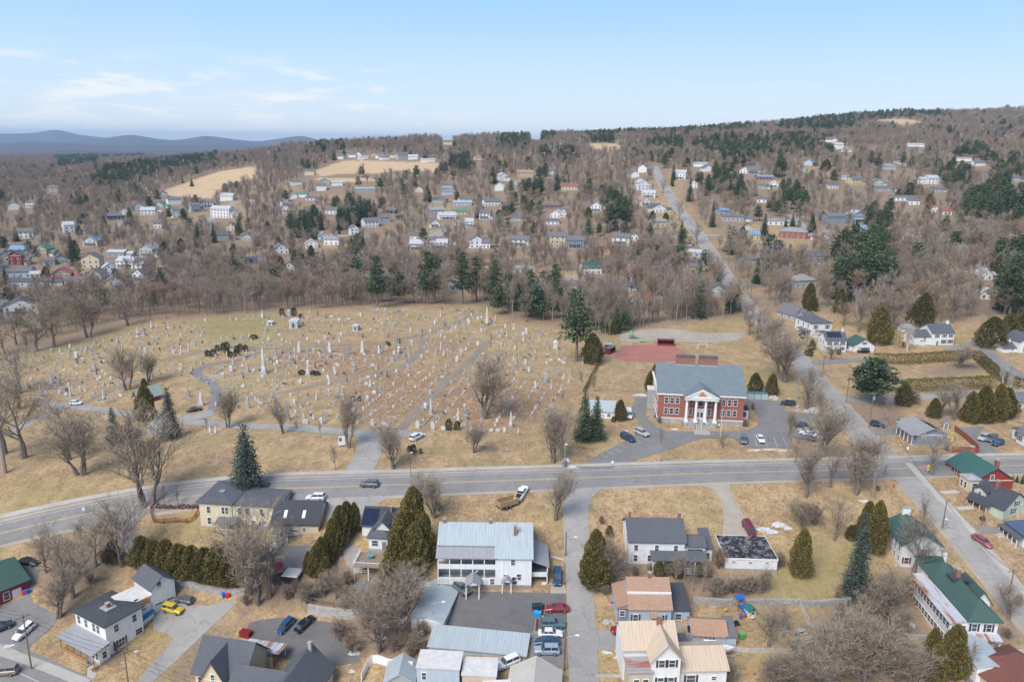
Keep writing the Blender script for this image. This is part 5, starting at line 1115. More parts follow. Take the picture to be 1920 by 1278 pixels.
# --- shed with tan roof
H=House('garden_shed','pale blue shed with tan shingle roof and a grey lean-to, beside the boat','shed',C=p('D',700,1048),eave=py_('D',993),R=p('D',908,1003),depth=5.5)
w,d,h=H.w,H.d,H.h;H.vol(0,0,w,d,h,roof='gu',rise=1.5,over=.3,wall=S_lb,rmat=R_tan);H.wins((0,0,w,d),'F',(.5,),1.5,.8,.7,T_blue);H.vol(w+.02,-.1,w*.28,d-.4,h-.1,roof='sf',rise=.9,over=.2,wall=S_lb,rmat=R_grey)
# --- E: white house with green roof by the street
H=House('white_house','white house with dark green gable roof and red shutters beside the sloping street',C=p('E',790,592),eave=py_('E',450),R=p('E',1052,462),L=p('E',700,315))
w,d,h=H.w,H.d,H.h;b=(0,0,w,d);H.vol(0,0,w,d,h,roof='gv',rise=2.6,over=.4,rmat=R_green);H.wins(b,'L',(.1,.3,.5,.7,.9),h-1.4,.7,1.2);H.wins(b,'L',(.1,.3,.5,.7,.9),1.9,.7,1.2);H.wins(b,'F',(.5,),h-1.6,.9,1.4,T_red);H.wins(b,'F',(.15,),1.9,.9,1.4,T_red)
H.chimney(w/2,d-.5,h+1,h+4.2,1.6,.8,T_white);H.vol(w*.35,-3.4,w*.55,3.4,3.0,roof='gu',rise=1.1,over=.3,rmat=R_green);H.wins((w*.35,-3.4,w*.55,3.4),'F',(.3,.7),1.7,1.0,1.4);H.chimney(w*1.02,-.8,2,5.2,.8,.8,T_white)
# --- big green-roofed house
H=House('large_white_house','large white house with dark green hipped roof and long two-storey glazed porch',C=p('E',1180,1092),eave=py_('E',905),R=p('E',1390,912),L=p('E',1040,655))
w,d,h=H.w,H.d,H.h;b=(0,0,w,d);H.vol(0,0,w,d,h,roof='hip',rise=2.6,over=.6,rmat=R_green);H.wins(b,'F',(.20,.70),h-1.5,.9,1.5,T_dark);H.wins(b,'F',(.20,.42,.66),1.9,.9,1.3)
H.vol(w*.75,d*.45,w*.62,d*.45,h-.1,roof='gv',rise=2.3,over=.5,rmat=R_green);H.vol(0,d-.5,w*1.05,d*.35,h,roof='hip',rise=2.4,over=.5,rmat=R_green);H.chimney(w*.5,d*.74,h+2,h+4.6,.8,.8);H.part('roof_deck',MB().box(w*.24,w*.84,d*.66,d*.84,h+2.3,h+2.75),R_dark)
H.vol(-3.2,.2,3.2,d*1.02,h-1.0,roof='sl',rise=.9,over=.3,rmat=R_rust);bp=(-3.2,.2,3.2,d*1.02)
H.wins(bp,'L',[(.06+.088*i)for i in range(11)],h-1.9,1.1,1.2);H.wins(bp,'L',[(.06+.088*i)for i in range(11)],1.9,1.1,1.2);H.wins(bp,'F',(.3,.72),h-1.9,1.0,1.2)
H.vol(.2,-1.5,w,1.5,3.4,roof='sf',rise=.4,over=.2,rmat=R_rust,walls=False)
for q in(.3,w*.5,w):H.part('post',MB().box(q,q+.15,-1.4,-1.25,-.3,3.4),T_white)
H.vol(-3.0,-9.5,5.2,8,3.6,roof='gv',rise=.5,over=.3,rmat=R_metalv);H.vol(-2.0,d*1.05,3,3,h-1.5,roof='flat',over=.2,rmat=R_fwhite)
H=House('red_brown_roof_house','house with red-brown shingle hip roof cut off by the bottom right corner',loc=G(*p('E',1415,1450)),rz=.35);H.vol(0,0,12,9,3.6,roof='hip',rise=3,over=.5,wall=S_beige,rmat=R_brownred);H.wins((0,0,12,10),'F',(.3,.7),2.2)
# --- red brick house with teal roof
H=House('red_house','dark red house with teal green metal roof and brick chimneys at the street corner',C=p('E',1240,128),eave=py_('E',64),R=p('E',1478,60),L=p('E',1112,-48))
w,d,h=H.w,H.d,H.h;b=(0,0,w,d);RB=brick('house_red',(.33,.055,.045));H.vol(0,0,w,d,h,roof='gv',rise=3.2,over=.4,wall=RB,rmat=R_teal,trim=T_cream);H.wins(b,'L',(.12,.34,.56,.80),h-1.2,.8,1.6);H.wins(b,'L',(.12,.34,.56),h-4.2,.8,1.6);H.wins(b,'F',(.42,),h+.7,.9,1.2);H.wins(b,'F',(.15,),h-1.3,.9,1.5)
H.chimney(w*.5,d*.86,h+2,h+5.0,1.2,.8,BR);H.chimney(w*.72,d*.25,h+1.4,h+4.2,.9,.9,BR);H.vol(-2.6,-1.2,3.2,3.6,3.4,roof='hip',rise=.5,over=.25,wall=S_cream,rmat=R_flat);H.wins((-2.6,-1.2,3.2,3.6),'L',(.3,.7),1.8,.8,1.6);H.wins((-2.6,-1.2,3.2,3.6),'F',(.5,),1.8,1.2,1.6)
# --- pale green house
H=House('pale_green_house','pale green cottage with charcoal roof and brick chimney, in front of the dark red house',C=p('E',1408,308),eave=py_('E',240),R=p('E',1570,195),L=p('E',1248,148))
w,d,h=H.w,H.d,H.h;b=(0,0,w,d);H.vol(0,0,w,d,h,roof='gv',rise=3.2,over=.35,wall=S_mint,rmat=R_dark,trim=T_cream);H.wins(b,'F',(.5,),h+.6,.9,1.4,T_dark);H.wins(b,'F',(.4,),1.8,.9,1.4,T_dark);H.wins(b,'L',(.18,),1.8,.9,1.4,T_dark);H.chimney(w*.42,d*.55,h+1.5,h+4.8,.8,.8,BR);H.porch(-1.8,d*.35,1.8,d*.6,2.6,0,R_dark,.4,4,'L',False,roof='sl',col=T_cream);H.vol(w*.1,d*.62,4.0,3.0,h+1.8,roof='gu',rise=.9,over=.3,wall=S_mint,rmat=R_dark,trim=T_cream);H.wins((w*.1,d*.62,4,3),'L',(.5,),h+1.1,.8,.9)
H=House('blue_grey_house','dark blue metal-roofed house with porch cut off by the right edge',C=p('E',1530,475),eave=py_('E',400),R=p('E',1680,400),depth=8,L=p('E',1470,320));H.vol(0,0,H.w,H.d,H.h,roof='hip',rise=2.0,rmat=metalroof('dark_blue',(.08,.12,.20)));H.porch(-1.6,0,1.6,H.d,2.4,0,R_char,.4,5,'L',roof='sl');H.wins((0,0,H.w,H.d),'L',(.3,.7),1.8)
# --- grey-blue ranch
H=House('slate_blue_house','low slate blue house with mottled grey-green roof and dark solar panels by the junction',C=p('e',985,1048),eave=py_('e',975),R=p('e',1192,972),L=p('e',885,893))
w,d,h=H.w,H.d,H.h;b=(0,0,w,d);H.vol(0,0,w,d,h,roof='gv',rise=1.7,over=.5,wall=S_blue,rmat=R_lg);H.wins(b,'F',(.22,.76),h-1.0,.8,.8);H.wins(b,'L',(.2,.5,.8),1.8,1.0,1.3);H.part('solar_panel',MB().add([(w*.55,1,h+1.78),(w*.93,1,h+.52),(w*.93,d*.8,h+.52),(w*.55,d*.8,h+1.78)],[(0,1,2,3)]),SOLAR)
H.porch(-1.5,0,1.4,d*.8,h-.3,0,R_lg,.35,5,'L',False,roof='sl');H.vol(w*.2,d+.02,w*.6,3,h-.3,roof='gu',rise=.8,wall=S_grey,rmat=R_lg)
H=House('garden_shed','small grey shed behind the slate blue house','shed',C=p('e',1165,935),eave=py_('e',900),R=p('e',1205,905),depth=3.6);H.vol(0,0,H.w,H.d,H.h,roof='gv',rise=.9,over=.25,wall=S_grey,rmat=R_lg);H.door((0,0,H.w,H.d),'F',.5,0,.9,1.9)
# --- gambrel house at right edge
H=House('white_gambrel_house','white gambrel-roofed house with glazed porch at the right edge',C=p('e',1648,1030),eave=py_('e',950),R=p('e',1760,1000),L=p('e',1548,868))
w,d,h=H.w,H.d,H.h;H.vol(0,0,w,d,h,roof='gu',rise=3.8,over=.4,rmat=R_grey);b=(0,0,w,d);H.wins(b,'L',(.35,.65),h+.4,.9,1.4,T_dark);H.wins(b,'L',(.5,),h+2.4,.8,.8);H.wins(b,'F',(.2,),2.0,.9,1.4,T_dark);H.vol(-3.4,1.2,3.4,d*.55,3.2,roof='sl',rise=.6,over=.3,rmat=R_char);H.wins((-3.4,1.2,3.4,d*.55),'L',(.2,.5,.8),1.9,1.3,1.4);H.wins((-3.4,1.2,3.4,d*.55),'F',(.5,),1.9,1.6,1.4)
# --- white houses along the upper right
H=House('white_house','white two-storey house with rooftop solar panels and attached gabled garage',C=p('e',378,430),eave=py_('e',346),R=p('e',525,346),L=p('e',338,318))
w,d,h=H.w,H.d,H.h;b=(0,0,w,d);H.vol(0,0,w,d,h,roof='gu',rise=2.7,over=.3,rmat=R_char);H.wins(b,'F',(.18,.5,.82),h-1.3,.9,1.4,T_dark);H.wins(b,'F',(.18,.82),1.7,.9,1.4,T_dark);H.door(b,'F',.5);H.wins(b,'L',(.3,.7),h-1.3,.7,1.3);H.chimney(w*.93,d/2,h+2,h+4.2,.7,.7,T_white)
kk=2.7/(d/2)
for i in range(6):
    x0_=w*(.12+.115*i);H.part('solar_panel',MB().add([(x0_,.8,h+.8*kk+.26),(x0_+w*.10,.8,h+.8*kk+.26),(x0_+w*.10,d*.44,h+d*.44*kk+.26),(x0_,d*.44,h+d*.44*kk+.26)],[(0,1,2,3)]),SOLAR)
H.vol(w+.02,2,3.4,5,2.7,roof='gu',rise=1.2,rmat=R_green);H.vol(w+3.4,.3,8.4,7.5,2.9,roof='gv',rise=2.6,rmat=R_green);H.garage((w+3.4,.3,8.4,7.5),'F',.5,0,5.0,2.2);H.wins((w+3.4,.3,8.4,7.5),'F',(.5,),3.8,.8,1.0,T_dark);H.wins((w,2,3.4,5),'F',(.5,),1.6,.8,1.1)
H=House('white_house','white two-storey house with dark hipped roof behind the solar-panelled house',C=p('e',283,332),eave=py_('e',236),R=p('e',425,232),L=p('e',243,192))
w,d,h=H.w,H.d,H.h;b=(0,0,w,d);H.vol(0,0,w,d,h,roof='hip',rise=2.2,over=.4,rmat=R_char);H.wins(b,'F',(.20,.80),h-1.6,.9,1.6,T_dark);H.wins(b,'F',(.28,),1.9,1.6,1.5);H.wins(b,'L',(.2,.5,.8),h-1.6,.8,1.5);H.chimney(w*.5,d*.6,h+1.5,h+3.5,.6,.6);H.chimney(w*.3,d*.8,h+.8,h+3.3,.6,.6);H.porch(-1.8,.5,1.8,d*.6,2.6,0,R_grey,.5,4,'L',roof='sl');H.vol(w*.2,-1.0,w*.45,1.0,2.8,roof='sf',rise=.3,over=.15,rmat=R_char)
H=House('grey_house','grey gabled cottage with chimney at the far end of the white houses',C=p('e',175,222),eave=py_('e',182),R=p('e',272,170),L=p('e',130,150))
w,d,h=H.w,H.d,H.h;H.vol(0,0,w,d,h,roof='gv',rise=3.6,over=.3,wall=S_grey,rmat=R_grey);H.wins((0,0,w,d),'F',(.5,),h+1,.9,1.2);H.wins((0,0,w,d),'L',(.3,.7),1.6);H.chimney(w*.5,d*.9,h+2,h+5,.6,.6);H.vol(w*.6,-2.4,w*.5,2.4,2.6,roof='gu',rise=1.2,wall=S_grey,rmat=R_grey)
H=House('white_house','white house with dark roof, lower garage wing and end chimney above the clipped hedge',C=p('e',1085,385),eave=py_('e',300),R=p('e',1243,298),depth=9)
w,d,h=H.w,H.d,H.h;b=(0,0,w,d);H.vol(0,0,w,d,h,roof='gu',rise=2.8,over=.3,rmat=R_char);H.wins(b,'F',(.22,.55,.85),h-1.2,.9,1.2,T_dark);H.wins(b,'F',(.55,.85),1.8,1.3,1.5,T_dark);H.door(b,'F',.26);H.chimney(w*.93,d/2,h+2,h+4.4,.9,.9,T_white);H.vol(-7.2,.8,7.2,7,h-1.6,roof='gu',rise=2.1,over=.3,rmat=R_char);H.garage((-7.2,.8,7.2,7),'F',.55,0,2.8,2.4);H.wins((-7.2,.8,7.2,7),'F',(.62,),h-2.2,.8,1.2);H.wins((-7.2,.8,7.2,7),'L',(.3,.7),h-2.6,.8,1.2)
H=House('white_cottage','white cottage with blue-grey roof and attached garage at the right edge by the lane',C=p('e',1560,432),eave=py_('e',400),R=p('e',1655,398),depth=6);w,d,h=H.w,H.d,H.h;H.vol(0,0,w,d,h,roof='gu',rise=1.7,over=.3,rmat=R_char);H.garage((0,0,w,d),'F',.3,0,2.4,2.0);H.wins((0,0,w,d),'F',(.7,),1.5,.8,.9);H.chimney(w*.8,d/2,h+1,h+3,.8,.8,T_white);H.vol(w+.02,-1.5,9,9,h+2.8,roof='gv',rise=2.8,over=.3,rmat=R_char);H.wins((w,-1.5,9,9),'F',(.3,.7),h+1.2,.9,1.5,T_dark);H.wins((w,-1.5,9,9),'F',(.3,.7),1.6,.9,1.5,T_dark)
H=House('grey_house','grey house mostly hidden behind the big round-topped pine',C=p('e',600,615),eave=py_('e',535),R=p('e',790,560),L=p('e',560,490));w,d,h=H.w,H.d,H.h;H.vol(0,0,w,d,h,roof='gv',rise=2.6,over=.3,wall=S_grey,rmat=R_grey);H.wins((0,0,w,d),'L',(.2,.5,.8),h-1.5,.9,1.4);H.wins((0,0,w,d),'L',(.2,.8),1.8,.9,1.4)
H=House('beige_house','beige house with pale roof behind the white gambrel house at the right edge',C=p('e',1632,800),eave=py_('e',755),R=p('e',1740,755),depth=7);w,d,h=H.w,H.d,H.h;H.vol(0,0,w,d,h,roof='gu',rise=2.0,wall=S_beige,rmat=R_grey);H.wins((0,0,w,d),'F',(.2,.45),h-1.5,.8,1.3)
H=House('garden_shed','small white shed left of the white house with the garage wing','shed',C=p('e',890,295),eave=py_('e',265),R=p('e',955,265),depth=4);H.vol(0,0,H.w,H.d,H.h,roof='gu',rise=1.2,rmat=R_lg);H.door((0,0,H.w,H.d),'F',.5,0,.9,1.9)
# --- cemetery chapel/barn and vault
H=House('red_cemetery_barn','red-brown cemetery barn with pale green metal roof among bare trees','barn',C=p('a',925,785),eave=py_('a',738),R=p('a',1078,697),L=p('a',856,733))
w,d,h=H.w,H.d,H.h;H.vol(0,0,w,d,h,roof='gu',rise=2.8,over=.4,wall=S_red,rmat=metalroof('pale_green',(.36,.42,.37)));H.door((0,0,w,d),'L',.5,0,2.0,2.4,S_brown)
H=House('granite_vault','pale granite receiving vault half hidden behind the conifers by the cemetery road','vault',C=p('a',985,985),eave=py_('a',905),R=p('a',1120,915),depth=5);H.vol(0,0,H.w,H.d,H.h*.8,roof='gu',rise=.8,over=.2,wall=stone('granite',(.42,.43,.44),.8),rmat=FND,base=False);H.door((0,0,H.w,H.d),'F',.5,0,1.3,2.0)
H=House('small_house','small white building with blue-grey metal roof behind two dark spruces beside the school drive','building',C=p('d',90,800),eave=py_('d',745),R=p('d',262,752),depth=8.5);w,d,h=H.w,H.d,H.h;H.vol(0,0,w,d,h,roof='gu',rise=1.9,over=.3,rmat=R_metal);H.wins((0,0,w,d),'F',(.75,),1.5,.9,.9)
# --- left edge red building
H=House('red_shop','dark red building with green shingle roof and white flat section at the left edge','building',C=p('A',0,826),eave=py_('A',735),R=p('A',170,660),depth=13);w,d,h=H.w,H.d,H.h
H.vol(-8,0,w+8,d,h,roof='gu',rise=3.0,over=.4,wall=S_red,rmat=R_green);b=(0,0,w,d);H.wins(b,'F',(.25,),1.9,1.1,1.7);H.door(b,'F',.58,.1,1.6,2.4,T_white);H.vol(-8,d*.5,w+2.5,d,h+1.6,roof='gu',rise=2.2,over=.3,wall=S_white,rmat=R_fwhite)
# --- green cabin
H=House('green_roofed_cabin','small cabin with faded teal roof and orange wood porch among bare trees','cabin',C=p('B',348,640),eave=py_('B',600),R=p('B',455,602),depth=5.5);w,d,h=H.w,H.d,H.h;H.vol(0,0,w,d,h,roof='gu',rise=2.2,over=.5,wall=OWOOD,rmat=metalroof('faded_teal',(.12,.25,.21)));H.wins((0,0,w,d),'F',(.75,),1.3,.8,.8);H.part('deck',MB().box(-1,w+1,-2.2,0,-1.5,.0).box(-1,w+1,-2.2,-2.1,0,.8),WOOD)

# ------------------------------------------------------------------ brick school with portico
SC=House('brick_school','large red brick school with white four-column portico and blue-grey gable roof','school',C=p('s',432,908),eave=py_('s',600),R=p('s',1408,632),depth=22)
w,d,h=SC.w,SC.d,SC.h;SC.rz-=math.radians(2.2);SC.o.rotation_euler[2]=SC.rz;print('school',w,d,h,math.degrees(SC.rz))
zs=h*.18;hr_=h*1.13
pm_=SC.loc+Vector((-math.sin(SC.rz),math.cos(SC.rz),0))*(d/2)+Vector((math.cos(SC.rz),math.sin(SC.rz),0))*0;RISE=height_at(pm_,p('s',0,240)[1])-hr_
SC.vol(0,0,w,d,hr_,roof='gu',rise=RISE,over=.6,wall=BR,rmat=R_school,base=False);SC.part('basement_wall',MB().box(-.12,w+.12,-.12,d+.12,-3,zs),stone('granite_block',(.44,.43,.41),.9))
SC.part('water_table',MB().box(-.2,w+.2,-.2,d+.2,zs,zs+.2),T_white)
for a,b_ in((0,.315),(.685,1.0)):
    SC.part('cornice',MB().box(w*a-(.5 if a==0 else 0),w*b_+(.5 if b_==1 else 0),-.55,.0,hr_-.75,hr_-.1).box(w*a-(.2 if a==0 else 0),w*b_+(.2 if b_==1 else 0),-.2,0,h*1.0,hr_-.75),T_white)
SC.part('cornice',MB().box(-.5,-.02,.0,d,hr_-.75,hr_-.1),T_white);SC.part('cornice',MB().box(w+.02,w+.5,.0,d,hr_-.75,hr_-.1),T_white)
bs=(0,0,w,d)
for q in(.095,.160,.225,.765,.832,.900):SC.wins(bs,'F',(q,),h*.445,.98,h*.21);SC.wins(bs,'F',(q,),h*.83,.98,h*.21);SC.wins(bs,'F',(q,),h*.10,.95,.7)
SC.wins(bs,'F',(.385,.605),h*.82,1.0,1.4);SC.wins(bs,'F',(.385,.605),h*.45,.85,1.8);SC.wins(bs,'F',(.495,),h*.80,1.5,2.2)
for fc in 'RL':
    for zq in(.445,.83):SC.wins(bs,fc,(.15,.3,.45,.6,.75,.9),h*zq,1.25,h*.22)
# portico
x0,x1=w*.302,w*.683;pd=3.2;cz=zs+.1;ct=h*.98
SC.part('portico_base',MB().box(x0,w*.44,-pd,-.13,-1.5,cz).box(w*.555,x1,-pd,-.13,-1.5,cz),stone('granite_block',(.44,.43,.41),.9));SC.part('portico_floor',MB().box(w*.44,w*.555,-1.6,-.13,-1.5,cz),FND)
for q in(.325,.435,.545,.66):
    m=MB();X=w*q;m.box(X-.6,X+.6,-pd+.25,-pd+1.45,cz-.02,cz+.35);m.lathe([(.50,cz+.35),(.43,cz+.6),(.42,cz+1.5),(.35,ct-.5),(.37,ct-.4),(.52,ct-.15)],16,(X,-pd+.85));m.box(X-.72,X+.72,-pd+.13,-pd+1.57,ct-.15,ct);SC.part('column',m,T_white,fix=False)
SC.part('entablature',MB().box(x0-.1,x1+.1,-pd,-.02,ct,h*1.08),T_white);xm=(x0+x1)/2;hs=h;h=h*1.08+.1;pr=hs*1.38-h
SC.part('pediment',MB().prism([(x0-.3,h-.1),(x1+.3,h-.1),(xm,h+pr)],-pd-.1,-pd+.3),T_white)
SC.part('pediment',MB().add([(x0-.5,-pd-.4,h-.1),(xm,-pd-.4,h+pr+.12),(x1+.5,-pd-.4,h-.1),(x0-.5,-pd,h-.1),(xm,-pd,h+pr+.12),(x1+.5,-pd,h-.1),(x0+.6,-pd-.4,h+.12),(xm,-pd-.4,h+pr-.45),(x1-.6,-pd-.4,h+.12),(x0+.6,-pd,h+.12),(xm,-pd,h+pr-.45),(x1-.6,-pd,h+.12)],[(0,6,7,1),(1,7,8,2),(0,1,4,3),(1,2,5,4),(6,9,10,7),(7,10,11,8),(0,2,8,6)]),T_white)
SC.part('roof',MB().add([(x0-.5,-pd-.4,h),(xm,-pd-.4,h+pr+.2),(xm,4.2,h+pr+.2),(x0-.5,.2,h+.05),(x1+.5,-pd-.4,h),(x1+.5,.2,h+.05)],[(0,1,2,3),(1,4,5,2)]),R_school,fix=False)
# carved golden emblem in the pediment
gold=plain('orange_gold_paint',(.62,.20,.04),.5,.15);em=MB()
for i,(dx,rr,zz)in enumerate([(0,.42,.95),(.62,.26,.72),(-.62,.26,.72),(1.0,.16,.6),(-1.0,.16,.6),(0,.2,1.35),(.3,.15,1.15),(-.3,.15,1.15)]):
    n=10;o=[(xm+dx+rr*(1+.25*(k%2))*math.cos(2*PI*k/n),h+.1+zz+rr*(1+.25*(k%2))*.8*math.sin(2*PI*k/n))for k in range(n)];em.prism(o,-pd-.22-.01*i,-pd-.1)
em.prism([(xm-1.4,h+.4),(xm+1.4,h+.4),(xm+.8,h+.62),(xm-.8,h+.62)],-pd-.16,-pd-.1);SC.part('emblem',em,gold)
m=MB()
for i in range(8):m.box(w*.445,w*.55,-1.6-.45*(i+1),-1.6-.45*i,-1.2,cz-.24*(i+1))
SC.part('steps',m,FND);SC.part('landing',MB().box(w*.40,w*.585,-8.4,-5.3,-1,.10),A_conc)
for q in(.443,.498,.552):SC.part('handrail',MB().tube((w*q,-1.7,cz+.85),(w*q,-5.2,.95),.05,.05).tube((w*q,-5.2,.95),(w*q,-5.2,-.2),.05,.05).tube((w*q,-1.7,cz+.85),(w*q,-1.7,cz),.05,.05),T_white)
o=MB().box(-1.3,1.3,-.10,0,0,3.3).build('entrance',T_white,parent=SC.o);o.location=(w*.495,-.02,cz)
for q in(-.55,.55):g=MB().box(q-.35,q+.35,-.13,-.1,.6,2.1).build('door',GL,parent=o)
for q in(.345,.618):
    X=w*q;zr=hr_+RISE;SC.part('chimney',MB().box(X-2.7,X+2.7,d/2-.6,d/2+1.4,zr-1.5,zr+2.3),BR2);SC.part('chimney_cap',MB().box(X-2.85,X+2.85,d/2-.75,d/2+1.55,zr+2.3,zr+2.55),R_char);SC.part('flashing',MB().box(X-2.8,X+2.8,d/2-.95,d/2-.62,zr-.5,zr+.1),METAL)
SC.vol(w+.02,5.5,2.6,3.5,3.2,roof='flat',over=.2,rmat=R_dark);SC.wins((w,5.5,2.6,3.5),'F',(.5,),1.8,1.6,1.5);SC.vol(-2.2,12,2.2,4,6.0,roof='flat',over=.1,rmat=R_fwhite,wall=S_grey);SC.part('air_unit',MB().box(-1.9,-.6,3.5,4.6,0,1.8),METAL)
SC.part('finial',MB().tube((xm,-pd+.3,h+pr),(xm,-pd+.3,h+pr+3.0),.06,.03),METAL)

# ------------------------------------------------------------------ houses of the hillside and the town
MID="""
1 95 545 70 28 W G 20|1 205 532 60 16 W W 0|1 175 735 80 40 W G 10|1 465 700 60 50 W W 5|1 600 790 90 35 C B -10|1 270 855 85 45 T GR -15|1 120 855 100 40 B B 0|1 105 915 75 60 R G 0|1 30 890 60 40 W G 0|1 120 1000 150 40 LB G 0|1 235 1005 55 30 W W 0|1 130 1060 150 35 LB DG 0|1 265 1060 130 35 W DG 10|1 410 1025 110 50 T R 0|1 510 1045 130 30 W G 0|1 620 1010 100 30 W G -5|1 770 860 105 30 G W 0|1 605 935 105 60 C G -5|1 830 935 120 45 W W 0|1 730 985 70 50 W W 20|1 920 1030 75 55 W G -20|1 975 860 95 50 G LG -25|1 760 1050 70 30 C G 20|1 770 612 85 25 DB G 0|1 820 580 35 20 W W 0|1 925 560 70 35 G G 0|1 985 580 85 30 W W 10|1 1055 535 60 22 M GR 0|1 1165 510 80 30 W G 0|1 1380 530 75 30 W G 10|1 1305 560 60 40 G G 5|1 1465 600 130 55 W W 0|1 1175 600 45 45 W G 0|1 1508 485 80 30 W W -10|1 1085 460 50 20 G G 0|1 1535 685 50 30 C G 0|1 1475 750 90 35 GR DG 5|1 1640 745 70 25 G G 0|1 1050 670 45 35 W G 0|1 145 1260 190 70 W DG 15|1 12 1240 60 55 Y G 0|1 400 900 60 30 G G 20|1 330 915 60 25 LB G 0|1 360 430 60 30 T G 0|1 20 960 60 40 G G 0|1 1090 980 60 20 DB D 0|1 790 1080 60 14 LB B 0
2 555 380 70 20 W G 0|2 720 418 60 30 W G 10|2 745 378 60 20 G GR 0|2 825 385 70 20 W W 5|2 640 315 60 25 C G 0|2 1010 425 125 18 G LB 0|2 538 472 40 20 W B 0|2 595 462 50 20 W GR 0|2 655 485 70 15 W G 0|2 485 570 45 35 W G 0|2 480 520 40 30 W G 0|2 785 575 70 25 W G 0|2 1055 665 95 40 W G 5|2 1145 630 70 30 G G 0|2 940 715 50 45 W G 20|2 1185 572 55 15 DB G 0|2 1235 615 40 15 DB D 0|2 785 780 95 35 W LG -10|2 740 745 60 25 W LG 0|2 655 800 80 25 W W 10|2 455 840 90 35 W G 20|2 505 960 75 35 W G 0|2 275 905 110 25 DB DG 0|2 225 750 60 20 G G 0|2 840 208 50 18 W G 0|2 925 195 50 14 W G 0|2 965 190 40 14 W G 0|2 1000 208 60 14 W W 0|2 1070 192 40 14 T G 0|2 1145 212 60 15 W G 0|2 1200 200 55 18 C G 0|2 1260 208 60 25 G G 0|2 1330 210 60 18 W W 0|2 1430 227 90 15 W W 0|2 1030 105 70 14 W G 0|2 1210 105 70 12 W G 0|2 1560 112 60 18 C G 0|2 1560 400 80 15 G G 0|2 1370 428 50 20 C G 0|2 1560 445 75 18 LB B 0|2 1500 500 85 18 G G 0|2 1660 520 115 22 LB LB 0|2 1650 578 95 20 C GR 0|2 1490 585 90 35 G LG 0|2 1560 612 110 28 W W 0|2 1475 668 60 30 W G 10|2 1355 815 90 40 G W 0|2 1500 805 110 35 G W 0|2 1340 745 70 25 W G 0|2 1120 202 50 14 W LG 0|2 890 182 45 12 W G 0
3 285 662 50 35 W W 0|3 385 612 70 40 W G 0|3 80 498 85 20 G DG 0|3 260 495 80 20 W G 0|3 440 522 110 30 W G 0|3 485 418 60 30 W W 0|3 515 352 60 30 W LB 0|3 655 330 105 30 T T 0|3 830 312 35 25 W G 0|3 950 415 105 22 C R 0|3 830 540 110 22 RB G 0|3 1125 560 70 35 W W -15|3 855 600 70 20 W W 0|3 905 580 50 20 W G 10|3 600 620 70 20 G G 0|3 840 645 80 20 W G 0|3 870 798 100 70 C G 0|3 990 802 110 50 B G 0|3 610 793 130 45 W G 0|3 335 803 95 50 W G 10|3 395 803 50 35 W G 0|3 75 800 95 45 G G 0|3 1290 785 110 50 W G 0|3 1380 775 50 50 W G 0|3 1435 297 55 30 W G 0|3 1385 330 60 20 W G 0|3 1440 418 75 45 W W 0|3 1475 468 85 30 W W -10|3 1455 523 65 35 W T 0|3 1545 565 100 28 W DG 20|3 1570 663 100 35 C LG 0|3 655 970 130 28 W LG 0|3 1105 978 120 45 W DGR 5|3 955 1075 85 25 G G 10|3 1170 1078 95 35 C G 0|3 1405 1192 130 35 G O 0|3 1540 1168 60 35 G G 0|3 395 955 40 20 T O 0|3 725 95 60 12 RB T 0|3 345 212 40 14 W T 0|3 205 1085 100 30 G LG 0|3 1310 1090 90 22 G DG 0|3 540 352 30 20 W G 0
4 330 345 80 42 W W 0|4 470 258 85 14 W LB 0|4 525 290 60 20 W G 0|4 765 305 60 20 W W 0|4 825 308 80 28 G G 0|4 908 347 105 18 R B 0|4 960 402 55 30 W W -10|4 690 622 130 28 G G 0|4 785 705 60 40 Y DG 0|4 835 748 65 35 Y B 0|4 975 650 105 28 W LG 0|4 1085 738 165 42 RB LG 0|4 1255 903 130 45 G DG 0|4 1340 890 60 28 G DG 0|4 815 910 90 28 G G 0|4 445 1005 100 75 C G 10|4 585 1125 110 30 G G 0|4 430 862 80 30 LB W 0|4 1190 250 50 20 LB B 0|4 625 575 60 16 G B 0|4 425 402 50 30 W G 0|4 880 498 60 20 W G 0|4 885 405 50 12 G G 0|4 345 790 70 25 W T 0
5 398 470 38 15 W B 0|5 470 503 72 32 Y G 0|5 600 505 50 12 G GR 0|5 630 540 90 14 G G 0|5 870 497 70 24 W LB 0|5 925 498 65 34 W W 0|5 360 287 60 25 W W 0|5 420 305 40 15 W LG 0|5 320 242 50 15 W G 0|5 820 272 90 10 W W 0|5 1110 358 80 15 W LG 0|5 1210 388 70 18 W G 0|5 345 738 110 42 B G 0|5 480 728 80 42 B LB 0|5 503 798 45 30 W B 0|5 740 598 110 18 W G 0|5 812 622 55 24 W G 0|5 935 668 40 25 W R 0|5 1010 683 45 20 W R 0|5 770 830 60 25 W G 0|5 840 862 45 25 W G 0|5 1240 1075 95 25 W W 0|5 160 1120 140 42 G LG 0|5 330 525 60 20 W G 0|5 660 412 80 20 G LG 0|5 740 375 50 18 W G 0|5 1250 1190 80 18 W W 0|5 300 245 40 14 W G 0|5 1420 480 50 18 G G 0|5 960 545 50 18 G G 0
"""
HOUSEPX=[]
_r=random.Random(5)
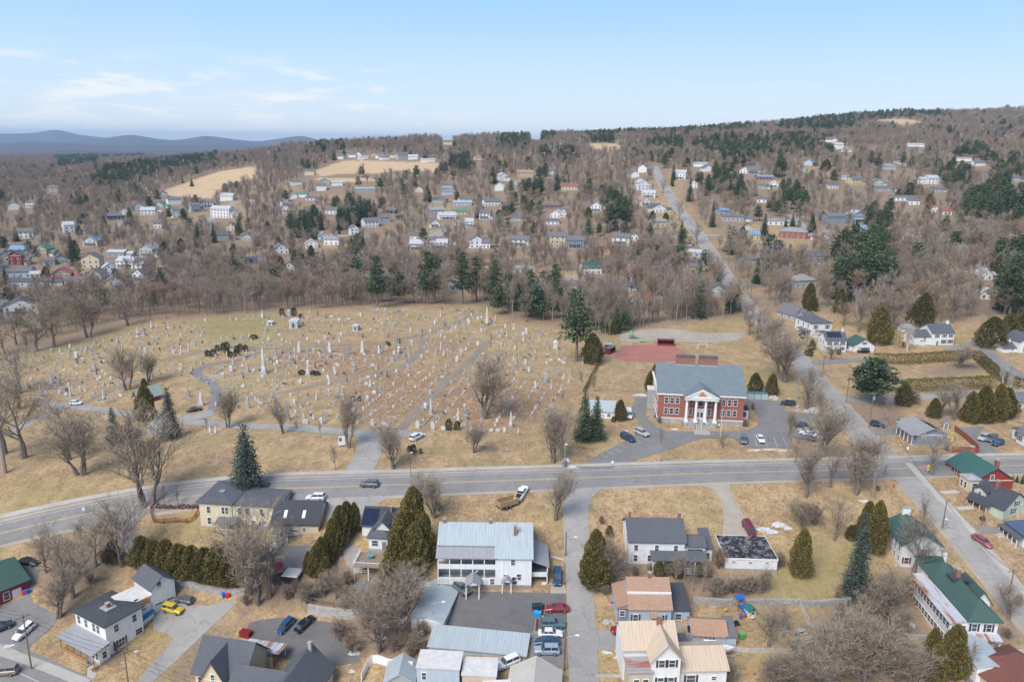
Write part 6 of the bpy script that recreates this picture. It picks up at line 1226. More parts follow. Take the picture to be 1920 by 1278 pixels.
for line in MID.strip().split('\n'):
    first=line.split(' ',1)[0]
    for tok in line.split('|'):
        f=tok.split()
        c,x,y,wd,hh,wc,rc,yaw=f[0],float(f[1]),float(f[2]),float(f[3]),float(f[4]),f[5],f[6],float(f[7])
        s_=CR[c][2];X,Y=cr(c,(x,y));P=G(X,Y);k=ppm(P);w=wd*s_/k*1.05;h=max(3.2,hh*s_/k*1.12);h=min(h,9.5)
        rz=math.radians(yaw+(_r.uniform(-28,28)if abs(yaw)<6 else 0))-math.atan2(P.x,P.y)*.35;d=min(w*1.05,9.5);d=max(d,6.0)
        small=P.y>800;gab=abs(yaw)>=15
        u=Vector((math.cos(rz),math.sin(rz)))
        o=House('small_house' if h<3.6 else 'house','','house',loc=Vector((P.x-u.x*w/2,P.y-u.y*w/2,P.z)),rz=rz)
        hip=rc in('LG',)and _r.random()<.4;lowp=1.3 if h<3.8 else 2.4
        gv=gab or(w<11 and _r.random()<.5)
        rise=lowp if not gv else min(3.2,w*.38)
        o.vol(0,0,w,d,h,roof='hip' if hip else('gv' if gv else 'gu'),rise=rise,over=.45,wall=WALLS[wc],rmat=ROOFS[rc],base=not small,trim=T_white)
        n=max(2,int(w/3.0));fls=1 if h<4.2 else(2 if h<7.6 else 3)
        for q in range(fls):
            o.wins((0,0,w,d),'F',[(i+.5)/n for i in range(n)],1.6+2.7*q,1.1,1.35,lone=small)
            if not small:o.wins((0,0,w,d),'L' if P.x>0 else 'R',(.3,.7),1.6+2.7*q,1.0,1.3)
        if gv and not small:o.wins((0,0,w,d),'F',(.5,),h+.5,.8,1.0)
        if _r.random()<.5 and not small:o.chimney(w*_r.choice((.3,.7)),d/2,h+rise*.6,h+rise+1.3,.7,.7)
        if not small and w>7 and _r.random()<.55:
            ww=w*.45;o.vol(w+.02,1.2,ww,d*.7,max(2.5,h*.55),roof='gu',rise=1.3,wall=WALLS[wc],rmat=ROOFS[rc],trim=T_white);o.garage((w,1.2,ww,d*.7),'F',.5,0,min(2.6,ww*.7),2.1)
        if not small and h>4 and _r.random()<.45:o.porch(w*.1,-1.8,w*.7,1.75,2.4,.3,ROOFS[rc],.5,4,rail=False)
        ex=[]
        if rc not in('G','DG'):pass
        HOUSEPX.append((o.o,X,Y,wd*s_,wc,rc,h,c))
        block|=(np.abs(MXf-X)<wd*s_/2+3)&(MYf>Y-5)&(MYf<Y+min(30,14.5*k))
# ------------------------------------------------------------------ vehicles
TYRE=plain('tyre_rubber',(.02,.02,.02),.8,.2,3,obj=True);RIM=plain('wheel_alloy',(.45,.46,.47),.35,.1,3,obj=True,metal=.6);LAMP=plain('headlight_lens',(.75,.76,.78),.2,.05,3,obj=True);TAIL=plain('tail_light_lens',(.45,.02,.02),.3,.1,3,obj=True);CG=glass('car_glass',(.03,.035,.045));UNDER=plain('dark_underbody',(.03,.03,.03),.8,.1,2,obj=True);PLATE=plain('number_plate',(.30,.42,.32),.5,.05,3,obj=True)
VT={'sedan':dict(L=4.7,W=1.82,hb=.92,hr=1.42,cab=(-1.75,1.05),top=(-1.05,.35),nose=.72,tail=.90),
      'hatch':dict(L=4.2,W=1.78,hb=.95,hr=1.50,cab=(-2.02,.95),top=(-1.75,.25),nose=.78,tail=.95),
      'suv':dict(L=4.7,W=1.88,hb=1.08,hr=1.70,cab=(-2.25,1.05),top=(-2.0,.35),nose=.98,tail=1.08),
      'van':dict(L=5.0,W=1.95,hb=1.10,hr=1.78,cab=(-2.42,1.65),top=(-2.25,.85),nose=.95,tail=1.10),
      'bigvan':dict(L=5.6,W=2.05,hb=1.25,hr=2.15,cab=(-2.7,2.0),top=(-2.62,1.35),nose=1.05,tail=1.25),
      'pickup':dict(L=5.6,W=1.98,hb=1.12,hr=1.82,cab=(-.75,1.55),top=(-.55,.75),nose=1.08,tail=1.12)}
def vehicle(a,b,kind,color,label,cat=None,roof=None):
    """rear ground pixel a, front ground pixel b (picture)"""
    A_,B_=G(*a),G(*b);mid=(A_+B_)/2;rz=ground_rz(A_,B_);v=VT[kind];L,W=v['L'],v['W'];P=Vector((mid.x,mid.y,float(hz(mid.x,mid.y))+.09))
    cat=cat or{'sedan':'car','hatch':'car','suv':'car','van':'van','bigvan':'van','pickup':'pickup truck'}[kind]
    o=thing('pickup_truck' if kind=='pickup' else('van' if 'van' in kind else 'car'),P,rz,label,cat)
    s_=Vector((math.cos(rz),math.sin(rz)));f_,r_=P.xy+s_*L/2,P.xy-s_*L/2;o.rotation_euler[1]=-math.atan2(float(hz(f_.x,f_.y))-float(hz(r_.x,r_.y)),L)
    pm=paint(color[0],color[1]);hb=v['hb'];m=MB()
    st=[(-L/2,.42,v['tail']-.12,.86),(-L/2+.12,.32,v['tail'],.94),(-L/2+.7,.28,hb,1.0),(v['cab'][1],.28,hb,1.0),(L/2-.55,.28,(hb+v['nose'])/2,.97),(L/2-.1,.30,v['nose']-.05,.88),(L/2,.38,v['nose']-.2,.76)]
    ring=[]
    for x,zb,zt,k in st:
        y=W/2*k;ring.append([(x,-y*.92,zb),(x,-y,(zb+zt)/2),(x,-y*.97,zt-.12),(x,-y*.84,zt),(x,y*.84,zt),(x,y*.97,zt-.12),(x,y,(zb+zt)/2),(x,y*.92,zb)])
    vs=[q for r in ring for q in r];fs=[]
    for i in range(len(ring)-1):
        for k in range(8):fs.append((i*8+k,(i+1)*8+k,(i+1)*8+(k+1)%8,i*8+(k+1)%8))
    fs+=[tuple(range(8)),tuple(range(len(vs)-1,len(vs)-9,-1))];m.add(vs,fs)
    c0,c1=v['cab'];t0,t1=v['top'];hr=v['hr'];y0,y1=W*.42,W*.34
    m.add([(t0,-y1,hr),(t1,-y1,hr),(t1,y1,hr),(t0,y1,hr),(t0-.05,-y1-.02,hr-.07),(t1+.08,-y1-.02,hr-.07),(t1+.08,y1+.02,hr-.07),(t0-.05,y1+.02,hr-.07)],[(0,1,2,3),(4,7,6,5),(0,4,5,1),(1,5,6,2),(2,6,7,3),(3,7,4,0)])
    for sx in(-1,1):   # pillars
        for xa,xb in((c0+.05,t0+.02),(c1-.02,t1),((c0+c1)/2-.1,(t0+t1)/2)):
            m.add([(xa-.05,sx*(y0+.012),hb-.03),(xa+.05,sx*(y0+.012),hb-.03),(xb+.05,sx*(y1+.012),hr-.03),(xb-.05,sx*(y1+.012),hr-.03)],[(0,1,2,3)])
    if kind=='pickup':
        m2=MB().box(-L/2+.12,-.85,-W*.36,W*.36,hb-.05,hb+.012);m2.build('bed',UNDER,parent=o)
        m.box(-L/2+.03,-.8,-W*.42,-W*.36,hb-.1,hb+.08).box(-L/2+.03,-.8,W*.36,W*.42,hb-.1,hb+.08).box(-L/2+.03,-L/2+.1,-W*.42,W*.42,hb-.1,hb+.08)
    body=m.build('body',pm,parent=o,smooth=False,fixn=True)
    g=MB().add([(c0,-y0,hb-.02),(c1,-y0,hb-.02),(c1,y0,hb-.02),(c0,y0,hb-.02),(t0,-y1,hr-.03),(t1,-y1,hr-.03),(t1,y1,hr-.03),(t0,y1,hr-.03)],[(0,1,5,4),(1,2,6,5),(2,3,7,6),(3,0,4,7)]);g.build('windows',CG,parent=o)
    for x in(-L*.30,L*.31):
        for sy in(-1,1):
            wl=MB().tube((x,sy*(W/2-.2),.33),(x,sy*(W/2+.015),.33),.34,.34,14).build('wheel',TYRE,parent=o);MB().tube((x,sy*(W/2-.02),.33),(x,sy*(W/2+.03),.33),.21,.19,10).build('rim',RIM,parent=wl)
    for sy in(-1,1):
        MB().box(L/2-.22,L/2-.015,sy*W*.30-.18,sy*W*.30+.18,v['nose']-.30,v['nose']-.12).build('headlight',LAMP,parent=o)
        MB().box(-L/2-.012,-L/2+.12,sy*W*.36-.12,sy*W*.36+.12,v['tail']-.32,v['tail']-.12).build('tail_light',TAIL,parent=o)
        MB().box(c1-.25,c1-.08,sy*(W/2+.07)-.08,sy*(W/2+.07)+.08,hb,hb+.13).build('mirror',pm,parent=o)
    MB().box(L/2-.08,L/2+.012,-W*.3,W*.3,.35,.5).build('bumper',UNDER,parent=o);MB().box(-L/2-.02,-L/2+.05,-.26,.26,.5,.62).build('number_plate',PLATE,parent=o)
    MB().box(-L/2+.35,L/2-.35,-W*.4,W*.4,.18,.34).build('underbody',UNDER,parent=o)
    return o
WHp,SIL,BLK,BLU,RED_,GRYc,YELc,GRN,MAR,TEAL=('white',(.75,.75,.75)),('silver',(.42,.44,.47)),('black',(.015,.015,.018)),('deep_blue',(.02,.075,.16)),('red',(.30,.02,.03)),('grey',(.13,.14,.155)),('yellow',(.62,.45,.03)),('dark_green',(.05,.09,.08)),('maroon',(.17,.025,.04)),('teal_grey',(.09,.16,.19))
NAVY=('navy',(.03,.045,.075));LTB=('pale_blue_silver',(.30,.37,.45));DPINK=('dusty_red',(.32,.08,.10));BEIGE=('champagne',(.28,.24,.19))
for c,a,b,k,col,lab in[
 ('A',(990,842),(1092,868),'suv',YELc,'bright yellow car parked on the driveway beside the white garage'),
 ('A',(1160,808),(1062,786),'hatch',GRYc,'dark grey car parked behind the yellow car on the driveway'),
 ('A',(195,948),(105,1028),'suv',WHp,'white car parked on the lot by the lower left street'),
 ('A',(-40,985),(55,945),'suv',NAVY,'dark blue-grey car at the left edge behind the white one'),
 ('A',(135,560),(215,575),'sedan',BLK,'black car parked beside the green-roofed red building'),
 ('A',(90,1225),(-30,1235),'van',BEIGE,'grey-brown minivan on the street in the lower left corner'),
 ('B',(668,915),(600,985),'hatch',BLU,'deep blue car on the dark lot, left of the black one'),
 ('B',(710,975),(785,905),'sedan',BLK,'black saloon on the dark lot, right of the blue one'),
 ('B',(1185,103),(1080,100),'suv',GRYc,'dark grey car driving along the main road'),
 ('B',(835,183),(785,183),'suv',WHp,'white vehicle behind the black barn roof of the yellow house'),
 ('B',(520,545),(560,490),'pickup',WHp,'white pickup behind bare trees below the yellow house'),
 ('B',(590,640),(572,580),'hatch',RED_,'red vehicle tucked behind the enclosed trailer'),
 ('C',(1045,620),(1042,698),'suv',BLU,'dark blue car parked at the right side of the white apartment house'),
 ('C',(1100,850),(985,850),'sedan',RED_,'dark red saloon parked by the planter near the side street'),
 ('C',(950,948),(1080,948),'suv',TEAL,'teal-grey car, topmost of the four parked in a row by the street'),
 ('C',(935,1000),(1068,1002),'sedan',WHp,'white saloon, second from the top in the parked row'),
 ('C',(1050,1050),(915,1050),'sedan',BLU,'dark blue saloon between the white and the silver car in the row'),
 ('C',(1050,1105),(912,1105),'suv',LTB,'pale blue-silver car, lowest of the four parked in the row'),
 ('C',(780,1165),(710,1195),'suv',WHp,'white car half hidden behind the beige-roofed building'),
 ('C',(440,712),(485,745),'suv',GRYc,'dark car tucked between the long garage and the entrance porch'),
 ('C',(810,185),(845,130),'pickup',WHp,'white pickup towing the dump trailer on the grass'),
 ('D',(1025,345),(1055,395),'van',MAR,'maroon minivan on the gravel drive behind the black-roofed outbuilding'),
 ('D',(310,972),(250,982),'suv',RED_,'red car parked left of the tan metal-roofed house'),
 ('E',(1245,415),(1325,468),'sedan',DPINK,'dusty red car driving on the sloping street at the right'),
 ('E',(1460,1140),(1350,1150),'suv',GRN,'dark green car parked beside the large white house'),
 ('a',(475,775),(542,775),'hatch',WHp,'small white car on the cemetery road at the left'),
 ('a',(1260,825),(1332,812),'sedan',BLK,'black car parked on the cemetery road near the curved path'),
 ('b',(1460,1022),(1530,985),'suv',WHp,'white car parked at the end of the cemetery road by the flagpole'),
 ('d',(350,750),(352,825),'bigvan',WHp,'white passenger van parked left of the school'),
 ('d',(315,925),(372,955),'van',NAVY,'dark blue minivan parked by the school drive entrance'),
 ('d',(405,892),(470,920),'suv',SIL,'silver estate car parked left of the school drive'),
 ('d',(1115,930),(1117,975),'suv',GRYc,'dark grey car in the school lot, left of the white one'),
 ('d',(1212,920),(1240,970),'sedan',WHp,'white car in the school parking lot in front of the brick school'),
 ('d',(1448,712),(1375,705),'suv',NAVY,'dark car in the upper school lot beside the boulders'),
 ('d',(1540,862),(1460,842),'sedan',NAVY,'dark car at the top of the diagonal row beside the school lot'),
 ('d',(1555,880),(1475,860),'sedan',BLK,'black car, second in the diagonal row beside the school lot'),
 ('d',(1565,902),(1485,882),'sedan',SIL,'silver car, third in the diagonal row beside the school lot'),
 ('d',(1580,920),(1500,900),'sedan',WHp,'white car, fourth in the diagonal row beside the school lot'),
 ('d',(1575,945),(1500,928),'sedan',GRYc,'dark grey car at the bottom of the diagonal row by the school lot'),
 ('e',(645,1075),(705,1105),'suv',NAVY,'dark blue car crossing the junction of the hill street'),
 ('e',(705,915),(750,925),'hatch',NAVY,'dark blue car at the kerb left of the slate blue house'),
 ('e',(1462,998),(1412,1020),'suv',SIL,'silver car parked left of the white gambrel house'),
 ('e',(1510,1005),(1468,1030),'suv',GRYc,'grey car parked between the silver car and the gambrel house porch'),
 ('e',(1555,1035),(1500,1052),'hatch',BLU,'blue car half on the drive below the gambrel house porch'),
 ('e',(650,430),(615,430),'suv',BLK,'black car in front of the garage of the solar-panelled house'),
 ('e',(265,312),(215,318),'suv',BLK,'black car beside the white hipped-roof house on the hill street'),
 ('3',(1670,965),(1690,965),'suv',BLU,'blue car among the trees beside the hill street'),
 ('3',(1530,1150),(1555,1158),'suv',RED_,'dark red car beside the orange-roofed house in the woods'),
 ('3',(1025,1060),(1045,1060),'suv',SIL,'silver car on the curved drive beyond the school field')]:
    q=cr(c,a,b);vehicle(q[0],q[1],k,col,lab)
# boat on its trailer
P=G(*p('D',830,1108));Q=G(*p('D',920,1125));bo=thing('boat',P,ground_rz(P,Q)*.5,'white cabin boat on a trailer behind the tan metal-roofed house','boat')
m=MB();st=[(-3.4,1.15,.45,1.35),(-1,1.2,.35,1.4),(1.2,1.05,.35,1.55),(2.6,.6,.6,1.75),(3.5,.05,1.3,1.9)];vs=[]
for x,y,zb,zt in st:vs+=[(x,-y,zt),(x,-y*.8,(zb+zt)/2),(x,0,zb),(x,y*.8,(zb+zt)/2),(x,y,zt)]
m.add(vs,[(i*5+k,i*5+5+k,i*5+6+k,i*5+1+k)for i in range(4)for k in range(4)]+[(i*5,i*5+4,i*5+9,i*5+5)for i in range(4)]+[(0,1,2,3,4)]);m.build('hull',T_white,parent=bo,fixn=True)
MB().frus(-2.2,.6,-.85,.85,1.42,2.5,.8).build('cabin',T_white,parent=bo);MB().frus(-1.9,.75,-.87,.87,1.8,2.2,.86).build('windows',CG,parent=bo)
m=MB()
for sy in(-1,1):m.tube((.8,sy*.9,1.6),(3.3,sy*.1,2.4),.03,.03,5);m.tube((1.8,sy*.7,1.65),(1.8,sy*.7,2.05),.025,.025,4)
m.build('bow_rail',METAL,parent=bo);m=MB().box(-3.6,3.9,-.75,-.65,.35,.45).box(-3.6,3.9,.65,.75,.35,.45).box(3.8,5,-.05,.05,.35,.45)
tr=m.build('trailer_frame',METAL,parent=bo)
for sy in(-1,1):MB().tube((-1.2,sy*1.0,.3),(-1.2,sy*1.2,.3),.32,.32,12).build('wheel',TYRE,parent=bo)
MB().box(-3.9,-3.4,-.25,.25,.7,1.9).build('outboard_motor',UNDER,parent=bo)
# dump trailer hitched to the pickup
P=G(*p('C',700,240));Q=G(*p('C',785,205));dt=thing('dump_trailer',(P+Q)/2,ground_rz(P,Q),'brown wooden-sided dump trailer hitched to the white pickup on the grass','trailer');WB=plain('raw_plywood',(.36,.26,.14),.8,.2,2,obj=True)
MB().box(-2.6,2.4,-1.15,1.15,.75,.9).build('floor',WB,parent=dt);MB().box(-2.6,2.4,-1.2,-1.12,.75,2.0).build('side_panel',WB,parent=dt);MB().box(-2.6,2.4,1.12,1.2,.75,2.0).build('side_panel',WB,parent=dt);MB().box(-2.6,-2.52,-1.12,1.12,.9,2.0).build('tailgate',WB,parent=dt);MB().box(2.32,2.4,-1.12,1.12,.9,2.0).build('front_panel',WB,parent=dt)
MB().box(-2.9,3.6,-.5,-.4,.45,.7).box(-2.9,3.6,.4,.5,.45,.7).box(3.5,4.3,-.08,.08,.45,.6).build('chassis',BLACK,parent=dt)
for x in(-.9,.1):
    for sy in(-1,1):wl=MB().tube((x,sy*.95,.36),(x,sy*1.18,.36),.38,.38,12).build('wheel',TYRE,parent=dt);MB().tube((x,sy*1.0,.36),(x,sy*1.2,.36),.2,.2,10).build('rim',RIM,parent=wl)
# enclosed trailer
P=G(*p('B',605,698));Q=G(*p('B',685,700));et=thing('enclosed_trailer',P,ground_rz(P,Q),'dark enclosed trailer with pale roof beside bare brush above the dark lot','trailer')
MB().box(0,3.6,0,3.4,.5,2.3).build('body',plain('dark_brown_panel',(.06,.055,.05),.5,.2,1,obj=True),parent=et);MB().frus(-.06,3.66,-.06,3.46,2.3,2.55,.9).build('roof',R_fwhite,parent=et);MB().box(.4,3.2,-.04,0,.7,2.1).build('door',BLACK,parent=et)
for x in(.6,2.8):MB().tube((x,-.1,.35),(x,.15,.35),.33,.33,12).build('wheel',TYRE,parent=et)
# ------------------------------------------------------------------ poles, fences, walls and small things
POLE=plain('pole_wood',(.20,.15,.11),.9,.2,1,obj=True);CONC=plain('weathered_concrete',(.42,.40,.37),.9,.25,.8,obj=True);GRAN=stone('granite_rubble',(.40,.385,.36),1.3)
def utility_pole(base,top,label,arm=True,rz=0.0,transf=False,lamp=False,mat=None):
    P=G(*base);h=height_at(P,top[1]);o=thing('utility_pole',P,rz,label,'utility pole')
    MB().tube((0,0,-.5),(0,0,h),.16,.11,8).build('pole',mat or POLE,parent=o)
    if arm:
        a=MB().box(-1.2,1.2,-.06,.06,h-.6,h-.46).build('crossarm',POLE,parent=o);m=MB()
        for q in(-1.1,-.4,.4,1.1):m2=MB().tube((q,0,h-.46),(q,0,h-.26),.05,.03,6).build('insulator',METAL,parent=a)
    if transf:MB().lathe([(.02,h-2.5),(.28,h-2.45),(.28,h-1.5),(.02,h-1.42)],12,(.4,0)).build('transformer',METAL,parent=o)
    if lamp:
        MB().tube((0,0,h-1.6),(1.9,0,h-1.1),.035,.03,6).build('lamp_arm',METAL,parent=o);MB().frus(1.7,2.5,-.14,.14,h-1.2,h-1.02,.6).build('lamp_head',T_white,parent=o)
    return P+Vector((0,0,h-.4))
pA=utility_pole(p('A',190,1198),p('A',140,870),'wooden utility pole beside the lower left street near the white car',rz=.8)
pB=utility_pole(p('A',775,1310),p('A',752,1090),'wooden utility pole with street lamp in front of the white house porch steps',rz=.8,lamp=True)
pC=utility_pole(p('E',1050,350),p('E',1066,185),'wooden utility pole beside the sloping street near the green-roofed white house',arm=False)
pD=utility_pole(p('E',1452,750),p('E',1470,600),'wooden utility pole on the kerb at the right edge of the sloping street',arm=True)
pE=utility_pole(p('e',672,930),p('e',690,690),'tall wooden utility pole with transformer left of the slate blue house',rz=.2,transf=True)
pF=utility_pole(p('e',520,765),p('e',538,570),'dark utility pole left of the big round-topped pine',arm=False)
pG=utility_pole(p('e',360,595),p('e',368,445),'wooden utility pole on the grass corner below the solar-panelled house',rz=.3)
pH=utility_pole(p('e',255,390),p('e',258,300),'orange-brown pole with lamp left of the solar-panelled house',arm=False,lamp=True,rz=PI)
pI=utility_pole(p('C',1085,690),p('C',1092,560),'thin roadside pole where the side street passes the apartment house',arm=False)
pJ=utility_pole(p('C',1085,1210),p('C',1100,960),'roadside pole with street lamp beside the row of parked cars',arm=False,lamp=True,mat=plain('rust_brown_pole',(.20,.08,.05)))
pK=utility_pole(p('C',1093,520),p('C',1100,375),'roadside pole with street lamp at the upper end of the side street',arm=False,lamp=True)
pL=utility_pole(p('4',808,1135),p('4',812,1020),'pole on the grass bank above the hill street',arm=False)
pM=utility_pole(p('4',732,1030),p('4',736,920),'pole beside the middle stretch of the hill street',arm=False)
pN=utility_pole(p('d',1470,665),p('d',1476,520),'pale thin pole at the right edge of the school lot',arm=False,mat=METAL)
pO=utility_pole(p('e',195,745),p('e',198,595),'pale pole under bare trees beside the school field',arm=False,mat=METAL)
def lamp_post(base,top,label,rz=0,arm=.0,flag=False,mat=None):
    P=G(*base);h=height_at(P,top);o=thing('flagpole' if flag else 'street_lamp',P,rz,label,'flagpole' if flag else 'street lamp');MB().tube((0,0,-.4),(0,0,h),.09,.05,8).build('pole',mat or METAL,parent=o)
    if flag:MB().lathe([(.01,h),(.12,h+.08),(.01,h+.2)],8).build('finial',plain('gilt',(.5,.35,.1)),parent=o)
    else:
        if arm:MB().tube((0,0,h),(arm,0,h+.5),.04,.03,6).build('lamp_arm',METAL,parent=o)
        MB().frus(arm-.1,arm+.6,-.14,.14,h+(.4 if arm else 0),h+(.6 if arm else .2),.6).build('lamp_head',T_white,parent=o)
lamp_post(p('C',293,952),p('C',293,805)[1],'tall parking lot lamp rising in front of the long garage roofs',arm=1.9)
lamp_post(p('d',960,925),p('d',966,725)[1],'white flagpole in front of the brick school steps',flag=True,mat=T_white)
lamp_post(p('b',1487,1090),p('b',1487,950)[1],'white flagpole rising from shrubs by the cemetery road end',flag=True,mat=T_white)
lamp_post(p('b',1457,1255),p('b',1457,1095)[1],'brown street lamp on the verge between the cemetery and the main road',mat=plain('rust_brown_pole',(.20,.08,.05)))
lamp_post(p('c',1200,1225),p('c',1205,1040)[1],'street lamp beside the boulders near the school drive entrance',mat=METAL)
lamp_post(p('E',1060,348),p('E',1060,300)[1],'short grey utility box on a post beside the sloping street')
# power lines: each span hangs between two poles
WIRE=plain('wire_black',(.03,.03,.035),.6,.1)
def wire(a,b,label,sag=1.0,n=12,off=(0,),r=.022):
    a=Vector(a);b=Vector(b);side=Vector((-(b-a).y,(b-a).x,0)).normalized();m=MB()
    for q in off[:1]:
        pr=None
        for i in range(n+1):
            t=i/n;c=a.lerp(b,t)+side*q-Vector((0,0,4*sag*t*(1-t)))
            if pr is not None:m.tube(pr-a,c-a,r,r,4,cap=False)
            pr=c
    o=m.build('power_line',WIRE);o.location=a;tag(o,label,'power line','power lines strung between the poles')
ext=pA+(pA-pB)*1.0;ext2=pB+(pB-pA)*1.0
for k,nm_ in((-1.0,'outer'),(0,'middle'),(1.0,'inner')):
    wire(pA,pB,f'{nm_} black wire strung from the lower left street pole to the porch-side pole',1.2,off=(k,));wire(pA,ext,f'{nm_} black wire running off the left edge from the street pole',1.2,off=(k,));wire(pB,ext2,f'{nm_} black wire running off the bottom edge from the porch-side pole',1.2,off=(k,))
wire(pC,pD,'black wire along the sloping street between its two lower poles',1.5,off=(0,),r=.035);wire(pE,pC,'black wire crossing the junction from the transformer pole to the sloping street',2.0,r=.035);wire(pE,pF,'black wire from the transformer pole past the round-topped pine',1.0);wire(pF,pG,'black wire between the dark pole and the grass corner pole',1.0);wire(pG,pH,'black wire from the grass corner pole to the orange-brown pole',1.0)
wire(pD,pD+(pD-pC)*.8,'black wire leaving the right edge from the kerb pole',1.2,r=.03)
def wall_line(name,label,cat,pts,h,t,mat,base=.5,cap=None,picks=None,post=None,world=False,open_=False,h2=None):
    W=[G(*q)for q in pts]if not world else pts;L=smooth_line(W,1.2);z0=float(hz(L[0].x,L[0].y));o=thing(name,(L[0].x,L[0].y,z0),0,label,cat)
    def strip(m,za,zb,tt,off=0):
        vs=[]
        for i,q in enumerate(L):
            d=(L[min(i+1,len(L)-1)]-L[max(i-1,0)]).normalized();nn=Vector((-d.y,d.x));z=float(hz(q.x,q.y))-z0;hh=1.0 if h2 is None else 1+(h2/h-1)*i/(len(L)-1)
            for sx,zz in((-1,za),(1,za),(1,zb*hh),(-1,zb*hh)):e=q+nn*(sx*tt/2+off);vs.append((e.x-L[0].x,e.y-L[0].y,z+zz))
        n=len(L);m.add(vs,[(i*4+k,i*4+(k+1)%4,i*4+4+(k+1)%4,i*4+4+k)for i in range(n-1)for k in range(4)]+[(0,1,2,3),(4*n-1,4*n-2,4*n-3,4*n-4)])
    m=MB()
    if open_:
        for zz in open_:strip(m,zz-.06,zz+.06,t)
        m.build('rails',mat,parent=o,fixn=True)
    else:strip(m,-base,h,t);m.build('panel' if cat=='fence' else 'wall',mat,parent=o,fixn=True)
    if cap:m=MB();strip(m,h,h+.12,t+.12);m.build('coping',cap,parent=o,fixn=True)
    if post:
        acc=99
        for i,q in enumerate(L):
            if i:acc+=(q-L[i-1]).length
            if acc>=post:
                acc=0;z=float(hz(q.x,q.y))-z0;x,y=q.x-L[0].x,q.y-L[0].y;MB().box(x-.07,x+.07,y-.07,y+.07,z-.5,z+h+.12).build('post',mat,parent=o)
    return o
REDW=plain('red_painted_wood',(.30,.07,.035),.8,.2,2,obj=True);RBW=plain('red_brown_wood',(.26,.09,.05),.8,.2,2,obj=True)
wall_line('rail_fence','red wooden rail fence around the garden left of the yellow house','fence',cr('A',(905,230),(930,320),(1060,318),(1155,318),(1198,250)),1.2,.10,REDW,post=2.2,open_=(.4,.8,1.15))
wall_line('rail_fence','short red rail fence along the road behind the garden by the yellow house','fence',cr('A',(905,235),(1050,238),(1198,236)),.9,.10,REDW,post=2.4,open_=(.4,.8))
wall_line('board_fence','red-brown board fence along the drive right of the slate blue house','fence',cr('e',(1225,1092),(1310,1092),(1400,1095),(1330,1020),(1240,948)),1.7,.08,RBW,post=2.4)
wall_line('white_fence','white panel fence around the yard at the bottom edge','fence',cr('B',(1085,1278),(1150,1165),(1280,1195),(1395,1205)),1.8,.08,T_white,post=2.4)
wall_line('leaning_fence','pale board fence strip running down behind the tall cedars','fence',cr('C',(235,530),(170,660),(130,760),(112,880)),1.7,.07,CONC,post=2.4)
wall_line('yard_fence','leaning pale picket fence dividing the playground yard from the brush','fence',cr('E',(185,815),(230,900),(290,1030)),1.3,.07,plain('pale_grey_wood',(.50,.47,.42)),post=2.2)
wall_line('yard_fence','low white fence along the bottom of the playground yard','fence',cr('D',(905,1085),(1040,1100),(1160,1100),(1400,1112)),1.0,.07,plain('pale_grey_wood',(.50,.47,.42)),post=2.2)
wall_line('rail_fence','grey weathered rail fence above the concrete retaining wall','fence',cr('B',(785,800),(880,820),(1000,838)),1.3,.1,WOOD,post=2.2,open_=(.5,1.0,1.25))
wall_line('rail_fence','short white rail fence beside the small white house drive','fence',cr('B',(1040,635),(1130,625)),1.0,.09,T_white,post=1.6,open_=(.5,.9))
wall_line('retaining_wall','pale concrete retaining wall above the dark parking lot','wall',cr('B',(765,860),(900,885),(1040,895),(1160,900)),2.0,.5,CONC,1.5)
wall_line('stone_wall','granite block retaining wall curving behind the driveway of the yellow car','wall',cr('A',(1045,690),(1180,715),(1300,742),(1480,755)),1.3,.7,GRAN,1)
wall_line('stone_wall','long granite block retaining wall behind the playground yard','wall',cr('D',(700,800),(850,812),(1020,815),(1180,812),(1340,815),(1430,825),(1541,812))+cr('E',(520,800),(600,810)),1.3,.7,GRAN,1)
wall_line('stone_wall','low granite wall under the bare branches left of the big white house','wall',cr('E',(830,1015),(930,1020),(1020,1020)),.9,.6,GRAN,1)
wall_line('stone_wall','low concrete kerb wall behind the large white house and green car','wall',cr('E',(1385,1090),(1460,1098),(1560,1105)),.7,.4,CONC,.5)
wall_line('stone_wall','low granite wall between the pale blue house and the yard','wall',cr('D',(575,925),(640,965),(690,970)),.8,.5,GRAN,1)
# sports field things
def dugout(a,b,h,label,rmat,d=2.2):
    P,Q=G(*a),G(*b);rz=ground_rz(P,Q);w=(Q-P).length;o=thing('dugout',P,rz,label,'dugout');mr_=S_red
    MB().box(0,w,d-.12,d,-.5,h).build('back_wall',mr_,parent=o);MB().box(0,.12,0,d-.13,-.5,h).build('side_wall',mr_,parent=o);MB().box(w-.12,w,0,d-.13,-.5,h).build('side_wall',mr_,parent=o);MB().box(-.2,w+.2,-.3,d+.2,h,h+.15).build('roof',rmat,parent=o);MB().box(.3,w-.3,d*.6,d*.6+.4,.4,.47).build('bench',WOOD,parent=o)
    for q in np.linspace(0.1,w-.2,4):MB().box(q,q+.1,0,.1,-.2,h).build('post',mr_,parent=o)
    MB().box(.12,w-.12,-.03,.03,.0,.9).build('front_panel',mr_,parent=o)
dugout(p('d',543,312),p('d',652,316),2.3,'long dark red dugout behind the red clay infield',plain('maroon_roof',(.20,.03,.04)));dugout(p('d',225,372),p('d',262,352),2.3,'small maroon dugout with dark roof at the left corner of the infield',R_grey);dugout(p('d',198,342),p('d',240,342),2.2,'small red shed with pale metal roof left of the infield',R_metal,3)
P,Q=G(*p('d',810,335)),G(*p('d',870,335));o=thing('football_goal',P,ground_rz(P,Q),'white football goal frame on the school field','goal');w=(Q-P).length
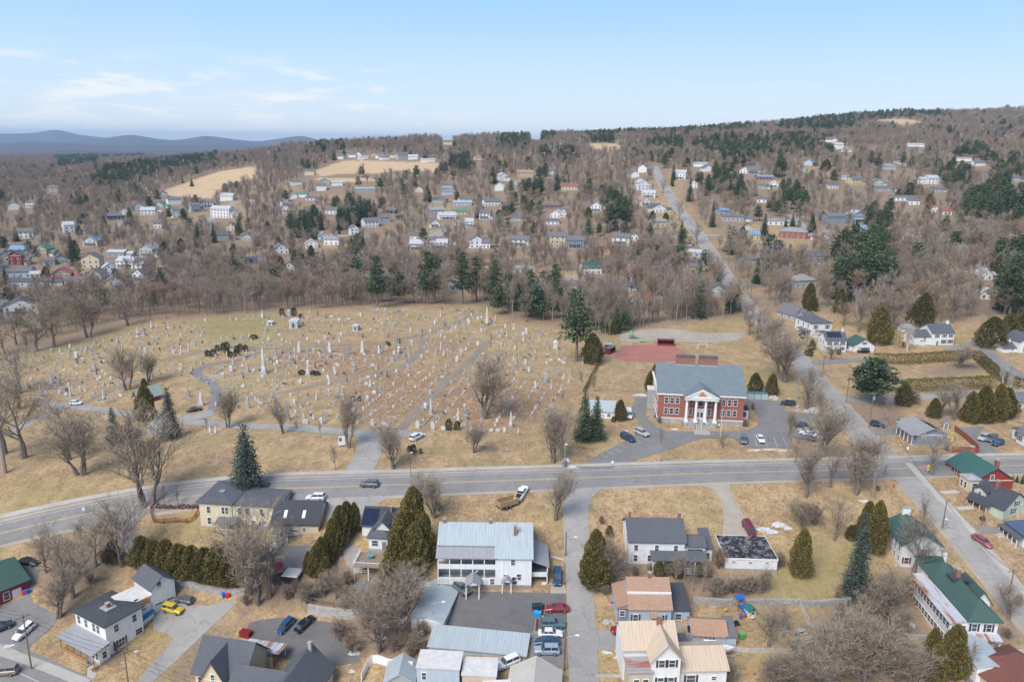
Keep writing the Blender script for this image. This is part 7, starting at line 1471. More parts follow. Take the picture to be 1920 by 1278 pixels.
MB().tube((0,0,0),(0,0,2.2),.09,.09,6).build('post',T_white,parent=o);MB().tube((w,0,0),(w,0,2.2),.09,.09,6).build('post',T_white,parent=o);MB().tube((-.09,0,2.2),(w+.09,0,2.2),.09,.09,6).build('crossbar',T_white,parent=o);MB().tube((0,0,2.1),(0,1.8,0),.05,.05,5).build('stay',T_white,parent=o);MB().tube((w,0,2.1),(w,1.8,0),.05,.05,5).build('stay',T_white,parent=o)
PG=plain('bright_green_plastic',(.12,.42,.14),.5,.15,2,obj=True);PB=plain('bright_blue_plastic',(.02,.13,.55),.5,.1,2,obj=True);PR=plain('bright_red_plastic',(.62,.05,.03),.5,.1,2,obj=True);PT=plain('teal_plastic',(.02,.16,.14),.5,.1,2,obj=True);PO=plain('orange_plastic',(.75,.20,.03),.5,.1,2,obj=True);PSKY=plain('sky_blue_plastic',(.04,.35,.75),.5,.1,2,obj=True)
def playset(at,rz,mats,label,s=1.0):
    P=G(*at);o=thing('climbing_frame',P,rz,label,'play structure',s=s)
    for x in(0,1.8):
        for y in(0,1.8):MB().box(x-.06,x+.06,y-.06,y+.06,-.2,2.9).build('post',mats[0],parent=o)
    MB().box(0,1.8,0,1.8,1.3,1.4).build('platform',WOOD,parent=o);MB().prism([(-.1,2.9),(1.9,2.9),(.9,3.6)],-.1,1.9).build('canopy',mats[1],parent=o)
    MB().add([(1.8,.4,1.4),(1.8,1.4,1.4),(4.4,1.4,.1),(4.4,.4,.1),(1.8,.4,1.6),(4.4,.4,.35),(1.8,1.4,1.6),(4.4,1.4,.35)],[(0,3,2,1),(0,4,5,3),(1,2,7,6)]).build('slide',mats[1],parent=o)
playset(p('d',355,270),0,(PG,PG),'green play structure on the gravel behind the infield');playset(p('D',945,820),-1.2,(WOOD,PB),'bright blue slide and play tower in the grassy yard below the granite wall',.8)
P=G(*p('d',425,292));o=thing('spring_rider',P,.1,'low green play bench right of the green play structure','play equipment');MB().box(0,2.6,0,.5,.5,.7).build('seat',PG,parent=o);MB().box(.2,.4,.1,.4,0,.5).build('leg',PG,parent=o);MB().box(2.2,2.4,.1,.4,0,.5).build('leg',PG,parent=o)
def toy(at,shape,mat,label,cat,s=1.0,name='toy',rz=.4):
    P=G(*at);o=thing(name,P,rz,label,cat,s=s)
    if shape=='house':MB().box(0,1.2,0,1.1,0,1.0).build('wall',T_cream,parent=o);MB().prism([(-.15,1.0),(1.35,1.0),(.6,1.5)],-.1,1.2).build('roof',mat,parent=o);MB().box(.4,.8,-.03,0,0,.8).build('door',PT,parent=o)
    elif shape=='car':MB().box(0,1.1,0,.6,.2,.5).build('body',mat,parent=o);MB().box(.3,.8,.05,.55,.5,.85).build('cab',mat,parent=o);[MB().tube((x,y,.18),(x,y+.1,.18),.17,.17,10).build('wheel',TYRE,parent=o)for x in(.2,.9)for y in(-.08,.58)]
    elif shape=='slide':MB().add([(0,0,1.1),(0,.5,1.1),(1.7,.5,.1),(1.7,0,.1)],[(0,1,2,3)]).box(-.1,0,0,.5,0,1.1).build('slide',mat,parent=o);MB().box(-.4,-.1,.05,.45,0,.9).build('ladder',PB,parent=o)
    elif shape=='bin':MB().frus(0,.6,0,.65,.1,1.0,1.15).build('body',mat,parent=o);MB().box(-.08,.68,-.08,.74,1.0,1.08).build('lid',mat,parent=o);[MB().tube((x,.68,.12),(x+.08,.68,.12),.12,.12,8).build('wheel',TYRE,parent=o)for x in(0,.5)]
    elif shape=='skip':MB().frus(0,2.2,0,1.3,.15,1.3,1.05).build('body',mat,parent=o);MB().box(-.05,1.08,-.05,1.35,1.3,1.38).build('lid',mat,parent=o);MB().box(1.12,2.25,-.05,1.35,1.3,1.38).build('lid',mat,parent=o)
    elif shape=='table':MB().box(0,1.6,0,.8,.7,.76).build('table_top',mat,parent=o);MB().box(0,1.6,-.5,-.2,.4,.45).build('seat',mat,parent=o);MB().box(0,1.6,1.0,1.3,.4,.45).build('seat',mat,parent=o);[MB().box(x,x+.08,-.4,1.2,0,.4).box(x,x+.08,.35,.45,.4,.7).build('leg',mat,parent=o)for x in(.2,1.3)]
    elif shape=='planter':MB().box(0,.85,0,4.0,0,.45).build('box',CONC,parent=o);MB().box(.1,.75,.1,3.9,.45,.5).build('soil',plain('dark_red_mulch',(.12,.05,.035)),parent=o)
    elif shape=='hydrant':MB().lathe([(.14,0),(.14,.5),(.17,.52),(.12,.65),(.02,.72)],10).build('body',mat,parent=o);MB().tube((-.22,0,.42),(.22,0,.42),.06,.06,8).build('outlet',mat,parent=o)
    elif shape=='swing':MB().tube((0,0,0),(.6,.5,2),.04,.04,6).tube((0,1,0),(.6,.5,2),.04,.04,6).tube((3,0,0),(2.4,.5,2),.04,.04,6).tube((3,1,0),(2.4,.5,2),.04,.04,6).tube((.6,.5,2),(2.4,.5,2),.04,.04,6).build('frame',mat,parent=o);MB().box(1.2,1.7,.4,.6,.5,.55).build('seat',PR,parent=o)
    elif shape=='drum':MB().lathe([(.01,0),(.5,0),(.5,.5),(.45,.52),(.01,.5)],12).build('body',mat,parent=o)
    return o
toy(p('D',1040,895),'house',PT,'teal-roofed toy playhouse in the grassy yard','playhouse',1.5,'playhouse');toy(p('D',1000,900),'slide',PR,'small red slide left of the teal playhouse','slide',1.0,'toy_slide');toy(p('D',1060,905),'car',T_cream,'cream toy car below the teal playhouse','toy car',.9,'toy_car');toy(p('D',895,855),'car',plain('toy_yellow',(.6,.45,.1)),'small yellow ride-on toy left of the blue slide','toy car',.7,'toy_car');toy(p('D',950,940),'table',BLACK,'black garden grill table below the blue slide','table',.8,'garden_table');toy(p('D',1345,998),'table',CONC,'pale picnic table under bare branches near the leaning fence','picnic table',1.0,'picnic_table');toy(p('D',1380,1045),'table',CONC,'second pale picnic table, lower down near the leaning fence','picnic table',1.0,'picnic_table');toy(p('D',1420,985),'swing',PO,'orange play frame against the leaning fence','play equipment',.7,'play_frame');toy(p('D',1270,995),'slide',T_white,'white toy slide on the bare lawn right of the playground','slide',.8,'toy_slide');toy(p('D',995,1028),'bin',PG,'dark green wheeled bin right of the grey lean-to','bin',1.2,'wheelie_bin');toy(p('D',683,985),'bin',BLACK,'black wheeled bin beside the pale blue house wing','bin',1.1,'wheelie_bin');toy(p('D',1045,1262),'swing',PO,'orange garden machine by the bottom edge right of the tan roof','garden equipment',1.0,'garden_machine');toy(p('D',860,855),'swing',METAL,'thin metal swing frame beside the yellow ride-on toy','swing',.9,'swing_frame')
toy(p('A',1340,778),'bin',PB,'blue wheeled bin beside the red one near the granite wall','bin',1.1,'wheelie_bin');toy(p('A',1362,780),'bin',PR,'bright red wheeled bin beside the blue one near the granite wall','bin',1.1,'wheelie_bin');toy(p('A',135,760),'bin',PR,'red bin in front of the red building at the left edge','bin',1.0,'wheelie_bin');toy(p('A',153,755),'bin',PB,'blue bin in front of the red building at the left edge','bin',1.0,'wheelie_bin')
toy(p('B',350,1010),'skip',plain('dark_red_skip',(.22,.02,.03),.6),'dark red dumpster at the edge of the dark parking lot','dumpster',1.0,'dumpster',-.3);toy(p('C',895,855),'skip',plain('dark_teal_skip',(.02,.05,.06),.6),'black dumpster with raised lid left of the red saloon','dumpster',.9,'dumpster',.1)
for i,(x,y)in enumerate([(905,890),(922,895)]):toy(p('C',x,y),'bin',PSKY,('left' if i==0 else 'right')+' one of two sky blue recycling bins beside the black dumpster','bin',1.1,'wheelie_bin',.1)
toy(p('C',938,888),'planter',CONC,'long concrete planter box left of the dark red saloon','planter',1.0,'planter_box',-.12);toy(p('C',905,985),'planter',CONC,'long concrete planter box left of the row of parked cars','planter',1.0,'planter_box',-.08)
toy(p('E',757,108),'hydrant',PR,'red fire hydrant on the grass near the junction','fire hydrant',1.3,'fire_hydrant');toy(p('E',1290,300),'drum',BLACK,'black trampoline-like drum in the garden of the pale green house','garden item',1.2,'garden_drum');toy(p('E',175,1000),'drum',PT,'teal drum beside the pale picnic table','garden item',.8,'garden_drum')
toy(p('B',565,600),'car',PR,'red garden tractor between the trailer and the cabin','tractor',1.6,'garden_tractor')
# yellow banner figure and small yellow thing by the fence, road signs
def sign(at,h,label,kind):
    P=G(*at);o=thing('road_sign',P,0,label,'road sign');MB().tube((0,0,-.3),(0,0,h),.04,.04,6).build('post',METAL,parent=o)
    if kind=='noentry':
        n=20;MB().prism([(.42*math.cos(2*PI*k/n),h-.3+.42*math.sin(2*PI*k/n))for k in range(n)],-.10,-.06).build('disc',plain('sign_red',(.55,.02,.02),.5,.05),parent=o);MB().box(-.3,.3,-.115,-.10,h-.38,h-.22).build('white_bar',T_white,parent=o)
    elif kind=='yellow':
        MB().prism([(0,h-1.0),(.5,h-.5),(0,h),(-.5,h-.5)],-.10,-.06).build('panel',plain('sign_yellow',(.75,.60,.02),.5,.05),parent=o);MB().box(-.3,.3,-.1,-.06,h-1.5,h-1.1).build('arrow_panel',plain('sign_yellow',(.75,.60,.02),.5,.05),parent=o)
        f=MB().box(-.06,.04,-.112,-.10,h-.55,h-.35).box(-.16,-.04,-.112,-.1,h-.78,h-.55).box(.02,.14,-.112,-.1,h-.78,h-.55);f.build('walking_figure',BLACK,parent=o)
    elif kind=='small':MB().box(-.3,.3,-.09,-.06,h-.8,h).build('panel',T_white,parent=o)
    return o
sign(p('e',1032,1235),2.6,'red no-entry sign with white bar beside the junction tree','noentry');sign(p('e',1058,1245),3.0,'yellow diamond pedestrian sign right of the no-entry sign','yellow');sign(p('A',508,272),2.0,'small roadside sign on a post along the curving main road','small');sign(p('d',242,1105),1.2,'small white marker post at the school drive mouth','small');sign(p('e',925,1100),2.0,'small sign post on the corner lawn below the slate blue house','small');sign(p('d',948,855),1.2,'low white sign at the foot of the school steps','small')
P=G(*p('b',975,1058));Q=G(*p('b',1032,1050));o=thing('notice_board',P,ground_rz(P,Q),'white cemetery notice board with a small blue picture under a bare tree','sign');w=(Q-P).length
MB().box(0,w,0,.25,.5,3.0).build('board',T_white,parent=o);MB().box(w*.08,w*.42,-.03,0,1.7,2.7).build('picture',plain('dim_blue_print',(.12,.16,.26)),parent=o);[MB().box(x,x+.15,0,.2,-.3,.5).build('post',CONC,parent=o)for x in(.1,w-.25)]
P=G(*p('D',235,870));o=thing('flag',P,.3,'small striped flag with blue corner on a pole beside the pale blue house','flag');MB().tube((0,0,0),(-.6,-.2,3.2),.04,.03,6).build('pole',T_white,parent=o)
for i in range(7):MB().box(-1.9,-.5,-.22,-.2,2.2+i*.13,2.2+(i+1)*.13-.002).build('stripe',PR if i%2==0 else T_white,parent=o)
MB().box(-1.15,-.5,-.24,-.22,2.72,3.11).build('canton',PB,parent=o)
P=G(*p('e',1225,1015));o=thing('inflatable_figure',P,.3,'bright yellow dancing inflatable figure by the red-brown fence','decoration');m=MB().tube((0,0,0),(0,0,1.5),.35,.3,10).tube((0,0,1.5),(-.5,0,2.4),.3,.28,10);m.build('body',plain('inflatable_yellow',(.75,.55,.02),.5,.05),parent=o);MB().tube((-.2,0,1.9),(.9,0,1.5),.15,.1,8).build('arm',plain('inflatable_yellow',(.75,.55,.02)),parent=o);MB().tube((-.2,0,1.9),(-1.1,0,1.6),.15,.1,8).build('arm',plain('inflatable_yellow',(.75,.55,.02)),parent=o)
P=G(*p('d',1140,668));Q=G(*p('d',1278,672));rz=ground_rz(P,Q);w=(Q-P).length
for i in range(3):
    a=P.lerp(Q,i/3);o=thing('storage_container',a,rz,('left','middle','right')[i]+' one of three pale blue-grey bins beside the school','container');c_=MB().box(.05,w/3-.1,0,2.2,.0,1.9);c_.build('body',plain('pale_blue_grey_panel',(.42,.50,.50),.7,.1,1,obj=True),parent=o);MB().box(0,w/3-.05,-.05,2.25,1.9,2.0).build('lid',plain('dark_teal_lid',(.10,.17,.18)),parent=o)
P=G(*p('A',590,670));o=thing('wooden_platform',P,.25,'flat mossy wooden platform on the slope behind the white garage','platform');MB().box(0,3.8,0,4.2,.1,.35).build('deck',plain('mossy_boards',(.19,.19,.10)),parent=o)
P=G(*p('B',325,660));o=thing('wood_pile',P,.05,'grey stacked woodpile below the teal-roofed cabin','woodpile');m=MB()
for i in range(9):
    for j in range(3):m.tube((i*.42+(j%2)*.2,-2.6,.2+j*.36),(i*.42+(j%2)*.2,-1.7,.2+j*.36),.2,.2,7)
m.build('logs',WOOD,parent=o)
# boulders, rubble and old snow
def lump(name,at,r,label,cat,mat,seed,flat=.6,n=1,spread=0.0,sx=1.0):
    rr=random.Random(seed);P=G(*at);bm=bmesh.new();bmesh.ops.create_icosphere(bm,subdivisions=3,radius=1)
    ph=[rr.uniform(0,6)for _ in range(6)]
    for v in bm.verts:
        c=v.co;k=1+.22*math.sin(3*c.x+ph[0])*math.cos(4*c.y+ph[1])+.14*math.sin(9*c.y+ph[2]+5*c.x)+.08*math.sin(17*c.x+ph[3])*math.cos(15*c.z+ph[4]);v.co=Vector((c.x*k*r*sx,c.y*k*r,c.z*k*r*flat))
    me=bpy.data.meshes.new(name);bm.to_mesh(me);bm.free();me.materials.append(mat);o=link(name,me);o.location=P;o.rotation_euler=(0,0,rr.uniform(-.3,.3));return tag(o,label,cat)
SNOW=plain('old_dirty_snow',(.56,.56,.56),.8,.3,1.5,obj=True);ROCK=plain('pale_boulder',(.42,.38,.33),.9,.3,1.2,obj=True)
for i,(c,x,y,r,fl,sx,lab)in enumerate([('D',1130,360,1.3,.5,1.6,'left heap of the grimy snow pile beyond the maroon minivan'),('D',1180,375,1.2,.5,1.5,'near heap of the grimy snow pile beyond the maroon minivan'),('D',1220,335,1.5,.6,1.3,'tallest heap of the grimy snow pile beyond the maroon minivan'),('D',1265,350,1.1,.5,1.3,'right heap of the grimy snow pile beyond the maroon minivan'),('c',1205,1150,1.7,.8,1,'snow and rubble heap around the street lamp near the school drive'),('c',1245,1185,1.4,.4,1.5,'flat snow heap right of the lamp near the school drive'),('C',255,700,2.0,.6,1.5,'snow bank behind the left end of the long garage'),('B',1230,935,1.1,.2,1.6,'upper snow patch in the brush right of the dark lot'),('B',1225,1010,.9,.2,.8,'middle snow streak in the brush right of the dark lot'),('B',1205,1045,.9,.2,.9,'lower snow streak in the brush right of the dark lot'),('B',1060,1098,1.1,.2,2.0,'long snow patch at the corner of the dark lot'),('B',1035,1212,.6,.2,1.8,'small snow patch by the white fence'),('D',185,1098,.6,.25,2,'left snow scrap on the lawn by the tan metal-roofed house'),('D',270,1090,.5,.2,3.0,'long thin snow scrap along the parking bay'),('D',250,1128,.5,.2,2,'lowest snow scrap on the lawn by the tan metal-roofed house'),('A',65,1055,.9,.2,1.8,'snow patch below the white parked car'),('E',870,940,.9,.7,.7,'upright snow-covered heap in the brush left of the big white house'),('E',580,190,1.1,.4,1.6,'snow patch behind the tall cedar above the blue spruce'),('d',430,640,1.4,.3,2.2,'long low snow pile left of the school'),('d',655,868,.9,.25,1.6,'small snow patch on the lawn left of the school steps'),('d',335,876,.6,.25,1.2,'tiny snow patch on the verge below the white van'),('d',1190,1006,.7,.2,4.0,'thin snow line below the dark grey car in the school lot'),('d',1290,1002,.7,.2,4.0,'thin snow line below the white car in the school lot'),('d',1390,1008,.7,.2,4.0,'thin snow line at the right corner of the school lot'),('b',1540,972,.8,.3,1.6,'snow patch behind the white car on the cemetery road')]):lump('snow_patch',p(c,x,y),r*.75,lab,'snow',SNOW,i,fl*.7,sx=sx)
for i,(c,x,y,r,lab)in enumerate([('d',1310,668,1.7,'big pale boulder right of the blue-grey bins at the school'),('d',1425,682,1.3,'flat boulder above the dark car in the school lot'),('d',1468,715,1.0,'boulder touching the nose of the dark car in the school lot'),('d',1478,745,1.0,'boulder below the dark car in the upper school lot'),('d',1535,752,1.0,'left one of two boulders beside the upper lot entrance'),('d',1585,748,1.8,'long right-hand boulder beside the upper lot entrance'),('d',1625,925,1.0,'boulder at the foot of the diagonal row of cars'),('d',1608,885,.9,'small boulder right of the diagonal row of cars'),('D',180,920,.8,'pale boulder in the front garden of the pale blue house'),('E',1395,400,.9,'garden boulder in front of the blue metal-roofed house'),('C',960,480,.8,'stone block beside the rear corner of the apartment house')]):lump('boulder',p(c,x,y),r,lab,'boulder',ROCK,50+i,.65)

# ------------------------------------------------------------------ cemetery
GR1=NT('granite_monument');_oi=GR1.n('ShaderNodeObjectInfo');_n=GR1.noise(1.6,5,.7);GRM=GR1.fin(GR1.mix(GR1.mr(_n,.35,.7,0,.5),GR1.mix(_oi.outputs['Random'],(.27,.28,.29),(.50,.50,.48)),(.22,.21,.19)),.6)
GRW=plain('white_marble',(.58,.58,.56),.6,.2,1);DRKS=plain('dark_granite',(.12,.12,.13),.4,.2,1,obj=True)
def stone_meshes():
    S={}
    def add(k,st,ba):S[k]=(st,ba)
    arch=lambda w,h,n=8:[(-w/2,.2),(w/2,.2),(w/2,h-w*.35)]+[(w/2*math.cos(PI*i/n),h-w*.35+w*.35*math.sin(PI*i/n))for i in range(1,n)]+[(-w/2,h-w*.35)]
    add('slab',MB().prism(arch(.75,1.15),-.1,.1),MB().box(-.5,.5,-.22,.22,-.3,.2))
    add('tablet',MB().prism(arch(.95,1.7),-.13,.13),MB().box(-.65,.65,-.3,.3,-.3,.2))
    add('block',MB().frus(-.75,.75,-.25,.25,.25,1.0,.94).frus(-.78,.78,-.28,.28,1.0,1.12,.7),MB().box(-.95,.95,-.4,.4,-.3,.25))
    add('die',MB().frus(-.55,.55,-.4,.4,.35,1.5,.9).frus(-.66,.66,-.5,.5,1.5,1.7,.8).frus(-.45,.45,-.35,.35,1.7,2.1,.35),MB().box(-.85,.85,-.65,.65,-.3,.35))
    add('obelisk',MB().box(-.45,.45,-.45,.45,.5,1.3).frus(-.34,.34,-.34,.34,1.3,4.3,.55).frus(-.187,.187,-.187,.187,4.3,4.7,.05),MB().box(-.8,.8,-.8,.8,-.3,.25).box(-.62,.62,-.62,.62,.25,.5))
    add('column',MB().lathe([(.42,.5),(.42,1.2),(.26,1.3),(.22,2.6),(.34,2.7),(.15,2.85),(.26,3.1),(.06,3.4)],10),MB().box(-.6,.6,-.6,.6,-.3,.5))
    add('cross',MB().box(-.12,.12,-.1,.1,.4,2.1).box(-.5,-.121,-.1,.1,1.4,1.65).box(.121,.5,-.1,.1,1.4,1.65),MB().frus(-.5,.5,-.35,.35,-.3,.4,.7))
    add('marker',MB().box(-.32,.32,-.09,.09,.1,.55),MB().box(-.4,.4,-.16,.16,-.3,.1))
    add('statue',MB().frus(-.5,.5,-.5,.5,.5,1.9,.85).lathe([(.30,1.9),(.34,2.3),(.22,2.9),(.28,3.15),(.10,3.35),(.17,3.5),(.15,3.7),(.02,3.8)],10),MB().box(-.85,.85,-.85,.85,-.3,.5))
    add('spire',MB().frus(-.45,.45,-.35,.35,.3,2.2,.6).frus(-.28,.28,-.22,.22,2.2,2.5,.1),MB().box(-.65,.65,-.5,.5,-.3,.3))
    out={}
    for k,(a,b)in S.items():
        for mk,mat in(('g',GRM),('w',GRW),('d',DRKS)):out[k,mk]=(a.mesh('gravestone',mat),b.mesh('plinth',GRM))
    return out,S
STM,STB=stone_meshes()
SH={'slab':1.15,'tablet':1.7,'block':1.12,'die':2.1,'obelisk':4.7,'column':3.4,'cross':2.1,'marker':.55,'statue':3.8,'spire':2.5}
SNm={'slab':('headstone','small round-topped headstone'),'tablet':('headstone','tall round-topped headstone'),'block':('headstone','wide block gravestone'),'die':('grave_monument','stepped granite monument'),'obelisk':('obelisk','slender obelisk'),'column':('memorial_column','urn-topped column'),'cross':('stone_cross','stone cross'),'marker':('grave_marker','low grave marker'),'statue':('memorial_statue','figure-topped monument'),'spire':('grave_monument','tapering pointed monument')}
GRAVES=[]
def stone_at(k,mk,X,Y,s,rz,label=None,sz=None,px=None):
    st,ba=STM[k,mk];o=link(SNm[k][0],st);z=float(hz(X,Y));o.location=(X,Y,z);o.rotation_euler=(random.uniform(-.02,.02),random.uniform(-.02,.02),rz);o.scale=(s,s,sz or s)
    link('plinth',ba,o);tag(o,label,'gravestone',None if label else 'gravestones in the cemetery'); 
    if px is None:px=proj((X,Y,z))
    GRAVES.append((o,float(px[0]),float(px[1]),k,mk,label is not None));return o
# the monuments that stand out (kind, tone, crop, x, base y, top y, label)
for k,mk,c,x,y,t,lab in[
 ('obelisk','w','b',478,570,398,'tall white obelisk, the highest monument in the left half of the cemetery'),('obelisk','w','c',683,243,125,'tall white obelisk at the far wood edge above two rows of small markers'),
 ('obelisk','w','c',842,925,818,'white pointed obelisk in the front row, right of the bare tree'),('obelisk','w','c',493,890,792,'pale obelisk standing behind two dark round shrubs in the front row'),('obelisk','g','c',313,838,728,'grey obelisk beside the straight lane, left of the bare tree'),('obelisk','g','c',1073,628,522,'slender grey obelisk in the right part near the big pine'),
 ('obelisk','w','b',1590,838,735,'pale column obelisk just right of the straight lane'),('statue','w','b',470,198,140,'white figure-topped monument on the skyline at the far edge'),('die','g','b',645,185,142,'pale rectangular granite monument between two shrubs on the far edge'),('statue','w','b',773,575,490,'white monument between two spreading dark shrubs'),
 ('obelisk','w','a',690,740,672,'white obelisk inside a kerbed plot left of the red barn'),('obelisk','w','a',470,720,648,'white obelisk by the cemetery road at the left'),('obelisk','g','a',275,720,640,'grey obelisk at the left corner by the cemetery road'),('spire','w','a',1340,780,695,'white pointed monument beside the curved path above the black car'),('spire','g','a',1257,725,665,'grey pointed monument left of the white one by the curved path'),
 ('obelisk','g','b',375,798,710,'grey obelisk in the front left block beside the bare tree'),('obelisk','g','b',638,880,745,'tall grey obelisk behind the front bare tree'),('obelisk','g','b',560,460,360,'grey obelisk right of the tall white obelisk'),('die','w','b',860,905,858,'white stepped monument in the front row by the road'),('block','w','b',755,903,872,'broad white block monument in the front row by the road'),('block','w','b',1280,918,893,'white block monument at the front corner left of the lane'),
 ('tablet','w','b',1200,915,872,'white tall tablet in the front row left of the lane'),('tablet','w','b',1502,935,882,'left white tablet of the pair in the front row right of the lane'),('tablet','w','b',1603,940,890,'right white tablet of the pair in the front row right of the lane'),('spire','w','a',1398,962,920,'left one of two white pointed stones on the grass below the cemetery road'),('spire','w','a',1435,962,918,'right one of two white pointed stones on the grass below the cemetery road'),
 ('die','w','a',1540,555,512,'white monument at the left end of the main block near the ring path'),('spire','g','b',368,560,500,'grey pointed monument left of the tall white obelisk'),('die','g','b',260,553,512,'grey monument between the ring of shrubs and the tall obelisk'),('statue','g','b',275,515,450,'dark grey figure monument below the ring of shrubs'),('spire','w','b',712,428,360,'white spire in the middle of the kerbed plots'),('spire','w','b',918,430,355,'second white spire in the middle of the kerbed plots'),('obelisk','g','b',1036,442,360,'grey paired column right of the kerbed plots'),('spire','w','b',1135,432,352,'white spire beside the looping lane'),('die','w','b',1378,432,385,'white monument below the single round shrub'),('spire','w','b',1245,435,380,'pointed monument left of the single round shrub'),('spire','w','b',912,645,592,'white narrow spire in the open middle of the cemetery'),('statue','g','b',975,688,635,'grey figure monument in the open middle of the cemetery'),('spire','w','b',1185,655,610,'pointed stone near the head of the long rows'),('die','g','b',1080,545,500,'grey monument left of the looping lane'),('statue','w','b',953,578,520,'white monument right of the spreading shrubs'),('statue','w','a',1010,268,215,'large white cluster-topped monument on the left skyline'),('statue','g','a',958,315,250,'grey monument below the skyline at the left'),('column','w','a',915,310,258,'urn-topped column on the left rise'),('obelisk','g','a',1040,375,305,'grey obelisk pair on the left rise'),('obelisk','w','a',1205,440,375,'left one of two thin obelisks above the ring of shrubs'),('obelisk','w','a',1255,425,362,'right one of two thin obelisks above the ring of shrubs'),('statue','g','a',633,548,480,'dark grey figure monument in the left field of stones'),('statue','w','a',345,635,555,'white column monument at the left, above the road corner'),('die','w','a',510,460,420,'white round-topped monument in the far left field'),('column','g','a',618,475,425,'grey column in the far left field'),('die','g','c',543,845,800,'dark grey monument right of the pale obelisk in front'),('spire','w','c',940,510,470,'white pointed monument in the right block'),('spire','w','c',965,560,515,'white monument above a row of four markers'),('spire','w','c',1005,668,615,'white spire inside a brown plot at the right'),('spire','w','c',1112,672,640,'small white spire near the right hedge'),('statue','w','c',862,487,440,'white figure monument in the right block'),('obelisk','g','c',1152,578,510,'thin green-grey obelisk near the bush by the hedge'),('statue','g','c',512,450,395,'tall grey monument right of the looping lane'),('die','w','c',485,490,450,'broad white monument right of the looping lane'),('column','w','c',815,330,285,'white column near the upper end of the lane'),('die','w','c',945,302,265,'white monument at the upper right of the lane'),('die','g','c',1045,312,278,'grey monument near the big pine at the top'),('die','w','c',1140,408,345,'pair of pale monuments left of the big pine'),('die','w','c',565,240,208,'white block monument left of the far tall obelisk'),('spire','g','c',1322,505,460,'grey cone-shaped monument behind the big pine trunk'),('tablet','w','c',223,935,882,'white tablet, first left stone of the front row by the lane'),('block','w','c',395,945,920,'low white block left of the two dark round shrubs in front'),('tablet','w','c',801,962,925,'white tablet in the front row left of the pointed obelisk'),('spire','w','c',893,965,930,'white peaked stone at the right end of the front row'),('block','w','c',757,957,935,'white block in the front row left of the tablet'),('block','w','c',714,955,935,'second white block from the left under the front bush'),('block','w','c',664,953,932,'white block directly behind the small bare bush'),('block','w','c',572,948,930,'white block left of the small bare bush')]:
    q=p(c,x,y);P=G(*q);h=height_at(P,p(c,x,t)[1]);s=h/SH[k];stone_at(k,mk,P.x,P.y,min(s*.82,2.0),random.uniform(-.1,.1),lab,sz=s,px=q)
def mausoleum(c,x,y,t,x2,label):
    P=G(*p(c,x,y));Q=G(*p(c,x2,y));w=(Q-P).length;h=height_at(P,p(c,x,t)[1]);rz=ground_rz(P,Q)+.12;o=thing('mausoleum',P,rz,label,'mausoleum');d=w*1.1;m_=plain('pale_granite',(.58,.59,.60),.7,.1,1,obj=True)
    MB().box(-.2,w+.2,-.2,d+.2,-.5,.25).build('base',m_,parent=o);MB().box(0,w,0,d,.25,h*.78).build('wall',m_,parent=o);MB().box(-.2,w+.2,-.2,d+.2,h*.78,h*.86).prism([(-.2,h*.86),(w+.2,h*.86),(w/2,h)],-.2,d+.2).build('roof',m_,parent=o);MB().box(w*.36,w*.64,-.05,0,.25,h*.62).build('door',DRKS,parent=o)
    for q in(.08,.30,.70,.92):MB().tube((w*q,-.1,.25),(w*q,-.1,h*.78),w*.04,w*.035,8).build('column',m_,parent=o)
mausoleum('b',648,270,208,700,'white granite mausoleum with dark door near the far edge of the cemetery');mausoleum('b',1070,285,243,1103,'smaller white mausoleum with dark door right of the larger one');mausoleum('b',498,248,220,532,'low pale tomb left of the white mausoleum')
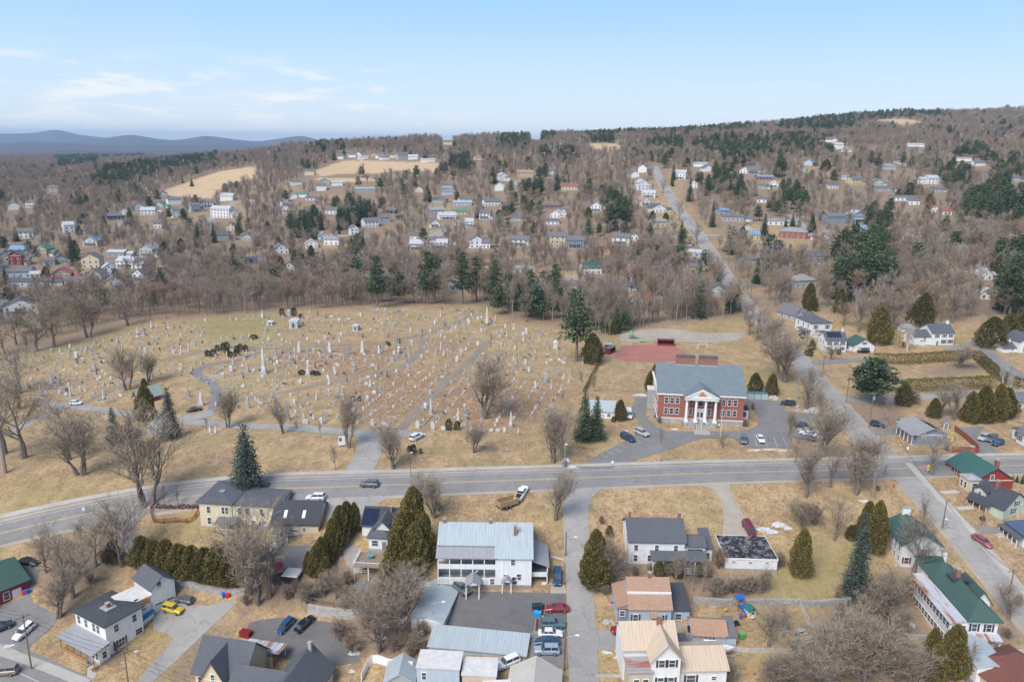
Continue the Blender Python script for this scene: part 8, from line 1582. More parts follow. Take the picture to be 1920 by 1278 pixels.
# grave plots with kerbs
for i,(c,pts,lab)in enumerate([('a',[(638,755),(700,765),(770,745),(700,735)],'kerbed grave plot around the white obelisk left of the red barn'),('a',[(220,725),(300,730),(310,712),(235,708)],'kerbed plot around the grey obelisk at the left corner'),('a',[(430,725),(530,738),(548,722),(470,712)],'kerbed plot around the white obelisk by the road'),('a',[(1390,562),(1440,568),(1492,540),(1440,532)],'brown kerbed plot between the two arms of the curved path'),('b',[(560,480),(660,485),(690,455),(600,445)],'long kerbed plot beside the grey obelisk in the centre'),('b',[(760,430),(860,435),(880,412),(790,405)],'kerbed plot between the two white spires'),('b',[(900,470),(990,470),(1005,440),(930,435)],'kerbed plot right of the second white spire'),('b',[(490,390),(600,390),(610,375),(500,372)],'kerbed plot behind the tall white obelisk'),('c',[(1068,800),(1085,785),(1135,790),(1122,815)],'white kerbed plot near the hedge at the lower right'),('c',[(980,680),(1035,685),(1045,660),(995,655)],'brown plot holding the white spire at the right'),('b',[(1540,915),(1600,850),(1640,850),(1590,915)],'long brown plot right of the straight lane'),('b',[(80,600),(210,600),(220,588),(95,582)],'kerbed plot right of the curved path bend'),('b',[(1340,500),(1425,490),(1430,470),(1350,475)],'kerbed plot inside the loop of the lane'),('b',[(1060,745),(1040,760),(1050,765),(1075,750)],'small plot by the two dark shrubs near the lower rows')]):
    W=[G(*p(c,x,y))for x,y in pts];ctr=sum(W,Vector())/4;o=thing('grave_plot',ctr,0,lab,'grave plot'); 
    for a,b_ in zip(W,W[1:]+W[:1]):
        d=Vector((b_.x-a.x,b_.y-a.y)).normalized();n_=Vector((-d.y,d.x))*.12;z1=float(hz(a.x,a.y))-ctr.z;z2=float(hz(b_.x,b_.y))-ctr.z;a2,b2=a-ctr,b_-ctr
        MB().add([(a2.x-n_.x,a2.y-n_.y,z1-.2),(a2.x+n_.x,a2.y+n_.y,z1-.2),(b2.x+n_.x,b2.y+n_.y,z2-.2),(b2.x-n_.x,b2.y-n_.y,z2-.2),(a2.x-n_.x,a2.y-n_.y,z1+.28),(a2.x+n_.x,a2.y+n_.y,z1+.28),(b2.x+n_.x,b2.y+n_.y,z2+.28),(b2.x-n_.x,b2.y-n_.y,z2+.28)],[(4,5,6,7),(0,1,5,4),(1,2,6,5),(2,3,7,6),(3,0,4,7)]).build('kerb',GRM,parent=o,fixn=True)
# rows and scattered stones
CEM=[(-40,700),(20,676),(130,652),(230,624),(300,608),(500,592),(700,580),(880,578),(940,606),(1045,626),(1062,660),(1080,700),(1060,735),(1000,770),(975,803),(870,803),(800,803),(745,800),(640,795),(500,780),(445,766),(400,762),(385,730),(300,745),(240,752),(140,742),(60,742),(-40,735)]
PATHS=[cr('a',(1410,830),(1425,760),(1440,690),(1420,640),(1360,610),(1310,570),(1340,530),(1450,500),(1600,480)),cr('a',(1080,478),(1180,460),(1300,430),(1400,408))+cr('b',(140,404),(260,395),(400,395),(480,410)),LANE,cr('b',(480,405),(800,385),(1180,372),(1400,335),(1540,318)),cr('b',(1540,330),(1530,400),(1460,480),(1380,530),(1240,560),(1060,600),(850,640),(620,690),(350,740),(200,780)),cr('a',(560,760),(700,700),(800,655),(900,610)),cr('b',(0,920),(560,922),(760,935),(980,955),(1380,960))]
ROWZ=[cr('b',(1130,930),(1130,800),(1240,690),(1560,540),(1660,560),(1600,680),(1380,920)),cr('c',(150,940),(420,640),(600,600),(1000,600),(1230,640),(1200,760),(1010,930),(700,935))]
BARN=cr('a',(840,600),(1240,600),(1240,900),(840,880))
lane0,lane1=G(*LANE[1]),G(*LANE[5]);ld=Vector((lane1.x-lane0.x,lane1.y-lane0.y)).normalized();ln=Vector((ld.y,-ld.x));ang=math.atan2(-ln.y,-ln.x)+PI
cand=[]
taken=[(g[0].location.x,g[0].location.y)for g in GRAVES]
rg=random.Random(12)
for i in range(-60,60):             # rows parallel to the straight lane
    acc=-170
    while acc<170:
        acc+=rg.uniform(1.4,2.6);X=lane0.x+ln.x*i*4.3+ld.x*acc+rg.uniform(-.25,.25);Y=lane0.y+ln.y*i*4.3+ld.y*acc
        if Y<150:continue
        cand.append((X,Y,1,rg.random()))
for _ in range(3600):                # looser family plots elsewhere
    px,py=rg.uniform(0,1080),rg.uniform(575,803);cand.append((px,py,0,rg.random()))
keep=[]
C1=[c for c in cand if c[2]==1];xs,ys=proj(np.array([(c[0],c[1],float(hz(c[0],c[1])))for c in C1]))
inz=in_poly(xs,ys,ROWZ[0])|in_poly(xs,ys,ROWZ[1])
for c,x,y,k in zip(C1,xs,ys,inz):
    if k and c[3]<.85:keep.append((c[0],c[1],x,y,1))
C0=[c for c in cand if c[2]==0];X0=np.array([c[0]for c in C0]);Y0=np.array([c[1]for c in C0]);ok=in_poly(X0,Y0,CEM)&~in_poly(X0,Y0,ROWZ[0])&~in_poly(X0,Y0,ROWZ[1])&~in_poly(X0,Y0,BARN)&~in_poly(X0,Y0,cr('a',(1290,230),(1704,210),(1704,300),(1380,310)))
sel=[(x,y)for x,y,k in zip(X0,Y0,ok)if k];gp=G([s_[0]for s_ in sel],[s_[1]for s_ in sel],many=True)
grid={}
def free(X,Y,r):
    gx,gy=int(X//3),int(Y//3)
    for a in range(gx-1,gx+2):
        for b_ in range(gy-1,gy+2):
            for(u,v)in grid.get((a,b_),()):
                if(u-X)**2+(v-Y)**2<r*r:return False
    grid.setdefault((gx,gy),[]).append((X,Y));return True
for t in taken:free(t[0],t[1],0)
for(x,y),P in zip(sel,gp): 
    if len(keep)>2600:break
    keep.append((P[0],P[1],x,y,0))
fin_=[]
for X,Y,x,y,z in keep:
    if any(near_line(np.array([x]),np.array([y]),pp,4.5 if y>650 else 3.2)[0]for pp in PATHS):continue
    if not free(X,Y,1.15 if z else 2.0):continue
    fin_.append((X,Y,x,y,z))
rg.shuffle(fin_)
rows_=[f for f in fin_ if f[4]];loose=sorted([f for f in fin_ if not f[4]],key=lambda f:f[1])
n_ind=300-len(GRAVES);r_near=sorted(rows_,key=lambda f:f[1])
ind=loose[:int(n_ind*.7)]+r_near[:n_ind-int(n_ind*.7)];rest=loose[int(n_ind*.7):]+r_near[n_ind-int(n_ind*.7):]
def pick(z):
    if z:return rg.choices(['slab','marker','tablet','cross','block'],[8,4,3,1,1])[0]
    return rg.choices(['slab','tablet','block','die','obelisk','column','cross','marker','statue','spire'],[6,4,5,4,1.2,1,1,4,1,3])[0]
for X,Y,x,y,z in ind:
    k=pick(z);s=rg.uniform(.7,1.1)*(.72 if z else .80)*(.75 if k in('obelisk','statue','column')else 1)
    stone_at(k,rg.choices('gwd',[6,3,.9])[0],X,Y,s,(ang if z else rg.uniform(-.3,.3)),px=(x,y))
EXTRA=rest
Vs=[];Fs=[];Ms=[];no=0
MBS={k:(MB().add(a.v,a.f,0))for k,(a,b)in STB.items()}
big=MB()
for X,Y,x,y,z in EXTRA:
    k=pick(z);s=rg.uniform(.7,1.1)*(.66 if z else .78)*(.8 if k in('obelisk','statue','column')else 1);a,b=STB[k];r_=ang if z else rg.uniform(-.3,.3);c_,s__=math.cos(r_),math.sin(r_);z0=float(hz(X,Y));mi=rg.choices((0,1,2),[6,2.5,1.2])[0]
    for q,mm in((a,mi),(b,0)):big.add([(X+(vx*c_-vy*s__)*s,Y+(vx*s__+vy*c_)*s,z0+vz*s)for vx,vy,vz in q.v],q.f,mm)
o=big.build('small_gravestones',plain('mid_granite',(.38,.375,.36),.7,.2,1),GRW,DRKS);tag(o,kind='stuff')
# ------------------------------------------------------------------ woods
FIRS=[('pine','2',1090,1195,815,1.0),('pine','2',1430,1170,795,.9),('spruce','2',740,950,830,1.2),('dkced','2',905,955,850,1.2),('spruce','1',1560,1000,815,.7),('pine','3',450,1190,875,1.0),('pine','3',240,1170,775,.8),('pine','3',30,1090,790,.8),('pine','3',330,1150,830,.8),('pine','3',690,1190,915,.9),('pine','3',770,1190,925,.8),('pine','3',850,1200,895,.9),('pine','3',970,1290,1065,.9),('spruce','3',1295,935,815,1.0),('pine','3',1480,800,620,.8),('pine','3',1525,925,755,.9),('pine','3',1600,930,815,.9),('spruce','3',565,550,450,1.1),('spruce','4',340,805,610,.9),('pine','4',130,805,635,.8),('pine','4',180,920,780,1.0),('pine','4',245,930,830,1.0),('spruce','4',845,1035,850,1.0),('pine','4',980,940,740,1.1),('dkced','4',745,775,655,1.2),('spruce','4',895,720,565,1.0),('spruce','4',1085,655,560,1.2),('spruce','4',1040,658,590,1.1),('spruce','4',1210,715,560,1.3),('pine','4',460,1070,850,.7),('spruce','4',590,1035,970,1.4),('spruce','4',550,660,490,.8),('spruce','4',400,490,330,.8),('spruce','4',560,430,255,1.1),('spruce','4',520,450,300,1.1),('spruce','4',640,420,280,1.0),('spruce','4',720,450,320,1.0),('spruce','4',985,325,190,1.7),('spruce','4',290,390,330,1.0),('pine','4',230,270,165,1.0),('dkced','4',380,260,190,1.4),('pine','4',700,520,370,.9),('pine','4',1050,540,380,1.0),('pine','4',1160,560,400,.9),('pine','4',1260,400,310,1.1),('dkced','4',1280,610,555,1.2),('dkced','4',1310,275,210,1.5),
 ('pine','5',520,1180,780,1.0),('pine','5',400,1200,900,1.1),('pine','5',610,1160,880,1.1),('pine','5',470,1190,930,1.1),('pine','5',580,1000,760,.9),('pine','5',590,790,640,1.2),('dkced','5',540,780,690,1.3),('spruce','5',1175,875,750,1.3),('spruce','5',1020,1035,915,1.1),('pine','5',1380,1290,910,1.1),('pine','5',1460,1220,890,1.1),('dkced','5',860,1280,1150,1.6),('pine','5',1100,730,560,1.2),('pine','5',1200,740,570,1.2),('pine','5',1290,745,580,1.2),('pine','5',1360,700,480,1.2),('pine','5',1440,720,480,1.1),('pine','5',1290,600,490,1.3),('pine','5',1160,700,570,1.2),('pine','5',1330,470,360,1.2),('pine','5',1420,460,350,1.2),('pine','5',1065,520,370,.9),('spruce','5',1130,545,420,.8),('pine','5',990,500,410,.9),('spruce','5',700,900,820,1.2),('dkced','5',260,715,655,1.1),('spruce','5',195,800,670,1.1),('pine','5',340,420,320,1.0),('pine','5',480,420,340,1.0),('pine','5',550,400,290,1.0),('pine','5',590,420,310,1.0),('pine','5',740,400,290,1.2),('dkced','5',270,420,350,1.4),('dkced','5',780,560,490,1.8),('dkced','5',840,560,500,1.6),('dkced','5',720,570,520,1.6),('dkced','5',900,640,560,1.2),('pine','5',20,450,330,1.3),('dkced','5',180,1240,1080,1.0),('spruce','5',60,980,850,1.2),('dkced','5',110,975,900,1.2),
 ('spruce','1',1320,795,625,1.0),('spruce','1',1425,765,620,.9),('spruce','1',870,640,530,1.3),('spruce','1',685,705,640,1.0),('spruce','1',725,700,640,1.1),('spruce','1',480,870,695,1.2),('spruce','1',500,920,760,1.2),('spruce','1',110,755,650,1.3),('cedar','1',310,1015,920,1.5),('dkced','1',1100,860,750,1.3),('dkced','1',1210,830,740,1.2),('spruce','1',1130,970,890,1.1),('spruce','1',40,1040,920,1.0),('pine','1',15,510,440,1.5),('spruce','1',150,470,400,1.1),('spruce','1',1000,415,365,1.2),('spruce','1',1278,390,330,1.5),('spruce','1',230,395,350,1.1),('spruce','1',270,395,370,1.1),('pine','1',1010,1020,950,1.8),('dkced','1',770,1010,930,1.1),
 ('spruce','2',610,730,560,1.1),('spruce','2',660,740,540,1.1),('spruce','2',570,730,610,1.1),('spruce','2',720,680,550,1.0),('spruce','2',840,680,540,1.3),('spruce','2',900,670,520,1.4),('spruce','2',960,650,490,1.3),('spruce','2',1010,640,460,1.4),('spruce','2',1070,590,480,1.3),('pine','2',960,860,690,1.6),('spruce','2',920,850,720,1.1),('spruce','2',1000,850,700,1.1),('spruce','2',405,620,550,1.0),('dkced','2',580,840,780,1.3),('dkced','2',650,840,780,1.2),('spruce','2',520,730,650,1.1),('spruce','2',1425,490,385,1.5),('spruce','2',1340,390,290,1.2),('spruce','2',1290,430,360,1.1),('spruce','2',1270,330,285,1.3),('spruce','2',520,425,395,1.2),('dkced','2',840,705,680,2.0),('spruce','2',1410,200,125,1.4),('spruce','2',1485,150,100,1.6),('spruce','2',1605,150,100,1.6),('spruce','2',1660,150,95,1.6),('spruce','2',870,185,130,1.4),('spruce','2',550,155,125,1.3),
 ('spruce','3',440,370,245,1.6),('pine','3',665,450,330,1.3),('pine','3',720,460,320,1.3),('pine','3',760,450,330,1.2),('pine','3',480,690,580,1.2),('pine','3',540,690,600,1.0),('pine','3',650,720,610,1.2),('pine','3',710,730,620,1.1),('pine','3',770,720,640,1.0),('pine','3',1220,690,500,1.0),('pine','3',1270,690,470,1.0),('pine','3',1330,680,480,1.0),('pine','3',1070,760,600,.9),('cedar','3',1075,600,530,1.6),('dkced','3',480,590,540,1.5),('spruce','3',925,360,240,1.0),('spruce','3',870,360,280,1.0),('spruce','3',1085,310,225,1.6),('spruce','3',550,250,190,1.0),('spruce','3',590,255,200,1.0),('spruce','3',628,255,200,1.0),('pine','3',510,320,260,1.4),('spruce','3',570,300,265,1.2),('pine','3',210,300,220,1.2),('pine','3',310,290,215,1.2),('pine','3',125,310,245,1.2),('spruce','3',1380,250,195,1.0),('pine','3',1590,250,160,1.3),('spruce','3',1640,350,220,.8),('spruce','3',1630,380,310,.9),('dkced','3',1500,620,550,1.4),('dkced','3',1590,620,560,1.4),('spruce','3',200,470,400,1.2),('spruce','3',15,490,400,1.3),('spruce','3',335,600,520,1.2),('spruce','3',1105,1035,965,1.1),('pine','3',1320,760,620,.9),('spruce','3',470,130,80,1.4),('spruce','3',60,150,100,1.6),('spruce','3',190,150,95,1.6),('pine','3',930,220,160,1.4),('pine','3',790,230,180,1.4)]
for k,c,x,y,ty,w in FIRS:
    q=cr(c,(x,y));tree_px(k,q[0],q[1],cr(c,(x,ty))[1],wide=min(w,1.5))
DENSE=[('5',(0,130),(300,70),(560,60),(600,100),(560,130),(480,160),(280,200),(0,190)),('5',(1040,640),(1270,480),(1270,350),(1470,350),(1470,740),(1300,740)),('5',(300,1200),(300,1000),(480,780),(690,900),(680,1180)),('5',(1270,950),(1470,900),(1470,1278),(1290,1278)),('5',(500,650),(660,620),(660,780),(520,800)),('5',(1050,310),(1220,310),(1240,350),(1060,335)),('5',(930,400),(1130,380),(1140,540),(1000,540)),('5',(1090,260),(1230,280),(1250,340),(1100,320)),('5',(560,60),(1000,70),(1000,100),(600,95)),
 ('4',(410,100),(700,70),(960,90),(960,200),(740,250),(420,150)),('4',(440,350),(560,260),(700,300),(680,420),(480,440)),('4',(660,330),(760,330),(780,500),(660,520)),('4',(1000,400),(1190,400),(1190,600),(1020,560)),('4',(850,520),(1020,500),(1020,590)),('4',(960,60),(1349,90),(1349,190),(1000,180)),('4',(0,0),(520,-10),(840,0),(840,30),(400,60),(0,40)),('4',(840,0),(1349,0),(1349,50),(900,20)),
 ('3',(1180,470),(1360,470),(1360,680),(1200,690)),('3',(620,330),(780,320),(780,460),(640,450)),('3',(1050,50),(1250,50),(1250,92),(1070,90)),('3',(1020,30),(1704,0),(1704,50),(1260,60)),('3',(1440,110),(1704,90),(1704,170),(1460,150)),('3',(500,60),(860,50),(860,90),(640,140),(480,130)),('3',(740,160),(1000,150),(1000,230),(760,230)),
 ('2',(460,600),(620,560),(700,540),(720,700),(500,740)),('2',(800,520),(1000,460),(1090,560),(1080,600),(820,690)),('2',(630,150),(860,95),(870,140),(700,165)),('2',(1580,210),(1704,200),(1704,320),(1500,300)),
 ('1',(600,380),(700,290),(1000,240),(1250,190),(1450,180),(1450,240),(1200,290),(700,400)),('1',(480,490),(600,490),(590,560),(480,550)),('1',(430,700),(540,650),(530,900),(460,900)),('1',(600,150),(1300,145),(1320,185),(620,215)),('1',(370,190),(640,200),(660,260),(400,285)),('1',(0,440),(30,440),(40,510),(0,520))]
DPOLY=[cr(d_[0],*d_[1:])for d_ in DENSE]
cx=[]; 
def sample(y0,y1,spacing,b0=-1.0,b1=1.0):
    ys=[];y=y0
    while y<y1:ys.append(y);y+=spacing
    P=[]
    for y in ys:
        n=int((b1-b0)*y/spacing);x=np.linspace(b0*y,b1*y,n);P.append(np.stack([x,np.full(n,y)],1))
    P=np.concatenate(P);return P+RNG.uniform(-.45,.45,P.shape)*spacing
SP=[(330,500,6.4,1.0),(500,800,8.2,.80),(800,1250,9.6,.88),(1250,2000,12,1.1),(2000,3000,15,1.3),(3000,4300,22,1.6)]
PP=np.concatenate([np.column_stack([sample(a,b,s),np.full(len(sample(a,b,s)),sc_)])if False else(lambda q:np.column_stack([q,np.full(len(q),sc_)]))(sample(a,b,s))for a,b,s,sc_ in SP])
q_=sample(300,470,3.2);q_x,q_y=proj(np.column_stack([q_,hz(q_[:,0],q_[:,1])]));k_=(in_poly(q_x,q_y,[(1090,560),(1200,585),(1330,560),(1420,560),(1400,590),(1330,596),(1230,606),(1160,628),(1110,640),(1060,610)]));PP=np.concatenate([PP,np.column_stack([q_[k_],np.full(k_.sum(),.62)])])
Zp=hz(PP[:,0],PP[:,1]);px,py=proj(np.column_stack([PP[:,0],PP[:,1],Zp]))
ix=np.clip((px/4).astype(int),0,MW-1);iy=np.clip((py/4).astype(int),0,MH-1)
inside=(px>-450)&(px<2400)&(py<700)
bl=block[iy,ix]&(px>0)&(px<1920)&(py>0)
# a few trees stay in the yards
lowd=in_poly(px,py,[(0,425),(140,450),(260,470),(290,560),(0,575)])
sel=inside&~bl&(py<edge_y(px))&~(lowd&(RNG.random(len(px))<.55))
# thinner cover between the houses of the middle ground
thin=((py>330)&(py<560)&(px>560)&(RNG.random(len(px))<.10));sel&=~thin
PP=PP[sel];px=px[sel];py=py[sel];Zp=Zp[sel];n=len(PP)
dense=np.zeros(n,bool)
for d_ in DPOLY:dense|=in_poly(px,py-4,d_)
nz_=np.sin(PP[:,0]*.021+1)*np.sin(PP[:,1]*.017+2)+.6*np.sin(PP[:,0]*.05+PP[:,1]*.04)
con=(dense&(RNG.random(n)<.75))|(RNG.random(n)<np.where(nz_>.7,.24,.045))
sc_all=PP[:,2]*RNG.uniform(.75,1.2,n)
order=np.argsort(np.hypot(PP[:,0],PP[:,1])/np.where(con,1.3,1.0))
nbare=sum(1 for t in TREES if t[3]in('broad','vase','slim'));ncon=sum(1 for t in TREES if t[3]in('spruce','pine','blue'))
rb,rc_=300-nbare,max(0,300-ncon-140);used=np.zeros(n,bool)
for i in order:
    if con[i]and rc_>0:
        k=random.choice(['pine','spruce']);rc_-=1
    elif not con[i]and rb>0:
        k=random.choice(['slim','slim','broad']);rb-=1
    else:
        if rb<=0 and rc_<=0:break
        continue
    used[i]=True;h=(14.5 if not con[i]else 15)*sc_all[i]
    o=put_tree(random.choice(PROTO[k]),(PP[i,0],PP[i,1],Zp[i]),h/PH[k],cat='tree',group=KG[k]);TREES.append((o,px[i],py[i],k,False))
def far_proto(name,kind,seed,**kw):
    if kind=='bare':
        T,C=bare_parts(seed,**kw['g']);nv=len(T.v);me=bpy.data.meshes.new(name);me.from_pydata(T.v+C.v,[],T.f+[tuple(i+nv for i in f)for f in C.f]);me.materials.append(kw['bark']);me.materials.append(kw['twig']);me.polygons.foreach_set('material_index',[0]*len(T.f)+[1]*len(C.f));me.update()
        return bpy.data.objects.new(name,me)
    tm,cm=conifer_mesh(name,kind,seed,kw['h'],kw['r'],kw['mat'],kw['dens'],kw['leaf']);me=cm;return bpy.data.objects.new(name,me)
M_grey=barkmat('grey_twigs',(.26,.21,.19),(.34,.285,.26),.5)
FG=dict(h=14.0,fork=.34,spread=.8,nl1=8,nl2=6,nl3=4,nl4=4,tw=.045,tube_n=4,r0=.17)
FG2=dict(h=12.0,fork=.2,spread=.95,nl1=9,nl2=6,nl3=4,nl4=4,tw=.048,tube_n=4,r0=.17)
bare_protos=[far_proto('aw','bare',71,g=FG,bark=M_bark,twig=M_twig),far_proto('ax','bare',72,g=FG2,bark=M_bark,twig=M_twig),far_proto('ay','bare',73,g=FG,bark=M_bark,twig=M_twigred),far_proto('az','bare',74,g=FG2,bark=M_bark,twig=M_grey),far_proto('ba','bare',75,g=FG2,bark=M_bark,twig=barkmat('straw_twigs',(.27,.215,.13),(.36,.29,.18))),far_proto('bb','bare',76,g=dict(FG,h=12,nl4=3),bark=M_birch,twig=barkmat('birch_haze',(.40,.34,.31),(.48,.42,.39)))]
con_protos=[far_proto('ca','spruce',81,h=15,r=3.4,mat=M_spruce,dens=.5,leaf=.5),far_proto('cb','pine',82,h=15,r=4.4,mat=M_pine,dens=.8,leaf=.5),far_proto('cc','pine',83,h=14,r=4.2,mat=M_pine,dens=.8,leaf=.5),far_proto('cd','cedar',84,h=11,r=3.4,mat=M_dkced,dens=.35,leaf=.6)]
def scatter(name,protos,P,Z,S,pick_w,label):
    col_=bpy.data.collections.new(name+'_kinds')
    for o in protos:col_.objects.link(o)
    me=bpy.data.meshes.new(name);V=np.column_stack([P[:,0],P[:,1],Z-.1]).astype(np.float32);me.vertices.add(len(V));me.vertices.foreach_set('co',V.ravel())
    for an,ty,val in(('size','FLOAT',S),('turn','FLOAT',RNG.uniform(0,6.28,len(V))),('pick','INT',RNG.choice(len(protos),len(V),p=pick_w))):
        a=me.attributes.new(an,ty,'POINT');a.data.foreach_set('value',np.asarray(val,np.float32 if ty=='FLOAT' else np.int32))
    o=link(name,me);ng=bpy.data.node_groups.new(name,'GeometryNodeTree');ng.interface.new_socket('Geometry',in_out='INPUT',socket_type='NodeSocketGeometry');ng.interface.new_socket('Geometry',in_out='OUTPUT',socket_type='NodeSocketGeometry')
    N=ng.nodes;gi=N.new('NodeGroupInput');go=N.new('NodeGroupOutput');m2p=N.new('GeometryNodeMeshToPoints');iop=N.new('GeometryNodeInstanceOnPoints');ci=N.new('GeometryNodeCollectionInfo');ci.inputs['Collection'].default_value=col_;ci.inputs['Separate Children'].default_value=True;ci.inputs['Reset Children'].default_value=True
    def attr(nm,dt):a=N.new('GeometryNodeInputNamedAttribute');a.data_type=dt;a.inputs[0].default_value=nm;return a.outputs[0]
    cmb=N.new('ShaderNodeCombineXYZ');L=ng.links.new;L(gi.outputs[0],m2p.inputs[0]);L(m2p.outputs[0],iop.inputs['Points']);L(ci.outputs[0],iop.inputs['Instance']);iop.inputs['Pick Instance'].default_value=True;L(attr('pick','INT'),iop.inputs['Instance Index']);L(attr('turn','FLOAT'),cmb.inputs[2]);L(cmb.outputs[0],iop.inputs['Rotation']);L(attr('size','FLOAT'),iop.inputs['Scale']);L(iop.outputs[0],go.inputs[0])
    md=o.modifiers.new('trees','NODES');md.node_group=ng;return tag(o,label,None,None,'stuff')
r1=~used&~con;r2=~used&con
print('woods',r1.sum(),r2.sum(),'individual trees',len(TREES),'graves',len(GRAVES),'rest graves',len(EXTRA))
scatter('bare_woodland',bare_protos,PP[r1],Zp[r1],sc_all[r1],[.26,.22,.14,.20,.13,.05],'bare grey-brown woodland covering the hillsides')
scatter('evergreen_woodland',con_protos,PP[r2],Zp[r2],sc_all[r2]*1.05,[.34,.3,.2,.16],'dark evergreen stands within the hillside woods')
# ------------------------------------------------------------------ haze: one closed box of thin air round the whole scene
zmax=max(float((o.matrix_world@Vector(c)).z)for o in COL.objects if o.type=='MESH' and o.name.split('.')[0]in('mountains','hills','ground')for c in o.bound_box)
hzb=MB().box(-25500,25500,-300,19500,-96,max(zmax,CAM_H)+4)
hm=bpy.data.materials.new('thin_air');hm.use_nodes=True;hm.node_tree.nodes.clear();ho=hm.node_tree.nodes.new('ShaderNodeOutputMaterial');pv=hm.node_tree.nodes.new('ShaderNodeVolumePrincipled')
pv.inputs['Density'].default_value=6e-5;pv.inputs['Color'].default_value=(.50,.70,.99,1);hm.node_tree.links.new(pv.outputs[0],ho.inputs['Volume'])
tag(hzb.build('haze',hm),kind='stuff')
# ------------------------------------------------------------------ labels: what singles each thing out
ORD=['first','second','third','fourth','fifth','sixth','seventh','eighth','ninth','tenth','eleventh','twelfth','thirteenth','fourteenth','fifteenth','sixteenth','seventeenth','eighteenth','nineteenth','twentieth']
LM=[(205,1170,'the white house with front porch'),(300,1110,'the white garage'),(440,950,'the long yellow house'),(560,970,'the black-roofed barn'),(715,985,'the small solar-panelled house'),(560,1180,'the dark parking lot'),(910,1040,'the white apartment building'),(815,1135,'the long garages'),(1090,1000,'the side street'),(1230,1010,'the two-chimney white house'),(1215,1110,'the pale blue house'),(1230,1220,'the tan metal-roofed house'),(1405,1035,'the black-roofed outbuilding'),(1400,1150,'the playground yard'),(1690,1010,'the green-roofed white house'),(1800,1140,'the large green-roofed house'),(1830,900,'the dark red house'),(1890,950,'the pale green house'),(1600,1180,'the brushy lower right corner'),(20,1070,'the red building at the left edge'),(430,1230,'the cream gabled house'),
      (140,1050,'the brushy slope at the left'),(760,1090,'the bank below the cedars'),(1500,960,'the lawn by the junction'),(1315,760,'the brick school'),(1460,830,'the school parking lot'),(1215,660,'the red infield'),(1300,620,'the gravel lot'),(1130,770,'the pair of dark spruces'),(1085,640,'the big pine by the school field'),(270,740,'the red cemetery barn'),(400,700,'the curved cemetery path'),(425,655,'the ring of round shrubs'),(493,690,'the tall white obelisk'),(550,605,'the white mausoleum'),(665,615,'the small mausoleum'),(910,600,'the far tall obelisk'),(900,760,'the big bare cemetery tree'),(820,730,'the straight cemetery lane'),(680,850,'the cemetery entrance road'),(600,790,'the front cemetery row'),(585,700,'the spreading dark shrubs'),(760,630,'the looping cemetery lane'),(980,700,'the right cemetery block'),(100,690,'the left field of stones'),(60,780,'the left fork of the cemetery road'),(465,880,'the roadside grey-green spruce'),(960,790,'the pale front obelisks'),
      (1550,650,'the solar-panelled white house'),(1730,630,'the white house with garage wing'),(1640,690,'the round-topped pine'),(1760,700,'the enclosed hedge lawn'),(1720,810,'the slate blue house'),(1880,800,'the gambrel house'),(1640,860,'the junction'),(1420,590,'the bend of the hill street'),(1340,500,'the middle of the hill street'),(1250,350,'the top of the hill street'),(1870,640,'the right edge cottage'),
      (30,480,'the town at the left edge'),(120,520,'the red-roofed town house'),(230,500,'the row of white town houses'),(60,590,'the big white house at the left edge'),(180,570,'the left end of the cemetery'),(300,560,'the left wood edge'),(420,550,'the middle wood edge'),(540,540,'the wood behind the figure monument'),(640,540,'the wood behind the mausoleum'),(705,540,'the big pine at the wood edge'),(800,540,'the wood behind the looping lane'),(900,560,'the wood behind the far obelisk'),(1000,580,'the wood left of the big pine'),(1150,590,'the wood behind the infield'),(1260,580,'the thicket behind the gravel lot'),(1380,560,'the trees left of the hill street bend'),(1500,560,'the wood above the grey cottage'),(1600,530,'the great pine cluster'),(1700,560,'the wood above the garage-wing house'),(1800,560,'the upper right wood'),(1890,530,'the right edge pines'),
      (380,400,'the white flats on the left hill'),(220,400,'the dark blue hillside house'),(500,470,'the cross-gabled mid-slope house'),(620,450,'the white-chimney slope house'),(690,410,'the central dark spruce grove'),(540,500,'the cupola cottage'),(740,310,'the wide tan field'),(450,330,'the left tan field'),(600,345,'the houses below the tan field'),(850,390,'the pale blue ranch'),(830,450,'the diagonal hillside road'),(940,350,'the short upper street'),(1000,350,'the red-roofed hill house'),(1030,460,'the row of rear-facing houses'),(1110,500,'the green-roofed white lodge'),(1195,540,'the orange-roofed house'),(1160,380,'the tall pines left of the hill street'),(1240,415,'the square cream house'),(1330,340,'the dark grove right of the hill street'),(1410,325,'the flat-roofed grey house'),(1480,435,'the long red ranch'),(1400,440,'the twin yellow houses'),(1540,485,'the long grey two-storey house'),(1570,410,'the slate blue hill house'),(1600,340,'the yellow hill house'),(1690,380,'the cedar clump on the right slope'),(1740,340,'the white houses at upper right'),(1810,305,'the green-hedged houses'),(1770,400,'the red-roofed cabins'),(1850,380,'the right hillside pines'),(1580,275,'the white house cluster under the ridge'),(1680,230,'the ridge-top field'),(1500,250,'the dark ridge forest'),(1100,265,'the centre skyline field'),(850,275,'the left skyline houses'),(1700,450,'the white cottage in the woods'),(1830,470,'the pale driveway on the right slope'),(1450,290,'the upper pine belt'),(60,380,'the far left hillside'),(200,330,'the left valley woods')]
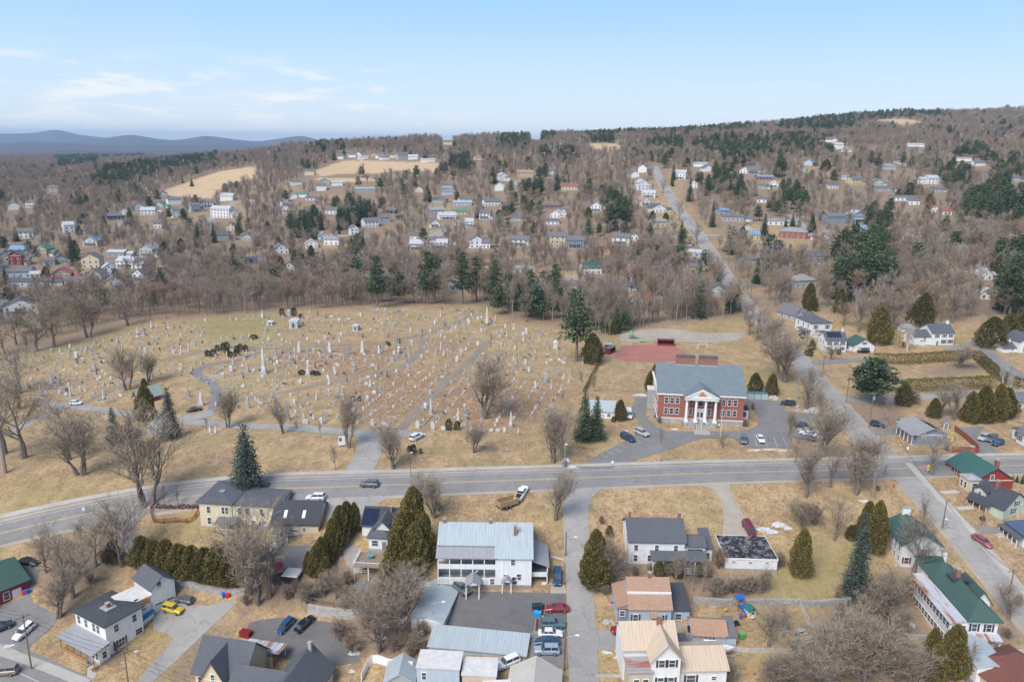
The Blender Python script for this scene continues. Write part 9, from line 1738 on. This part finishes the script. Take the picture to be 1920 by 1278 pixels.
def nearest(x,y):
    sy=1.0 if y>600 else 1.3
    return min(LM,key=lambda l:(l[0]-x)**2+((l[1]-y)*sy)**2)
def relation(x,y,l):
    dx,dy=x-l[0],(y-l[1])*1.3
    if abs(dx)<14 and abs(dy)<14:return 'at'
    if abs(dx)>abs(dy):return 'right of' if dx>0 else 'left of'
    return 'below' if dy>0 else 'above'
def auto(items):
    """items: (object, x, y, description)"""
    groups_={}
    for o,x,y,desc in items:
        l=nearest(x,y);groups_.setdefault((desc,relation(x,y,l),l[2]),[]).append((x,o))
    for(desc,rel,ln_),lst in groups_.items():
        lst.sort(key=lambda q:q[0]);n=len(lst)
        for i,(x,o)in enumerate(lst):
            t=f'{desc} {rel} {ln_}'
            if n==2:t+=', the '+('left' if i==0 else 'right')+' one'
            elif n>2:t+=', leftmost' if i==0 else(', rightmost' if i==n-1 else f', {ORD[min(i, 19)]} from left')
            w_=t.split()
            while len(w_)>16:w_.pop(1 if w_[0]in('tall','short','mid-sized','low','pale','grey','dark')and len(w_)>17 else 0)
            o['label']=' '.join(w_)
SZ=lambda h:'short' if h<7 else('tall' if h>13 else 'mid-sized')
auto([(o,x,y,(SZ(PH[k]*o.scale[2])+' '+KW[k].replace('tall slim ','slim ').replace('small young','young')).replace('short low','low'))for o,x,y,k,lab in TREES if not lab])
auto([(o,x,y,(('pale ' if mk=='w' else 'dark ' if mk=='d' else 'grey ')+SNm[k][1]).replace('grey stepped granite','grey stepped'))for o,x,y,k,mk,lab in GRAVES if not lab])
for o,*_ in GRAVES:o['category']='gravestone'
auto([(o,x,y,f"{'low ' if h < 3.6 else ('tall ' if h > 6.5 else '')}{WN[wc]} house with {RN[rc]} roof")for o,x,y,wd,wc,rc,h,c in HOUSEPX])
seen={}
for o in COL.objects:
    if o.parent is None and o.get('label'):
        L_=o['label'];seen.setdefault(L_,[]).append(o)
dups={k:v for k,v in seen.items()if len(v)>1}
print('duplicate labels',len(dups),list(dups)[:6],'long',[k for k in seen if len(k.split())>16][:8])
